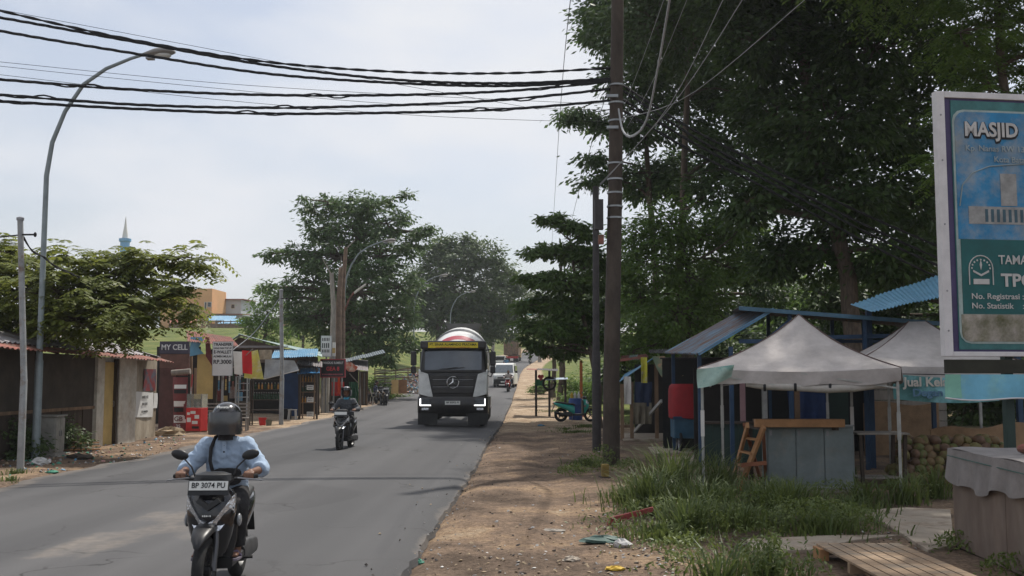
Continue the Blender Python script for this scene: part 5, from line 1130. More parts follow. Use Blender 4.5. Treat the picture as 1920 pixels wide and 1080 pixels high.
B('front_wall', WPLAST, o, R2((601,706,617,776), 49.5, th=.12)); B('wall', PLY, o, R2((617,690,622,775), 50)); B('back_wall', DARKIN, o, R2((600,690,672,764), 53.5)); B('side_wall', M('weathered_boards', (.11,.09,.07), .9, var=.5, scale=5), o, R2((672,696,690,760), 53))
for k in range(4): B('board', WOODM if k % 2 else WOODG, o, R2((673+k*4.2,700,676+k*4.2,758), 52.9, th=.03))
roof(o, L2(640,690,49.5), L2(690,696,50), L2(640,672,55), L2(690,676,55), [GREYS, RUST], 4, seed=12); roof(o, L2(645,680,52), L2(722,662,52), L2(645,674,55), L2(718,656,55), [M('scrap_sheet', (.14,.17,.19), .6, .2, var=.4, scale=3)], 4, seed=13)
MB().bar(L2(674,690,51), L2(676,766,51), .06).build('post', WOODG, o); MB().bar(L2(655,700,51), L2(675,722,51), .05).build('brace', WOODG, o); B('mirror', M('mirror_pane', (.45,.47,.45), .15, .6, var=.2), o, R2((621,706,633,722), 52.8))
so = drape(None, 'barber_cloth', M('barber_red', (.50,.03,.03), .8, var=.2), (622,716,646,742), 51.0, 2, .06); tag(so, 'red cloth hanging inside the barber stall', 'cloth')
so = drape(None, 'cloth_strip', M('strip_orange', (.62,.08,.03), .8, var=.2), (633,706,638,738), 50.2, 1, .03, nu=4); tag(so, 'narrow orange-red cloth strip in front of the red cloth', 'cloth')
so = drape(None, 'plastic_sheet', M('sheet_green', (.04,.16,.09), .6, var=.3), (654,716,672,756), 52.2, 3, .06); tag(so, 'green plastic sheet hanging in the barber stall', 'sheet')
so = MB().grid(lambda u, v: Vector(at(645,676,49.2)).lerp(at(671,686,49.2), u)+Vector((0,.1*math.sin(u*4),-.45*v*math.sin(math.pi*(u*.8+.15))-.04*math.sin(u*9))), 10, 5, th=(0,.006,0)).build('tarp_rag', M('rag_orange', (.55,.12,.06), .8, var=.3, col2=(.6,.5,.4), mix2=.4), None, smooth=True); tag(so, 'torn orange and white rag drooping from the barber stall eave', 'rag')
# lopped trunks
for i, (px, yt, r, dx) in enumerate(((624,512,.16,-.15), (633,500,.17,.1), (640,460,.14,.15))):
    x = at(px, 700, 54+i*.4).x; z1 = at(px, yt, 54).z; tp = [(x, 54+i*.4, .2), (x+dx*.3, 54+i*.4, z1*.4), (x+dx*.1, 54+i*.4, z1*.75), (x+dx, 54+i*.4, z1)]
    o = thing('lopped_trunk', ('bare lopped trunk with a thin side shoot beside the lamp', 'middle bare lopped trunk beside the street lamp', 'tallest lopped trunk tight against the street lamp')[i], 'tree trunk', tp[0])
    m = MB().tube([Vector(q)-Vector(tp[0]) for q in tp], [r*1.2,r,r*.85,r*.7], 9); m.build('stem', BARKP if i == 0 else M('bark_brown', (.20,.14,.10), .95, var=.5, scale=4), o, smooth=True)
    m = MB().tube([Vector(tp[3])-Vector(tp[0])-Vector((0,0,.1)), Vector(tp[3])-Vector(tp[0])+Vector((-.5+.5*i,0,.8-.2*i))], [.04,.015], 5); m.build('shoot', BARKP, o)
o = thing('broken_lamp_arm', 'bent rusty arm leaning out beside the street lamp', 'lamp arm', (at(643,600,55).x, 55.2, 1)); b0 = o.location
MB().tube([at(645,585,55)-b0, at(655,560,55)-b0, at(664,548,55)-b0], .05, 7).build('arm', RUST, o); MB().tube([at(664,550,55)-b0, at(670,545,55)-b0, at(686,533,55)-b0], [.06,.07,.05], 7).build('head', WPLAST, o); MB().tube([(0,0,-.9), at(645,585,55)-b0], .04, 7).build('support', RUST, o)
# ------------------------------------------------------------------ lattice, board, rubbish
Yl = 62; o = thing('bamboo_lattice', 'tangled bamboo lattice fence of loose horizontal poles', 'fence', (at(730,720,Yl).x, Yl, H(-9.5,Yl)+.1)); b0 = o.location; rg = random.Random(5)
for k in range(12):
    a = at(700+rg.uniform(-4,10), 692+k*2.6+rg.uniform(-2,2), Yl+rg.uniform(-.2,.2)); b = at(762+rg.uniform(-10,30), 690+k*2.4+rg.uniform(-5,5), Yl+rg.uniform(-.3,.3))
    MB().tube([a-b0, (a+b)/2-b0+Vector((0,0,rg.uniform(-.06,.06))), b-b0], .03, 6).build('bamboo_pole', (WOODG, WOODM, WPLAST)[k % 3], o)
for px in (703, 722, 742, 765): MB().bar(at(px,690,Yl+.2)-b0, at(px,728,Yl+.2)-b0, .06).build('stake', WOODM, o)
for k, (px0, px1, lab) in enumerate(((733,747,'ochre board leaning against the bamboo lattice'), (747,763,'browner rust-stained sheet leaning beside the ochre board'))):
    x0, x1, z0, z1 = rect(px0, 712, px1, 738, 60); so = MB().grid(lambda u, v: ((x1-x0)*(u-.5), .12*v+.04*math.sin(u*5), (z1-z0)*v), 6, 3, th=(0,.03,0)).build('leaning_sheet', (M('sheet_ochre', (.48,.32,.13), .8, var=.2), M('sheet_brownrust', (.26,.13,.06), .85, var=.4))[k], None); so.location = ((x0+x1)/2, 60, z0); tag(so, lab, 'board')
def scatter(name, label, cat, pts, mats_cols, size, seed, flat=.3):
    """loose litter too small to pick apart: crumpled scraps joined into one object"""
    rg = random.Random(seed); mb = MB(); cols = []
    for x, y, z in pts:
        s = size*rg.uniform(.35, 1.3); R = Euler((rg.uniform(-.5,.5), rg.uniform(-.5,.5), rg.uniform(0,6.3))).to_matrix(); n = 6; n0 = len(mb.f)
        P = [Vector((math.cos(2*math.pi*j/n)*s*rg.uniform(.5,1), math.sin(2*math.pi*j/n)*s*rg.uniform(.3,.8), rg.uniform(-.2,.3)*s*flat)) for j in range(n)]; T = Vector((rg.uniform(-.2,.2)*s, 0, s*flat*rg.uniform(.6,1.3)))
        c = Vector((x, y, z)); mb.add([c+R@p for p in P]+[c+R@T, c-Vector((0,0,s*.2))], [(j, (j+1) % n, n) for j in range(n)]+[((j+1) % n, j, n+1) for j in range(n)]); cols += [rg.randrange(len(mats_cols))]*(len(mb.f)-n0)
    o_ = mb.build(name, mats_cols[0], None); 
    for m_ in mats_cols[1:]: o_.data.materials.append(m_)
    o_.data.polygons.foreach_set('material_index', cols); return tag(o_, label, cat, kind='stuff')
LIT = [M('litter_white', (.55,.54,.52), .7), M('litter_tan', (.34,.26,.17), .9), M('litter_blue', (.10,.24,.36), .6), M('litter_pink', (.42,.22,.2), .7), M('litter_dark', (.06,.05,.045), .9), M('litter_green', (.06,.24,.16), .6), M('litter_grey', (.28,.27,.26), .9)]
rg = random.Random(8); pts = []
for _ in range(420):
    px, py = rg.gauss(776,11), rg.uniform(700,738); pts.append(at(px, py, 61+rg.uniform(-1,1)+(738-py)*.06))
scatter('rubbish_heap', 'heap of mixed rubbish and plastic piled by the bamboo lattice', 'rubbish', [(p.x, p.y, max(p.z, H(p.x,p.y))) for p in pts], [LIT[0], LIT[1], LIT[3], LIT[6], LIT[2]], .13, 3, .8)
# ------------------------------------------------------------------ far houses on the ridge
def house(label, px, Y, wall, roofmat=None, wins=(), depth=8, name='house', parapet=False, rh=8):
    x0, x1, z0, z1 = rect(*px, Y); cx = (x0+x1)/2; z0 = min(z0, H(cx, Y)-.3); o_ = thing(name, label, 'house', (cx, Y, z0)); b0 = Vector((cx, Y, z0))
    MB().b2(x0-cx, x1-cx, 0, depth, 0, z1-z0).build('wall', wall, o_)
    for a, b, c, d, k in wins:
        q = rect(a, b, c, d, Y); w_ = MB().b2(q[0]-cx, q[1]-cx, -.08, -.005, q[2]-z0, q[3]-z0).build('window_frame' if k else 'doorway', WPLAST if k else DARKIN, o_)
        if k: MB().b2(q[0]-cx+.1, q[1]-cx-.1, -.10, -.081, q[2]-z0+.1, q[3]-z0-.1).build('pane', GLASS, w_)
    if roofmat:
        ov = .6; r = MB().poly([(x0-cx-ov,-ov,z1-z0), (x1-cx+ov,-ov,z1-z0-.05), (x1-cx+ov,-ov,z1-z0+.1), (x0-cx-ov,-ov,z1-z0+.15)], .05); r.grid(lambda u, v: (x0-cx-ov+(x1-x0+2*ov)*u, -ov+(depth+ov)*v, z1-z0+.12+.16*rh*v*.4), 8, 2, th=(0,0,-.08)).build('roof', roofmat, o_)
    return o_
REDR = M('roof_red', (.36,.13,.10), .8, var=.25); ORW = M('wall_orange', (.62,.36,.17), .85, var=.12, scale=.4); GRW = M('wall_palegrey', (.46,.48,.52), .85, var=.12, scale=.4)
house('orange two-storey house with flat top on the ridge behind the feathery tree', (300,541,398,618), 172, ORW, None, ((383,566,388,582,1), (389,566,397,576,1), (352,570,362,584,1), (330,570,340,584,1), (388,590,396,605,0)))
h_ = house('pale grey two-storey house with red roofs beside the orange house', (401,562,452,600), 180, GRW, REDR, ((433,570,441,579,1), (405,570,407,579,1), (416,570,421,572,1)), rh=3)
house('low grey house with slanting red roof in front of the pale grey house', (403,590,450,618), 170, M('wall_grey', (.36,.37,.38), .9, var=.15, scale=.5), REDR, ((410,600,416,607,1),), depth=5, rh=3)
house('far white house glimpsed behind the small glossy tree', (455,572,480,612), 200, GRW, None, ((460,580,466,590,1),)); house('far pale house glimpsed left of the tall dark tree', (528,572,552,612), 210, M('wall_white', (.6,.6,.58), .8, var=.1), None, ((534,580,540,590,1),))
house('low red shop on the ridge behind the drinks rack post', (507,598,530,622), 176, M('wall_red', (.33,.06,.06), .8), REDR, ((512,606,518,616,1),), depth=5, rh=2); house('low orange shop on the ridge seen under the tall dark tree', (572,606,600,624), 190, ORW, REDR, ((580,612,586,620,1),), depth=5, rh=2)
house('white walled house beyond the trees on the ridge', (640,606,668,622), 215, M('wall_white', (.6,.6,.58), .8), REDR, (), depth=5, rh=2); house('red-roofed house half hidden by trees on the ridge', (688,606,716,622), 225, GRW, REDR, (), depth=5, rh=2)
for i, (px, py, Y, mt, lab) in enumerate(((415,604,165,BLUES,'market stall with blue tarpaulin roof below the grey house'), (441,610,162,BLUES,'smaller blue-roofed stall at the end of the ridge fence'), (345,608,168,REDR,'red and white awning stall below the orange house'))):
    p = at(px, py, Y); o = thing('market_stall', lab, 'stall', (p.x, Y, H(p.x, Y)-.1)); hh = p.z-o.location.z+.6
    roof(o, (-2.4,-1.4,hh-.4), (2.4,-1.4,hh-.4), (-2.0,1.6,hh+.5), (2.0,1.6,hh+.5), [mt], 3, seed=20+i, amp=.03)
    for sx in (-1, 1):
        for sy in (-1, 1): MB().bar((sx*2,sy*1.2,0), (sx*2,sy*1.2,hh-.1), .12).build('post', WOODM, o)
    B('counter', WOODM, o, (-2,2,-1.2,-.9,0,.9))
Yf = 158; o = thing('ridge_fence', 'rough timber rail fence along the grass ridge below the houses', 'fence', (at(418,617,Yf).x, Yf, H(at(418,617,Yf).x, Yf))); 
for k in range(9): B('post', WOODM, o, (-4.4+k*1.1,-4.28+k*1.1,0,.1,-.2,1.2))
for z in (.5, .95): B('rail', WOODM, o, (-4.5,4.6,.101,.16,z,z+.14))
o = thing('minaret', 'slender blue minaret with white spire rising behind the feathery tree', 'minaret', (at(233,500,300).x, 300, 12)); MB().lathe([(1.3,0), (1.3,23.5), (1.75,23.8), (1.75,24.6), (1.35,24.8), (1.35,29.4), (1.75,29.7), (1.75,30.5)], (0,0,0), 16).build('tower', M('minaret_blue', (.12,.33,.58), .6, var=.1, scale=.3), o, smooth=False)
MB().lathe([(.9,30.5), (.8,31.5), (.35,34.5), (.06,37.2)], (0,0,0), 14).build('spire', WHC, o, smooth=True)
p = at(993,572,255); o = thing('billboard', 'far billboard with sky blue print beyond the trees', 'billboard', (p.x, 255, H(p.x,255))); zb = p.z-o.location.z; B('panel', M('billboard_cyan', (.12,.48,.62), .6, var=.3, scale=.6, col2=(.5,.65,.55), mix2=.35, sc2=.5), o, (-1.4,1.4,0,.3,zb-2.5,zb+1.6)); B('header', WHC, o, (-1.4,1.4,-.02,.3,zb+1.62,zb+2.5))
for x in (-1, 1): B('post', STEEL, o, (x-.12,x+.12,.31,.5,-.3,zb+1))

for k in range(9):
    px = 402+k*6.6; x0, x1, z0, z1 = rect(px, 690+(k % 3)*4, px+3.6, 728+(k*5 % 11), 40.6); q = thing('sachet_strip', 'strip of small sachets hanging in the phone shop doorway', 'sachets', ((x0+x1)/2, 40.6, z1), group='sachet strips in the phone shop doorway')
    for j in range(6): B('sachet', (MAROON, YELW, WHC, BLUES, BOT, RUST)[(k*2+j//3) % 6], q, (-(x1-x0)/2, (x1-x0)/2, -.01+.004*(j % 2), .005+.004*(j % 2), -(z1-z0)*(j+.92)/6, -(z1-z0)*j/6))
# ================================================================== RIGHT SIDE OF THE ROAD
CONC = M('pole_concrete', (.085,.066,.052), .95, var=.4, scale=3, col2=(.042,.033,.027), mix2=.45, sc2=1.2, stretch=(1,1,.4), bump=.3, soft=.3)
DSTEEL = M('dark_steel_pole', (.045,.04,.04), .7, var=.4, scale=5)
BLUEP = M('blue_post_paint', (.025,.06,.12), .6, var=.3, scale=4)
BRST = M('blue_rust_sheet', (.13,.24,.33), .6, .15, var=.3, scale=3, col2=(.17,.085,.05), mix2=.52, sc2=2.2, stretch=(.35,3,1), soft=.2)
TENTM = M('tent_canvas', (.53,.485,.46), .85, var=.22, scale=2.5, col2=(.41,.37,.345), mix2=.40, soft=.4, bump=1.0, bscale=4)
GPOST = M('tent_leg_grey', (.40,.40,.38), .5, .3, var=.3, scale=5)
DGREEN = M('dark_green_paint', (.022,.045,.038), .6, var=.3)
YPAINT = M('yellow_paint', (.55,.36,.04), .7, var=.25, scale=5)
RAWWOOD = M('fresh_wood', (.42,.22,.10), .75, var=.25, scale=7, stretch=(1,1,1))
PALW = M('pallet_wood', (.36,.25,.16), .85, var=.3, scale=6, stretch=(1,3,1), col2=(.24,.19,.14), mix2=.4)
# poles
b_ = gp(1146, 866); o = thing('utility_pole', 'thick weathered concrete utility pole standing in weeds at the verge', 'utility pole', (b_.x, b_.y, -.1)); tz = 13.5; tx = at(1158,0,b_.y).x-b_.x
MB().tube([(0,0,0), (.02,0,2), (tx*.6,0,6), (tx,0,10.3), (tx*1.3,0,tz)], [.185,.175,.155,.135,.12], 14).build('shaft', CONC, o, smooth=True)
for z in (5.35,5.6,5.9,6.2,6.55,7.5,7.9,8.3): MB().lathe([(.168,0), (.176,.0), (.176,.035), (.168,.035)], (tx*(z/10.3),0,z), 14).build('steel_band', GALV, o)
B('junction_box', DSTEEL, o, (-.32,-.14,-.2,.02,5.1,5.75)); B('junction_box', RUST, o, (-.25,-.13,-.15,-.02,4.78,4.98))
B('cable_bracket', GALV, o, (-.05,.2,-.24,-.165,8.0,8.06)); B('cable_bracket', GALV, o, (-.05,.2,-.24,-.165,7.3,7.36)); POLE = Vector((b_.x, b_.y, 0))
b2_ = gp(1119, 843); o = thing('steel_pole', 'slim dark steel pole close beside the concrete utility pole', 'pole', (b2_.x, b2_.y, -.1)); tp = at(1117,350,b2_.y)
MB().tube([(0,0,0), (.0,0,2.5), (.0,0,2.55), (tp.x-b2_.x,0,tp.z+.1)], [.115,.11,.09,.08], 12).build('shaft', DSTEEL, o, smooth=True); B('top_bracket', GALV, o, (-.12,.12,-.03,.03,tp.z-.1,tp.z-.05))
p = gp(1134, 895); o = thing('marker_block', 'small yellow concrete marker block at the foot of the utility pole', 'marker', (p.x, p.y, -.02), .1); B('block', M('marker_yellow', (.25,.175,.05), .9, var=.5, scale=8), o, (-.06,.07,-.08,.08,-.05,.26), bevel=.02); B('foot', CONC, o, (-.10,.10,-.11,.11,-.05,.04))
# ------------------------------------------------------------------ canopy tents
def tent(label, FL, rz, size, ze, zp, flat=0.0, legs=(1,1,1,1), roll=False):
    o = thing('canopy_tent', label, 'tent', FL, rz); S = size; c = Vector((S/2, S/2, 0)); pk = [c+Vector((-flat,0,zp)), c+Vector((flat,0,zp))]
    cr = [Vector((0,0,ze)), Vector((S,0,ze)), Vector((S,S,ze)), Vector((0,S,ze))]
    for k in range(4):
        a, b = cr[k], cr[(k+1) % 4]; pa = min(pk, key=lambda q: (q-a).length); pb_ = min(pk, key=lambda q: (q-b).length); k0 = [a, b, pa, pb_]
        def fn(u, v, k0=k0):
            q = k0[0].lerp(k0[1], u).lerp(k0[2].lerp(k0[3], u), v); q.z = ze+(zp-ze)*(.55*v+.45*v**2.4)-.06*math.sin(math.pi*u)*(1-v)**2+(1-v)*v*.05*math.sin(u*9+v*5)+.012*math.sin(u*23-v*7)*math.sin(math.pi*v); return q
        MB().grid(fn, 14, 12, th=(0,0,-.006)).build('roof_panel', TENTM, o, smooth=True)
        n_ = (b-a).cross(Vector((0,0,1))).normalized()
        MB().grid(lambda u, v, a=a, b=b, n_=n_: a.lerp(b, u)+Vector((0,0,-.06*math.sin(math.pi*u)-(.21+.02*math.sin(u*17))*v))+n_*(.012+.02*math.sin(u*21+v*2)*v), 26, 4, th=n_*-.006).build('valance', TENTM, o, smooth=True)
        MB().tube([a+Vector((0,0,.004))]+[Vector((*(a.lerp(pa, t)).xy, ze+(zp-ze)*(.55*t+.45*t**2.4)+.008)) for t in (.15,.3,.45,.6,.75,.9,1)], .009, 5).build('seam', M('seam_brown', (.12,.08,.07), .9), o)
        if legs[k]:
            sx, sy = (.05 if k in (0,3) else -.05), (.05 if k < 2 else -.05); L = MB().b2(a.x+sx-.02,a.x+sx+.02,a.y+sy-.02,a.y+sy+.02,-.05,ze-.03).build('leg', GPOST, o)
            MB().b2(a.x+sx-.027,a.x+sx+.027,a.y+sy-.027,a.y+sy+.027,.9,1.3).build('sleeve', WHC if k == 0 else GPOST, L); MB().b2(a.x+sx-.06,a.x+sx+.06,a.y+sy-.06,a.y+sy+.06,-.05,.0).build('foot', STEEL, L)
        for t in (0, .5):
            p0, p1 = a.lerp(b, t+.02), a.lerp(b, t+.48); MB().bar(p0+Vector((0,0,-.08)), p1+Vector((0,0,-.30))+c*0, .022).build('scissor_bar', GPOST, o)
    MB().tube([(c.x,c.y,ze-.15), (c.x,c.y,zp-.01)], .02, 8).build('centre_pole', GPOST, o)
    return o
ZE = at(1307,690,16).z; TR = -RAD(16.5)
t1 = tent('pale grey canopy tent with one sharp peak over the steel cabinet', Vector((2.60,16.0,0)), TR, 2.95, ZE, at(1478,590,17).z)
t2 = tent('second grey canopy tent with short ridge beside the mosque signboard', Vector((5.5,17.9,0)), -RAD(8), 3.0, at(1700,682,18).z, at(1720,604,19.4).z, flat=.15)
x0, x1, z0, z1 = rect(1362,700,1640,722,15.85); o = thing('rolled_sidewall', 'rolled-up dirty white canvas tied under the tent edge', 'canvas roll', Vector((2.6,16.0,0)), TR)
MB().tube([(.72,.06,ZE-.24), (1.0,.05,ZE-.27), (1.4,.04,ZE-.29), (1.9,.04,ZE-.31), (2.3,.05,ZE-.30), (2.75,.06,ZE-.25)], [.05,.065,.06,.07,.06,.04], 10).build('roll', M('canvas_dirty', (.46,.43,.39), .9, var=.25, scale=6, bump=.5, bscale=12), o, smooth=True)
for x in (1.0,1.45,1.95): MB().lathe([(.072,-.02), (.076,0), (.072,.02)], (x,.045,ZE-.285), 10, 'x').build('tie', INK, o)
def printed(name, mat, fn, label, cat, nu=14, nv=8, parent=None, th=(0,.005,0)):
    q = MB().grid(fn, nu, nv, th=th).build(name, mat, parent, smooth=True)
    if label: tag(q, label, cat)
    return q
GRB = M('banner_palegreen', (.36,.50,.44), .75, var=.3, scale=3, col2=(.16,.36,.32), mix2=.42, sc2=2.4)
a_, b_, c_, d_ = at(1306,693,15.8), at(1375,684,15.6), at(1372,706,15.6), at(1308,728,15.8)
printed('corner_banner', GRB, lambda u, v: a_.lerp(b_, u).lerp(d_.lerp(c_, u), v)+Vector((0,-.03+.05*math.sin(u*5+v*3),-.03*math.sin(math.pi*u)*v)), 'crumpled green and white banner wrapped on the tent corner', 'banner')
# ------------------------------------------------------------------ steel cabinet, beam bench, step ladder, low table
p = gp(1520, 916); o = thing('steel_cabinet', 'grey-green three-panel steel cabinet under the pointed tent', 'cabinet', (at(1521,900,16.6).x, 16.6, 0), -RAD(4)); CG = M('cabinet_greygreen', (.20,.235,.235), .55, .2, var=.25, scale=2.5, col2=(.25,.26,.24), mix2=.35)
B('body', CG, o, (-.68,.68,.02,.55,.05,1.03)); B('base_plank', WOODG, o, (-.8,.8,-.1,.5,-.04,.04))
for k in range(3): d_ = B('door_panel', CG, o, (-.665+k*.445,-.235+k*.445,-.005,.018,.09,1.0), bevel=.004); B('latch', STEEL, d_, (-.64+k*.445,-.60+k*.445,-.014,-.006,.88,.96))
for a in ((-.69,.69,-.015,.02,1.03,1.055), (-.69,.69,-.012,.02,.05,.085)): B('frame_rail', GALV, o, a)
x0, x1, z0, z1 = rect(1416,786,1583,801,16.4); o = thing('beam_bench', 'long fresh timber beam laid as a bench top above the steel cabinet', 'bench', ((x0+x1)/2, 16.4, 0)); hw = (x1-x0)/2
B('beam', RAWWOOD, o, (-hw,hw,-.04,.10,z0,z1), bevel=.008); B('top_board', WOODD, o, (-hw+.05,hw,.101,.45,z1-.05,z1-.01))
for x in (-hw+.10, hw-.12): B('leg', WOODD, o, (x-.03,x+.03,.80,.86,-.05,z0)); B('bearer', WOODD, o, (x-.03,x+.03,.0,.86,z0-.05,z0-.002))
o = thing('step_ladder', 'reddish timber step ladder leaning at the end of the beam bench', 'ladder', gp(1392,915)); b0 = o.location
tpL, tpR = at(1402,797,16.0)-b0, at(1432,800,16.0)-b0; ftL, ftR = gp(1372,905)-b0, gp(1386,919)-b0
MB().bar(tpL, ftL, .045,.09).build('rail', RAWWOOD, o); MB().bar(tpR, ftR, .045,.09).build('rail', RAWWOOD, o)
for t in (.2,.42,.64,.85): MB().bar(tpL.lerp(ftL,t), tpR.lerp(ftR,t), .09,.03).build('step', RAWWOOD, o)
MB().bar(tpR+Vector((0,.05,0)), gp(1437,915)-b0, .05,.05).build('rear_leg', M('ladder_red', (.26,.10,.05), .8, var=.3), o); MB().bar(tpL+Vector((0,.25,0)), gp(1425,895)-b0, .05,.05).build('rear_leg', M('ladder_red'), o); MB().bar(at(1390,872,16.2)-b0, at(1437,868,16.3)-b0, .03,.06).build('brace', M('ladder_red'), o)
p = at(1645,810,17.0); o = thing('side_table', 'low weathered table beside the steel cabinet', 'table', (p.x, 17.0, 0)); zt = p.z
B('top', WOODG, o, (-.42,.42,-.3,.35,zt-.03,zt), bevel=.006); B('shelf', WOODG, o, (-.38,.38,-.2,.3,.18,.2))
for sx in (-1, 1):
    for sy in (-.25, .3): MB().bar((sx*.36,sy,zt-.03), (sx*.33,sy,-.04), .05).build('leg', WOODD, o)
# ------------------------------------------------------------------ blue-posted open shelter
o = thing('open_shelter', 'open market shelter with rusty blue roof on dark blue posts', 'shelter', (5.2, 22.5, 0)); ox, oy = 5.2, 22.5; LS = lambda px, py, Y: at(px,py,Y)-Vector((ox,oy,0))
eN, eF, tN, tF = LS(1309,664,20.2), LS(1246,662,25.2), LS(1450,580,20.4), LS(1395,581,25.2)
roof(o, eN, eF, tN, tF, [BRST], 6, waves=4, amp=.025, seed=31)
rN, rF = LS(1385,578,20.3), LS(1372,586,26.0); qN, qF = LS(1765,607,20.3), LS(1700,612,26.0)
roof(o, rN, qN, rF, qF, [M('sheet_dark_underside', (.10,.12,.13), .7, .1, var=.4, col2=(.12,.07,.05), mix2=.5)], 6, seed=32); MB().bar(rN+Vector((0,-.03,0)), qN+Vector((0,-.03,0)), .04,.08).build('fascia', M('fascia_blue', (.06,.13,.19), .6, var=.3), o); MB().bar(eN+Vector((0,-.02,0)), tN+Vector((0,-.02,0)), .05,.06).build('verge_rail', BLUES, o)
MB().bar(LS(1310,664,20.2), LS(1310,664,25.0), .06).build('eave_beam', DSTEEL, o)
for px, Y, yt in ((1370,20.0,650), (1311,21.0,664), (1480,20.5,585), (1620,20.5,596), (1745,20.6,606), (1440,25.0,590), (1560,25.5,600), (1700,25.5,612), (1262,25.0,662)): a = LS(px,yt,Y); MB().b2(a.x-.037,a.x+.037,a.y-.037,a.y+.037,-.05,a.z).build('post', BLUEP, o)
for a, b, Y in (((1385,640),(1480,640),20.5), ((1480,634),(1745,628),20.55), ((1440,640),(1700,640),25.0)): MB().bar(LS(*a,Y), LS(*b,Y), .05,.08).build('cross_beam', BLUEP, o)
MB().bar(LS(1480,600,20.5), LS(1410,660,20.5), .05).build('brace', BLUEP, o); MB().bar(LS(1745,612,20.6), LS(1690,650,20.6), .05).build('brace', BLUEP, o)
# counters inside the shelter
o = thing('green_counter', 'dark green plank counter behind the tent legs', 'counter', (at(1385,850,21).x, 21, 0)); wx = .68
for k in range(8): B('plank', DGREEN, o, (-wx+k*.17,-wx+.163+k*.17,0,.03,-.03,.86))
B('top', WOODD, o, (-.72,.72,-.06,.5,.86,.90)); B('back', DARKIN, o, (-.7,.9,1.2,1.25,-.05,2.0)); B('side', DGREEN, o, (-.70,-.66,.031,.5,-.03,.86))
for px, mt, cl in ((1393,M('post_pink', (.33,.20,.21), .8),0), (1434,GPOST,0), (1495,WOODM,1)): p = at(px,780,21.4); q = thing('stall_post', ('pinkish','pale grey','brown')[(1393,1434,1495).index(px)]+' slim stall post rising behind the bench beam', 'post', (p.x, 21.4, 0)); B('shaft', mt, q, (-.05,.05,-.04,.04,-.05,2.35)); B('foot', WOODD, q, (-.09,.09,-.08,.08,-.05,.06))
so = drape(None, 'blue_tarp', M('tarp_navy', (.025,.055,.16), .7, var=.3, scale=3), (1478,722,1546,800), 22.0, 3, .05); tag(so, 'navy blue tarpaulin hanging behind the bench beam', 'tarpaulin')
so = MB().b2(*[q for q in (rect(1548,725,1590,840,22.2)[0], rect(1548,725,1590,840,22.2)[1], 22.2, 22.26)], -.05, rect(1548,725,1590,840,22.2)[3]).build('green_board', DGREEN, None); tag(so, 'dark green board standing beside the navy tarpaulin', 'board')
so = MB().grid(lambda u, v: (at(1620+140*u,760,24).x, 24+.0*v, (1.25+.05*math.sin(u*7))*v-.05), 12, 3, th=(0,.08,0)).build('mud_wall', M('clay_wall', (.26,.17,.10), .95, var=.35, scale=3, bump=.5), None); tag(so, 'low brown clay wall behind the low table', 'wall')
so = MB().grid(lambda u, v: (at(1745+190*u,780,19.5).x, 19.5+.25*u, (.88+.10*u+.04*math.sin(u*9))*v-.05), 14, 4, th=(0,.06,0)).build('sand_bank', M('ochre_earth', (.33,.21,.12), .95, var=.35, scale=3, bump=.5), None); tag(so, 'ochre earth bank behind the coconut pile', 'earth bank')
o = thing('dark_shade_sheet', 'added black sheet standing in for the dark shade at the back of the open shelter', 'tarpaulin', (at(1440,760,25.6).x, 25.6, 0)); MB().grid(lambda u, v: (-2.6+5.2*u, .05*math.sin(u*23), -.05+2.3*v), 30, 3, th=(0,.01,0)).build('sheet', M('shade_black', (.018,.020,.020), .8, var=.3), o, smooth=True); MB().tube([(-2.65,0,2.27), (2.65,0,2.27)], .02, 6).build('rail', DSTEEL, o)  # black sheet added at the back to give the shelter its dark shade
o = thing('plank_screen', 'grey plank screen at the back of the shelter', 'screen', (at(1705,760,25.2).x, 25.2, 0)); hw = .9
for k in range(7): B('wall_plank', WOODG, o, (-hw,hw,0,.03,.25+k*.25,.485+k*.25))
for x in (-hw+.08, hw-.08): B('post', WOODD, o, (x-.04,x+.04,.031,.11,-.05,2.1))
# ------------------------------------------------------------------ kiosk row and red cart
o = thing('kiosk', 'small kiosk with sloping blue roof and hung cloths past the utility pole', 'kiosk', (at(1200,790,31).x, 31, 0)); ox, oy = o.location.x, 31; LK = lambda px, py, Y: at(px,py,Y)-Vector((ox,oy,0))
roof(o, LK(1162,716,29.5), LK(1172,702,34), LK(1222,674,29.5), LK(1226,672,34), [BLUES], 4, seed=35); roof(o, LK(1162,678,33), LK(1212,672,33), LK(1166,668,36), LK(1212,664,36), [TEALS, RUST], 3, seed=36); roof(o, LK(1218,662,28.5), LK(1312,664,26), LK(1218,656,31), LK(1300,655,29), [DSTEEL], 4, seed=37)
for px, y in ((1184,716), (1230,672), (1254,680), (1166,720)): a = LK(px,y,29.6); MB().b2(a.x-.05,a.x+.05,a.y-.05,a.y+.05,-.05,a.z).build('post', WOODM if px != 1254 else GPOST, o)
MB().b2(*[v for v in (LK(1190,700,33).x, LK(1262,700,33).x)], 2.0,2.05,-.05,2.2).build('back_wall', DARKIN, o); B('bench', WOODM, o, (LK(1160,760,29.8).x, LK(1182,760,29.8).x, -1.3,-.9,.35,.42))
MB().bar(LK(1160,676,31.5), LK(1215,668,31.5), .08,.08).build('red_beam', RUST, o)
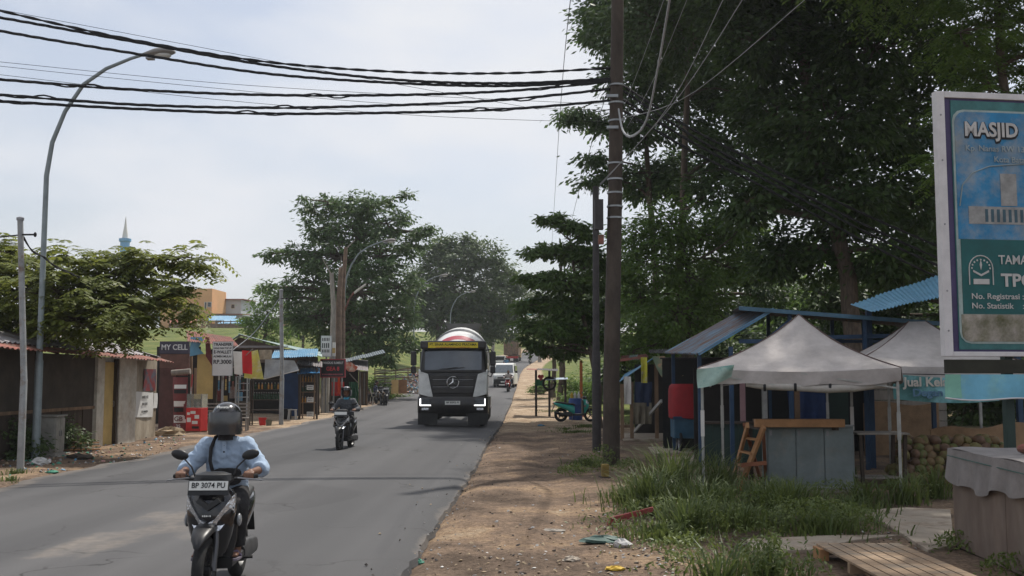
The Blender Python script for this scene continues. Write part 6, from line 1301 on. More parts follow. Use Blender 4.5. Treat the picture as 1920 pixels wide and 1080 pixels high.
for i, (px, Y, mt, lab, f) in enumerate((((1170,706,1183,758), 29.4, WHC, 'white cloth hanging at the end of the kiosk', 1), ((1190,716,1222,762), 29.5, M('cloth_navy', (.03,.045,.09), .9, var=.2), 'navy blue cloth curtain hanging on the kiosk', 2), ((1187,755,1222,795), 29.45, M('cloth_khaki', (.17,.15,.11), .9, var=.25), 'khaki tarpaulin skirt below the navy curtain', 3), ((1244,712,1258,766), 27.4, M('cloth_offwhite', (.40,.37,.34), .9, var=.2), 'off-white cloth strip hanging beside the red cart cover', 1), ((1327,722,1341,780), 22.6, M('cloth_pink', (.42,.20,.22), .9), 'pale pink cloth hanging beside the green counter', 1))):
    so = drape(None, 'hanging_cloth', mt, px, Y, f, .06, seed=i); tag(so, lab, 'cloth')
so = drape(None, 'hanging_banner', M('banner_yellow', (.58,.55,.06), .8, var=.25, scale=5, col2=(.55,.5,.42), mix2=.35, sc2=6), (1202,670,1213,718), 28.8, 1, .05, nu=6); tag(so, 'narrow yellow banner hanging from the kiosk roof', 'banner')
a_, b_, c_, d_ = at(1222,668,26.5), at(1246,668,26.5), at(1282,704,25.6), at(1262,712,25.8)
printed('sagging_banner', M('banner_olive', (.12,.16,.10), .8, var=.3, col2=(.35,.17,.09), mix2=.42, sc2=1.5), lambda u, v: a_.lerp(b_, u).lerp(d_.lerp(c_, u), v)+Vector((0,0,-.25*math.sin(math.pi*v)*(1-u*.6))), 'sagging olive and orange banner slung under the shelter eave', 'banner')
so = MB().bar(gp(1186,813), at(1240,752,27.5), .05,.09).build('steel_prop', GPOST, None); tag(so, 'grey steel prop leaning diagonally against the kiosk', 'prop')
p = gp(1284, 846); o = thing('food_cart', 'blue food cart covered with a red cloth between posts', 'cart', (at(1300,800,24.6).x, 24.6, 0)); B('body', M('cart_blue', (.035,.10,.16), .6, var=.3), o, (-.45,.35,0,.7,.35,.86), bevel=.02); B('rail', BLUEP, o, (-.48,.38,-.03,0,.80,.87))
for y in (.12,.6): wheel(o, -.30, y, .26, .26, .07, rim=STEEL)
for x in (-.38,.28): B('leg', DSTEEL, o, (x-.03,x+.03,.55,.61,-.05,.35))
cv = at(1300,720,24.6).z
MB().loft([[Vector((cx+rx*math.cos(a)*(1+.04*math.sin(5*a)), .33+ry*math.sin(a)*(1+.04*math.sin(4*a)), z)) for a in [2*math.pi*j/28 for j in range(28)]] for z, rx, ry, cx in ((.80,.42,.36,-.06), (.84,.47,.42,-.05), (1.1,.48,.42,-.05), (1.5,.47,.41,-.05), (cv-.05,.45,.39,-.05), (cv,.40,.34,-.05))]).build('cover', M('cover_red', (.30,.015,.02), .75, var=.25, scale=3, bump=.4, bscale=7), o, smooth=True)
p = gp(1256, 822); q = thing('yellow_post', 'short yellow post with a cardboard box in front of the kiosk', 'post', (p.x, p.y, 0)); B('shaft', YPAINT, q, (-.05,.05,-.05,.05,-.05,.75)); B('box', RAWWOOD, q, (-.10,.14,-.06,.10,.752,1.05))
# ------------------------------------------------------------------ blue awning, coconuts
o = thing('corrugated_awning', 'light blue corrugated awning rising behind the signboard', 'awning', (7.2, 19.6, 0)); LA = lambda px, py, Y: at(px,py,Y)-Vector((7.2,19.6,0))
roof(o, LA(1638,584,18.6), LA(1930,520,18.6), LA(1598,570,21.6), LA(1930,462,21.6), [M('awning_blue', (.14,.32,.46), .55, .1, var=.2)], 7, waves=7, amp=.013, seed=41)
for px, y in ((1628,572), (1900,485)): a = LA(px,y,21); MB().b2(a.x-.05,a.x+.05,a.y-.05,a.y+.05,-.05,a.z).build('post', BLUEP, o)
rg = random.Random(12); protos = []
for k, c in enumerate(((.10,.11,.03), (.15,.10,.045), (.15,.13,.045), (.11,.065,.04))):
    m_ = M('coconut_%d' % k, c, .7, var=.35, scale=9, col2=(.13,.07,.04), mix2=.36, sc2=7)
    me_o = MB().lathe([(.004,-.125), (.05,-.115), (.095,-.06), (.108,0), (.098,.06), (.06,.11), (.022,.128), (.018,.14), (.003,.142)], (0,0,0), 11).build('coconut', m_, None, smooth=True); protos.append(me_o)
spots = []
for ly in range(7):
    for row in range(3):
        for k in range(13-ly//2):
            spots.append((5.95+.06*ly+k*.162+rg.uniform(-.05,.05), 17.0+row*.17+ly*.07+rg.uniform(-.04,.04), .07+ly*.112+rg.uniform(-.02,.02)))
for i, sp in enumerate(spots):
    c = protos[i] if i < 4 else protos[i % 4].copy()
    if i >= 4: COL.objects.link(c)
    c.location = sp; c.rotation_euler = (rg.uniform(.6,2.4), rg.uniform(-.8,.8), rg.uniform(0,6)); c.scale = (rg.uniform(.70,.88),)*3; tag(c, 'husked coconut in the heap under the second tent', 'coconut', 'coconuts heaped under the second tent')
x0, x1, z0, z1 = rect(1676,703,1785,748,17.2); TEALB = M('banner_teal', (.10,.27,.27), .75, var=.25, scale=2, col2=(.20,.42,.46), mix2=.4)
o = thing('coconut_banner', 'teal banner reading Jual Kelapa hung between the tents', 'banner', (x0, 17.2, z0)); W_, H_ = 1.75, z1-z0+.02
bn = MB().grid(lambda u, v: (W_*u, .03*math.sin(u*8+v*3), H_*v-.05*math.sin(math.pi*u)+(-.03*u)), 20, 8, th=(0,.005,0)).build('sheet', TEALB, o, smooth=True)
text('Jual Kelapa', M('banner_cream_ink', (.52,.50,.45), .8), bn, (.62,-.045,H_*.66), .21, bold=.006, width=.95, depth=.004); text('Degan Opu', M('banner_navy_ink', (.10,.20,.30), .8), bn, (.75,-.045,H_*.24), .17, bold=.005, width=.9, depth=.004)
MB().tube([(0,.01,H_), (W_,.01,H_-.03)], .008, 5).build('cord', INK, o)
# ------------------------------------------------------------------ covered counter, signboard
o = thing('covered_counter', 'brown plywood counter with grey cloth draped over its top', 'counter', (4.52, 11.2, 0), 0); zt = at(1782,843,11.2).z
PLYB = M('counter_plywood', (.155,.110,.085), .85, var=.3, scale=3, stretch=(1,1,.35), col2=(.20,.155,.125), mix2=.45, soft=.3)
P0, P1 = Vector((0,0,0)), Vector((-.12,-2.7,0)); B('frame', WOODD, o, (.08,1.0,-2.6,-.05,.05,zt-.06))
for k in range(2): a, b = P0.lerp(P1, k*.5+.002), P0.lerp(P1, k*.5+.498); MB().poly([a+Vector((0,0,.03)), b+Vector((0,0,.03)), b+Vector((0,0,zt-.03)), a+Vector((0,0,zt-.03))], .04, 'x').build('side_panel', PLYB, o)
B('end_panel', PLYB, o, (.042,1.05,-.03,.0,.03,zt-.03)); B('foot_board', CONC, o, (.0,1.1,-2.7,-.02,-.06,.03))
CLO = M('cloth_grey', (.225,.205,.195), .92, var=.22, scale=5, bump=.35, bscale=60)
MB().grid(lambda u, v: (P0.lerp(P1,u).x-.03+1.15*v, P0.lerp(P1,u).y+.02, zt+.015+.012*math.sin(u*13+v*5)+.008*math.sin(v*11)), 24, 8, th=(0,0,-.008)).build('cloth_top', CLO, o, smooth=True)
MB().grid(lambda u, v: (P0.lerp(P1,u).x-.035-.02*v-.022*math.sin(u*42+v)*v-.012*math.sin(u*17), P0.lerp(P1,u).y+.02, zt+.012-(.30+.06*math.sin(u*7)+.03*math.sin(u*23)+.10*u)*v), 60, 6, th=(.006,0,0)).build('cloth_skirt', CLO, o, smooth=True)
MB().grid(lambda u, v: (-.03+1.15*u, .03+.015*math.sin(u*14)*v, zt+.012-(.16+.03*math.sin(u*6))*v), 14, 4, th=(0,-.006,0)).build('cloth_end', CLO, o, smooth=True); MB().tube([P0+Vector((-.05,0,zt-.06)), P1+Vector((-.055,0,zt-.09))], .005, 5).build('cord', M('cord_green', (.05,.12,.10), .8), o)
q = thing('stone', 'brown stone holding down the grey cloth on the counter', 'stone', Vector((4.52+.45,10.45,zt+.06))); MB().ell((0,0,0), (.10,.08,.055), 9, 6).build('rock', RUST, q)
o = thing('mosque_signboard', 'large weathered mosque signboard with white frame reading MASJID', 'signboard', at(1773,672,12.0)*1.0, RAD(9)); b0 = o.location.copy(); o.location.z = 0; zf = lambda py: at(1762,py,12.0).z; xf = lambda px: (px-1757)/160.0
zt, zb, WD = zf(170), zf(668), 2.3
FRW = M('frame_white', (.62,.60,.60), .6, var=.15, scale=4); TEALD = M('sign_teal_border', (.045,.16,.16), .6, var=.35, scale=5)
B('back_panel', M('sign_purple', (.06,.045,.12), .6, var=.3), o, (.09,WD-.09,.03,.06,zb+.02,zt-.02))
for a in ((0,.105,0,.10,zb,zt), (WD-.105,WD,0,.10,zb,zt), (.106,WD-.106,0,.10,zt-.075,zt), (.106,WD-.106,0,.10,zb,zb+.055)): f_ = B('frame_bar', FRW, o, a, bevel=.006)
for py in (215,300,420,545,620): MB().lathe([(.012,-.004), (.012,.0)], (.05,-.001,zf(py)), 8, 'y').build('rivet', STEEL, o)
pn = B('print_border', TEALD, o, (.19,WD-.19,.018,.029,zf(655),zf(186)))
def rrect(x0, x1, z0, z1, r, y, tl=True, bl=True):
    P = []
    for cx, cz, a0, on in ((x1-r,z1-r,0,tl), (x0+r,z1-r,90,tl), (x0+r,z0+r,180,bl), (x1-r,z0+r,270,bl)):
        if on: P += [(cx+r*math.cos(RAD(a0+a)), y, cz+r*math.sin(RAD(a0+a))) for a in (0,30,60,90)]
        else: P.append((x1 if a0 in (0,270) else x0, y, z1 if a0 < 180 else z0))
    return P
MB().poly(rrect(xf(1789),WD-.22,zf(644),zf(203),.14,.012), .006).build('print_edge', M('print_pale', (.34,.42,.40), .7, var=.3, scale=6), pn)
MB().poly(rrect(xf(1793),WD-.24,zf(447),zf(207),.13,.006,bl=False), .006).build('sky_print', M('print_sky', (.02,.20,.40), .6, var=.3, scale=3, col2=(.28,.30,.30), mix2=.40, sc2=1.9, soft=.25), pn)
MB().poly(rrect(xf(1797),WD-.24,zf(588),zf(447.5),.05,.006,tl=False,bl=False), .006).build('text_panel', M('print_teal', (.010,.10,.10), .6, var=.25, scale=4), pn)
MB().poly(rrect(xf(1793),WD-.24,zf(640),zf(589),.10,.006,tl=False), .006).build('stained_strip', M('print_stained', (.40,.36,.32), .8, var=.3, scale=5, col2=(.11,.11,.05), mix2=.48, sc2=3.5, soft=.3), pn)
MSK = M('print_building', (.30,.30,.29), .7, var=.4, scale=6); bl_ = MB().b2(xf(1815),WD-.26,.001,.0055,zf(418),zf(385)).b2(xf(1882),xf(1915),.001,.0055,zf(383),zf(322)); bl_.build('building_print', MSK, pn)
for k in range(9): B('arch_print', M('print_arch', (.05,.10,.13), .7), pn, (xf(1848+k*12),xf(1854+k*12),-.002,.0005,zf(414),zf(390)))
MB().tube([(xf(1797),.0,zf(385)), (xf(1804),.0,zf(345)), (xf(1825),.0,zf(322)), (xf(1860),.0,zf(309)), (xf(1925),.0,zf(303)), (WD-.3,0,zf(303))], .008, 5).build('curved_tear', M('tear_pale', (.24,.30,.32), .8), pn)
SW = M('sign_letter_white', (.50,.49,.47), .6, var=.2, scale=8); SWD = M('sign_letter_dim', (.30,.36,.38), .7)
text('MASJID', INK, pn, (xf(1812),-.001,zf(243)), .245, align='LEFT', bold=.018, width=.70, depth=.002); text('MASJID', SW, pn, (xf(1811),-.005,zf(241)), .24, align='LEFT', bold=.006, width=.68, depth=.002)
text('Kp. Nanas RW 13 Kel.', SWD, pn, (xf(1812),-.003,zf(276)), .10, align='LEFT', bold=.001, depth=.002, width=.95); text('Kota Batam', SWD, pn, (xf(1870),-.003,zf(296)), .10, align='LEFT', bold=.001, depth=.002)
text('TAMAN', SW, pn, (xf(1871),-.003,zf(486)), .15, align='LEFT', bold=.002, depth=.002, width=.47); text('TPQ', SW, pn, (xf(1875),-.003,zf(525)), .21, align='LEFT', bold=.006, depth=.002, width=.44)
text('No. Registrasi :', SW, pn, (xf(1813),-.003,zf(555)), .095, align='LEFT', depth=.002, width=.66, bold=.001); text('No. Statistik    :', SW, pn, (xf(1813),-.003,zf(573)), .095, align='LEFT', depth=.002, width=.66, bold=.001)
em = MB(); zc = zf(505)
for k in range(9): a = math.pi*k/8; em.ell((xf(1835)+.115*math.cos(a),-.001,zc+.02+.10*math.sin(a)), (.012,.004,.012), 6, 4)
em.tube([(xf(1835)-.15,0,zf(533))]+[(xf(1835)+.15*math.cos(math.pi-math.pi*k/10),0,zc+.02+.15*math.sin(math.pi*k/10)) for k in range(11)]+[(xf(1835)+.15,0,zf(533))], .007, 5)
em.poly([(xf(1835)-.10,-.002,zc), (xf(1835),-.002,zc-.05), (xf(1835)+.10,-.002,zc), (xf(1835)+.10,-.002,zc-.025), (xf(1835),-.002,zc-.075), (xf(1835)-.10,-.002,zc-.025)], .004); em.poly([(xf(1835),-.002,zc+.12), (xf(1835)+.016,-.002,zc+.06), (xf(1835),-.002,zc), (xf(1835)-.016,-.002,zc+.06)], .004); em.b2(xf(1835)-.10,xf(1835)+.10,-.002,.002,zf(532),zf(522)); em.build('emblem', SW, pn)
B('lower_beam', M('beam_mossy', (.035,.035,.025), .9, var=.4), o, (.03,WD-.03,.01,.09,zf(700),zf(674)))
for x in (.86, WD-.2): B('post', DGREEN, o, (x-.05,x+.05,.101,.19,-.05,zf(300)))
bb = MB().grid(lambda u, v: (-.02+(WD-.1)*u, -.012+.02*math.sin(u*9+v*2), zf(702)-(.27+.06*u+.02*math.sin(u*11))*v), 22, 5, th=(0,.004,0)).build('lower_banner', M('banner_skyblue', (.16,.42,.56), .7, var=.2, scale=3, col2=(.22,.47,.52), mix2=.4), o, smooth=True); MB().grid(lambda u, v: (-.02+.2*u, -.018+.02*math.sin(u*.9+v*2), zf(702)-.27*v), 4, 4, th=(0,.003,0)).build('green_edge', M('banner_mint', (.22,.48,.38), .7, var=.2), bb, smooth=True)
MB().tube([(-.02+(WD-.1)*k/22, -.016+.02*math.sin(k/22*9+2), zf(702)-(.27+.06*k/22+.02*math.sin(k/22*11))) for k in range(23)], .010, 5).build('hem', FRW, bb, smooth=True)
# ------------------------------------------------------------------ pallet and slabs
o = thing('pallet', 'weathered timber pallet lying on the ground before the counter', 'pallet', (0,0,0)); A_, B_, C_ = gp(1530,1016,.15), gp(1700,1006,.15), gp(1830,1100,.15); A_ = gp(1529,1017,.15); o.location = (A_.x, A_.y, 0); dv = Vector((.86,.05,0)); lv = Vector((.06,-1.9,0))
nb = 7
for k in range(nb): a = dv*((k+.06)/nb)+Vector((0,0,.14)); b = dv*((k+.90)/nb)+Vector((0,0,.14)); MB().add([a, b, b+lv, a+lv]+[q-Vector((0,0,.02)) for q in (a, b, b+lv, a+lv)], [(0,1,2,3),(7,6,5,4),(0,4,5,1),(1,5,6,2),(2,6,7,3),(3,7,4,0)]).build('deck_board', PALW, o)
for t in (.0,.5,.95): a = lv*t; n_ = lv.normalized()*.06; z = .119; MB().add([a+Vector((0,0,z)), dv+a+Vector((0,0,z)), dv+a+n_+Vector((0,0,z)), a+n_+Vector((0,0,z))]+[q+Vector((0,0,.03)) for q in (a, dv+a, dv+a+n_, a+n_)], [(0,1,2,3),(7,6,5,4),(0,4,5,1),(1,5,6,2),(2,6,7,3),(3,7,4,0)]).build('bearer', PALW, o)
for s in (.02,.34,.64,.94): a = dv*s*.97; MB().bar(a+Vector((0,0,.06)), a+lv*.12+Vector((0,0,.06)), .09,.115).build('block', RAWWOOD, o)
def slab(label, px, z=.06):
    P = [gp(x, y, z) for x, y in px]; c = sum(P, Vector())/len(P); o_ = MB().poly([p-c for p in P], -.09, 'z').build('paving_slab', M('slab_concrete', (.36,.30,.235), .92, var=.3, scale=2.5, col2=(.24,.18,.13), mix2=.4, bump=.4), None, bevel=.01); o_.location = c; tag(o_, label, 'slab')
slab('broad cracked concrete slab beside the covered counter', ((1592,957),(1700,951),(1782,955),(1790,1022),(1740,1030),(1650,975)))
slab('narrow concrete slab behind the timber pallet', ((1400,1010),(1560,1003),(1690,1002),(1600,1012),(1520,1030),(1410,1032)), .05)
for i, px in enumerate((((1165,812),(1262,812),(1270,822),(1168,824)), ((1215,838),(1290,836),(1300,848),(1225,850)), ((1240,858),(1330,852),(1360,866),(1260,872)))): slab(('concrete slab lying below the leaning steel prop', 'concrete slab beside the food cart wheels', 'concrete slab in front of the green counter')[i], px, .05)
# ------------------------------------------------------------------ tyre stall, drum, post
Ys = 46; o = thing('tyre_stall', 'skeletal tyre repair stall frame with flat sheet roof', 'stall', (at(1040,745,Ys).x, Ys, 0)); ox = o.location.x; LT = lambda px, py, Y=Ys: at(px,py,Y)-Vector((ox,Ys,0))
for px, yt, yb in ((1005,694,748), (1030,694,766), (1060,708,744)): a = LT(px,yt); MB().b2(a.x-.05,a.x+.05,-.05,.05,-.1,a.z).build('post', DSTEEL, o)
for py in (712, 722, 733): MB().bar(LT(1005,py), LT(1030,py), .05).build('rail', DSTEEL, o)
MB().bar(LT(1030,720), LT(1060,720), .04).build('rail', DSTEEL, o); roof(o, LT(987,693,45.2), LT(1046,696,45.2), LT(990,691,47.5), LT(1046,692,47.5), [RUST, DSTEEL], 3, seed=51, amp=.006)
roof(o, LT(1023,713,45.0), LT(1064,711,45.0), LT(1026,709,47), LT(1064,708,47), [M('sheet_paleblue', (.38,.46,.55), .5, var=.15)], 3, seed=52, amp=.006); q = LT(1030,719,45.8); a = LT(1010,718); B('green_case', M('case_green', (.02,.13,.06), .6), o, (a.x-.15,a.x+.22,-.1,.1,a.z-.12,a.z+.14))
ty = MB().lathe([(.27+.05*math.cos(2*math.pi*k/10), .05*math.sin(2*math.pi*k/10)) for k in range(10)], LT(1030,719,45.7), 24, 'y', closed=True).build('tyre', RUB, None, smooth=True); ty.location = (ox, Ys, 0); tag(ty, 'black tyre hung on the tyre stall post', 'tyre')
p = at(1014,707,45.9); q = thing('heart_ornament', 'small red heart ornament on the tyre stall rail', 'ornament', p); MB().ell((-.06,0,.03), (.08,.03,.08), 8, 6).ell((.06,0,.03), (.08,.03,.08), 8, 6).poly([(-.12,-.02,.0), (.12,-.02,.0), (0,-.02,-.17)], .04).build('heart', REDP, q)
p = gp(1076, 768); q = thing('plastic_drum', 'blue plastic drum with bottles on top behind the turquoise scooter', 'drum', (at(1079,760,43.2).x, 43.2, 0)); MB().lathe([(.27,-.03), (.29,.05), (.29,.3), (.30,.32), (.29,.34), (.29,.62), (.30,.64), (.29,.66), (.28,.86), (.25,.9)], (0,0,0), 20).build('barrel', M('drum_blue', (.02,.06,.22), .5, var=.2), q, smooth=True)
for k, (dx, mt) in enumerate(((-.15,YPAINT), (-.02,WHC), (.14,WHC))): bottle(Vector((q.location.x+dx, 43.2, .9)), mt, ('yellow bottle', 'white jerry bottle', 'clear pale bottle')[k]+' standing on the blue plastic drum', 'bottles on the blue drum', h=.28, r=.06)
p = gp(1090, 783); q = thing('barrier_post', 'rusty orange post with red and yellow foot blocks on the verge', 'post', (p.x, p.y, 0)); B('shaft', M('post_orange', (.36,.12,.04), .7, var=.35, scale=4), q, (-.06,.06,-.06,.06,-.03,at(1090,676,p.y).z)); B('foot_block', M('foot_red', (.38,.06,.03), .8, var=.3), q, (-.16,.20,-.20,-.07,-.04,.14)); B('foot_block', YPAINT, q, (-.22,-.07,-.06,.10,-.04,.28))
# ================================================================== CABLES
ax = at(-160, 60, 18.8)
o = thing('utility_pole', 'concrete utility pole on the shed side where the twisted cables end', 'utility pole', (ax.x-.9, 18.6, -.1)); MB().tube([(0,0,0), (0,0,5), (0,0,11)], [.18,.15,.12], 12).build('shaft', CONC, o, smooth=True); B('cable_bracket', GALV, o, (-.05,.22,-.2,-.13,8.3,8.4))
def yd(px): return POLE.y+(18.6-POLE.y)*(1150-px)/1400.0
CG_ = 'twisted black cables crossing the road to the utility pole'
for i, (prof, st) in enumerate(((((-230,-38),(0,20),(250,75),(500,116),(750,135),(960,137),(1150,127)), 2), (((-230,-5),(0,33),(250,78),(500,122),(750,150),(960,156),(1150,147)), 3), (((-230,12),(0,58),(250,100),(500,138),(750,156),(960,161),(1150,150)), 3), (((-230,130),(0,149),(250,168),(500,178),(750,178),(960,170),(1150,152)), 3), (((-230,168),(0,178),(250,196),(500,202),(750,197),(960,186),(1150,166)), 3), (((-230,178),(0,190),(250,204),(500,213),(750,211),(960,204),(1150,188)), 3))):
    cable('thick twisted black cable crossing the road to the concrete utility pole', [at(x, y, yd(x)) for x, y in prof], .017, CG_, 'overhead_cable', strands=st, pitch=.85+.07*i, n=110, loose=i > 2)
CT_ = 'thin wires crossing the road'
for prof in (((-200,-20),(0,18),(330,80),(700,150),(1010,205)), ((-200,95),(0,116),(400,155),(760,178),(1150,196)), ((-200,100),(0,124),(400,165),(760,196),(1150,206)), ((-200,118),(0,140),(400,186),(760,215),(1010,226),(1150,228))): cable('thin grey wire crossing the road above the twisted cables', [at(x, y, yd(x)+.6) for x, y in prof], .005, CT_, 'overhead_wire', n=24)
for k, ((x0, y0), (xm, ym), (x1, y1)) in enumerate((((1168,160),(1380,285),(1900,520)), ((1168,170),(1400,310),(1900,545)), ((1165,185),(1420,330),(1900,560)), ((1165,205),(1430,350),(1900,585)))): cable('dark cable sagging from the utility pole down into the grove', [at(x0,y0,POLE.y), at((x0+xm)/2,(y0+ym)/2+6,POLE.y+1), at(xm,ym,POLE.y+2.2), at((xm+x1)/2,(ym+y1)/2+8,POLE.y+4), at(x1,y1,POLE.y+6)], .022, 'dark cables from the pole into the grove', 'grove_cable', strands=2, pitch=1.1, n=50)
PW = M('pale_wire', (.36,.37,.38), .6, .2, var=.2)
for (a, b, c), r, lab in ((((1160,235),(1215,235),(1262,-60)), .03, 'thick pale twisted cable looping up from the pole'), (((1125,345),(1250,205),(1365,-20)), .012, 'pale straight wire rising from the pole junction box'), (((1125,348),(1270,185),(1398,-10)), .012, 'second pale straight wire rising from the pole junction box'), (((1165,222),(1290,180),(1520,-10)), .011, 'pale wire rising rightwards from the pole bands'), (((1175,240),(1225,150),(1300,-30)), .008, 'thin wire rising steeply past the pole'), (((1170,200),(1205,110),(1255,-30)), .008, 'thin dark wire close beside the pole top')):
    y0 = POLE.y-.2; mid = at(*b, y0-3.2); cable(lab, [at(*a, y0), mid, at(*c, y0-7.0)] if r < .02 else [at(1160,205,y0), at(1168,245,y0-.3), at(1186,255,y0-.8), at(1212,225,y0-2), at(1235,120,y0-4), at(1262,-40,y0-7)], r*.6, None, 'service_wire', strands=3 if r > .02 else 1, pitch=.5, n=50 if r > .02 else 10, mat=PW)
for (a, b), lab in ((((1074,-40),(1035,455)), 'long bare conductor running away along the road'), (((1146,150),(1060,462)), 'bare conductor running from the utility pole to the far insulator')): cable(lab, [at(*a, 14 if a[1] < 0 else 22), at((a[0]+b[0])/2-4, (a[1]+b[1])/2, 26), at(*b, 62)], .007, None, 'conductor', n=16)
p = at(1045,462,62); o = thing('crossarm_pole', 'distant pole top with crossarm and insulators in the broad-leaved tree', 'utility pole', (p.x+.2, 62, 0)); MB().tube([(0,0,-.1), (0,0,p.z)], [.12,.09], 10).build('shaft', CONC, o); B('crossarm', DSTEEL, o, (-.65,.45,-.05,.05,p.z-.15,p.z-.05))
for x in (-.55,.2): MB().lathe([(.03,0), (.05,.05), (.03,.1), (.05,.15), (.02,.28)], (x,0,p.z-.05), 8).build('insulator', DSTEEL, o)
# ================================================================== WEEDS, LITTER
GB = leafmat('grass_blade', (.042,.07,.02), (.13,.17,.05), .36, (.30,.25,.11)); HB = leafmat('herb_leaf', (.052,.088,.02), (.15,.19,.045), .36, (.26,.22,.08))
def blades(mb, c, n, h, spread, rg, w_=.013):
    for _ in range(n):
        a = rg.uniform(0, 6.283); r = spread*abs(rg.gauss(0,.5)); x, y = c[0]+r*math.cos(a), c[1]+r*math.sin(a); z = groundz(x, y)-.02; hh = h*rg.uniform(.45,1.1); ln = rg.uniform(.15,.75)*hh; b = a+rg.gauss(0,.8); d = Vector((math.cos(b), math.sin(b), 0)); s = Vector((-d.y, d.x, 0))*w_*rg.uniform(.6,1.3); p = Vector((x, y, z)); P = []
        for t in (0,.35,.7): q = p+Vector((0,0,hh*t*(1-.18*t)))+d*ln*t*t; wd = 1-.55*t; P += [q-s*wd, q+s*wd]
        P.append(p+Vector((0,0,hh*(.86-.25*ln/hh)))+d*ln*1.15); mb.add(P, [(0,1,3,2), (2,3,5,4), (4,5,6)])
rg = random.Random(21)
for i, (px, py, h, n, sp, lab) in enumerate(((1215,960,.85,260,.5,'tall grass clump at the edge of the bare verge'), (1262,935,1.1,300,.5,'tallest grass clump in front of the tent leg'), (1345,925,.85,200,.4,'grass clump at the foot of the white tent leg'), (1290,1000,.7,240,.5,'grass clump leaning over the litter on the verge'), (1480,965,.65,240,.5,'dry grass clump in front of the steel cabinet'), (1625,950,.6,120,.4,'dark grass clump below the low table'), (1700,945,.62,130,.35,'grass clump beside the tent leg at the coconuts'), (1755,935,.7,110,.3,'grass clump between the coconuts and the counter'), (1350,1100,.55,110,.3,'grass tuft at the very edge of the verge litter'), (1585,905,.5,60,.25,'thin grass growing under the steel cabinet end'), (1880,838,.6,60,.25,'thin grass behind the covered counter'))):
    c = gp(px, py); mb = MB(); blades(mb, c, n, h, sp, rg, .012); tag(mb.build('grass_clump', GB, None), lab, 'grass')
mb = MB(); rg = random.Random(22)
for px, py, n, sp, h in ((1080,810,500,.9,.14), (1100,800,500,.8,.14), (1060,802,260,.5,.10), (1200,800,300,.7,.35), (1230,795,300,.7,.35), (1040,775,400,1.3,.12), (1015,760,400,1.2,.12), (1085,765,300,1.0,.14), (30,890,80,.35,.18), (20,905,60,.3,.16), (700,777,200,.8,.14), (690,780,150,.6,.12), (760,755,400,1.5,.15), (730,758,300,1.2,.15), (375,845,30,.2,.1), (1180,940,260,.6,.35), (1380,985,500,1.0,.4), (1540,1000,420,.8,.35), (1440,950,400,.9,.55), (1240,1010,300,.6,.3), (1330,960,400,.8,.62), (1600,965,300,.6,.35), (1450,1080,200,.4,.3), (1100,875,260,.5,.25)):
    blades(mb, gp(px, py), n, h, sp, rg, .012)
tag(mb.build('short_grass', GB, None), 'short green grass patches along both verges', 'grass', kind='stuff')
rn = np.random.default_rng(5); Cc = []
for px, py, n, sx, sy, hh in ((1100,880,900,.45,.5,.28), (1130,870,500,.35,.4,.35), (1075,888,400,.4,.4,.15), (1250,990,1500,.9,.8,.30), (1400,980,2200,1.2,.9,.34), (1540,990,1600,.8,.7,.30), (1330,1040,1100,.7,.45,.2), (1600,985,700,.5,.5,.22), (1450,1075,900,.45,.3,.3), (1500,1090,600,.3,.3,.35), (1180,885,500,.4,.4,.22), (1200,910,500,.4,.5,.2), (1700,935,700,.9,.4,.25), (1800,1035,350,.35,.25,.18), (1900,1085,300,.3,.25,.2), (1560,945,700,.8,.4,.3), (1230,1060,350,.4,.3,.12), (1400,920,900,.9,.5,.25), (1300,890,700,.6,.7,.2)):
    c = gp(px, py); q = rn.normal(size=(n,3))*np.array([sx*.5, sy*.8, 0])+np.array([c.x, c.y, 0]); mound = np.exp(-(((q[:,0]-c.x)/sx)**2+((q[:,1]-c.y)/(sy*1.6))**2)); q[:,2] = hh*mound*rn.random(n)**.6*1.2+.01; Cc.append(q)
C = np.concatenate(Cc); keep = (C[:,0] > .25+.25*np.sin(C[:,1]*2)) & (np.sin(C[:,0]*4.3+C[:,1]*1.9)+np.sin(C[:,1]*3.7-C[:,0]*2.1) > -.45); C = C[keep]; n = len(C); D = unit(rn.normal(size=(n,3))*np.array([1,1,.8])+np.array([0,0,.75])); Nn = unit(rn.normal(size=(n,3))*.5+np.array([0,-.2,1]))
tag(leaf_mesh('herb_carpet', C, D, Nn, .062*rn.uniform(.5,1.5,n), .024*rn.uniform(.6,1.3,n), HB, None), 'low leafy weeds covering the ground between verge and tents', 'weeds', kind='stuff')
rg = random.Random(33); pts = []
for _ in range(900):
    y = 5+rg.random()**1.6*60; pts.append((RR+bend(y)+rg.gauss(.10,.12), y, zr(y)+.015)) if rg.random() < .6 else pts.append((RL+bend(y)-rg.gauss(.12,.18), y, zr(y)+.015))
for _ in range(160): y = 6+rg.random()*40; pts.append((rg.uniform(RL+.2,RR-.1) if rg.random() < .4 else RR-abs(rg.gauss(0,.35)), y, zr(y)+.075))
scatter('edge_gravel', 'loose gravel and crumbled asphalt along the road edges', 'gravel', pts, [LIT[6], LIT[1], LIT[4]], .022, 9, .7)
rg = random.Random(31); pts = []
def gpts(n, cx, cy, sx, sy):
    for _ in range(n):
        px, py = rg.gauss(cx,sx), rg.gauss(cy,sy)
        if py > 770: p = gp(px, py); pts.append((p.x, p.y, groundz(p.x, p.y)+.008)) if p.x > RR+.15 or p.x < RL-.15 else None
gpts(260, 1180, 1000, 70, 45); gpts(200, 1060, 830, 60, 25); gpts(170, 1000, 960, 120, 80); gpts(200, 1300, 1050, 90, 30); gpts(160, 1680, 1010, 60, 20); gpts(90, 1270, 860, 50, 25); gpts(120, 950, 1050, 90, 25)
gpts(60, 1190, 1010, 45, 20); gpts(80, 1330, 1060, 70, 15)
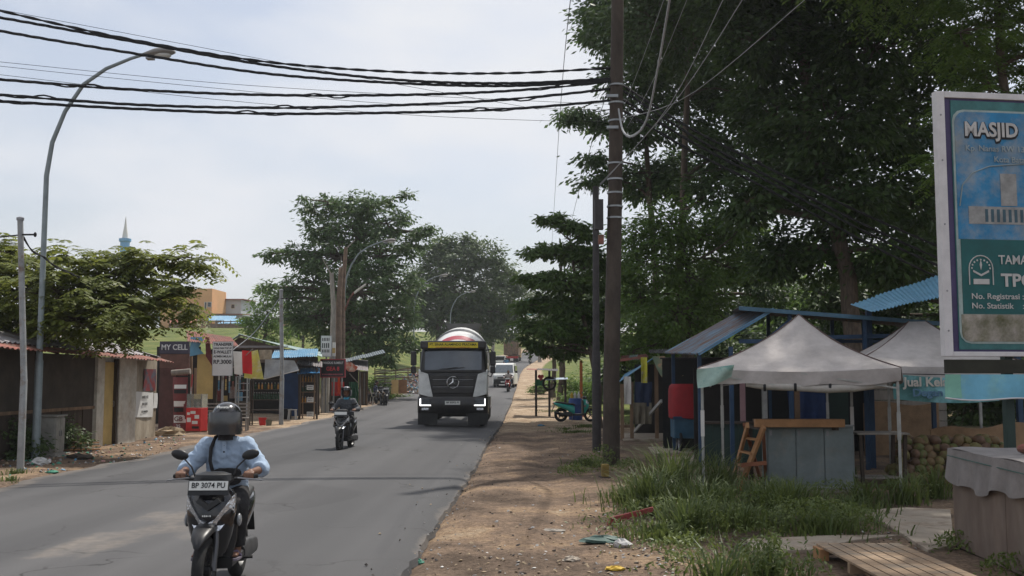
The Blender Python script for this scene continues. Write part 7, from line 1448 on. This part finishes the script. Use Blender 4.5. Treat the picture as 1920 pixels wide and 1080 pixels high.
scatter('verge_litter', 'small stones and scraps strewn over the bare dirt verge', 'litter', pts, [LIT[6], LIT[1], LIT[4], LIT[6], LIT[1], LIT[4], LIT[1], LIT[4], LIT[1], LIT[0]], .03, 6, .3)
pts = []; gpts(160, 70, 865, 45, 10); gpts(120, 150, 850, 50, 10); gpts(90, 310, 822, 20, 8); gpts(120, 240, 850, 70, 14)
scatter('shed_litter', 'mixed plastic litter strewn along the foot of the long shed', 'litter', pts, LIT, .055, 7, .6)
def scrap(label, px, py, mat, s, cat='litter', seed=0, flat=.35):
    r_ = random.Random(seed); p = gp(px, py); o_ = MB().ell((0,0,s*flat*.35), (s, s*.6, s*flat*.7), 13, 8); o_.v = [tuple(c*(1+r_.uniform(-.28,.28)) for c in v) for v in o_.v]
    q = o_.build('scrap', mat, None, smooth=False); q.location = (p.x, p.y, groundz(p.x,p.y)+.005); tag(q, label, cat)
scrap('crumpled blue plastic bag on the verge', 1014, 799, LIT[2], .14, seed=1); scrap('dark green plastic bag flattened beside the weeds', 1130, 1018, M('bag_green', (.05,.10,.085), .6), .24, seed=2, flat=.25); scrap('white foam cup lying on the dirt', 1166, 1027, LIT[0], .10, seed=3, flat=.7); scrap('pale flat stone on the dirt verge', 1072, 1046, M('stone_pale', (.42,.36,.29), .9), .085, seed=4, flat=.5); scrap('green plastic bag in the dirt by the road edge', 98, 890, LIT[5], .12, seed=5); scrap('white plastic sack at the lamp pole foot', 75, 872, LIT[0], .2, seed=6, flat=.6); scrap('blue plastic sheet behind the lamp pole', 55, 858, LIT[2], .22, seed=7, flat=.6); scrap('yellow wrapper on the dirt near the weeds', 1152, 1074, YPAINT, .09, seed=8); scrap('torn green bottle by the asphalt edge', 785, 1047, LIT[5], .06, seed=9, flat=.8); scrap('flat brown board lying on the dirt', 1035, 989, WOODG, .16, seed=10, flat=.1); scrap('grey rubble lump at the foot of the cabinet', 150, 862, CONC, .28, seed=11); scrap('earth and rubbish mound by the shed end', 318, 818, LIT[1], .45, seed=12, flat=.5)
p = gp(1165, 985); so = MB().poly([(-.28,0,0), (.30,.12,.16), (.32,.12,.22), (-.24,0,.10)], .05).build('broken_board', M('board_red', (.36,.07,.07), .7, var=.3), None); so.location = (p.x+.1, p.y, groundz(p.x,p.y)); tag(so, 'broken red board sticking out of the weeds', 'board')
o = thing('plank_stack', 'small stack of broken planks at the foot of the shed wall', 'planks', gp(150, 845))
for k in range(6): MB().bar((-.5+.05*k,.1*k-.3,.03+.03*k), (.6-.08*k,.16*k-.2,.05+.03*k), .10,.025).build('plank', WOODG if k % 2 else RAWWOOD, o)
# ================================================================== HAZE
def haze():
    m = bpy.data.materials.new('haze_air'); m.use_nodes = True; t = m.node_tree; t.nodes.clear()
    ou = t.nodes.new('ShaderNodeOutputMaterial'); pv = t.nodes.new('ShaderNodeVolumePrincipled')
    pv.inputs['Color'].default_value = (.86, .90, .95, 1); pv.inputs['Density'].default_value = .0004; pv.inputs['Anisotropy'].default_value = .35
    t.links.new(pv.outputs[0], ou.inputs['Volume'])
    o_ = MB().b2(-750, 750, -250, 1250, -1.2, 62).build('haze', m, None); tag(o_, 'thin bright haze hanging over the whole street', 'haze', kind='stuff'); del o_['category']
    o_.display_type = 'WIRE'
haze()
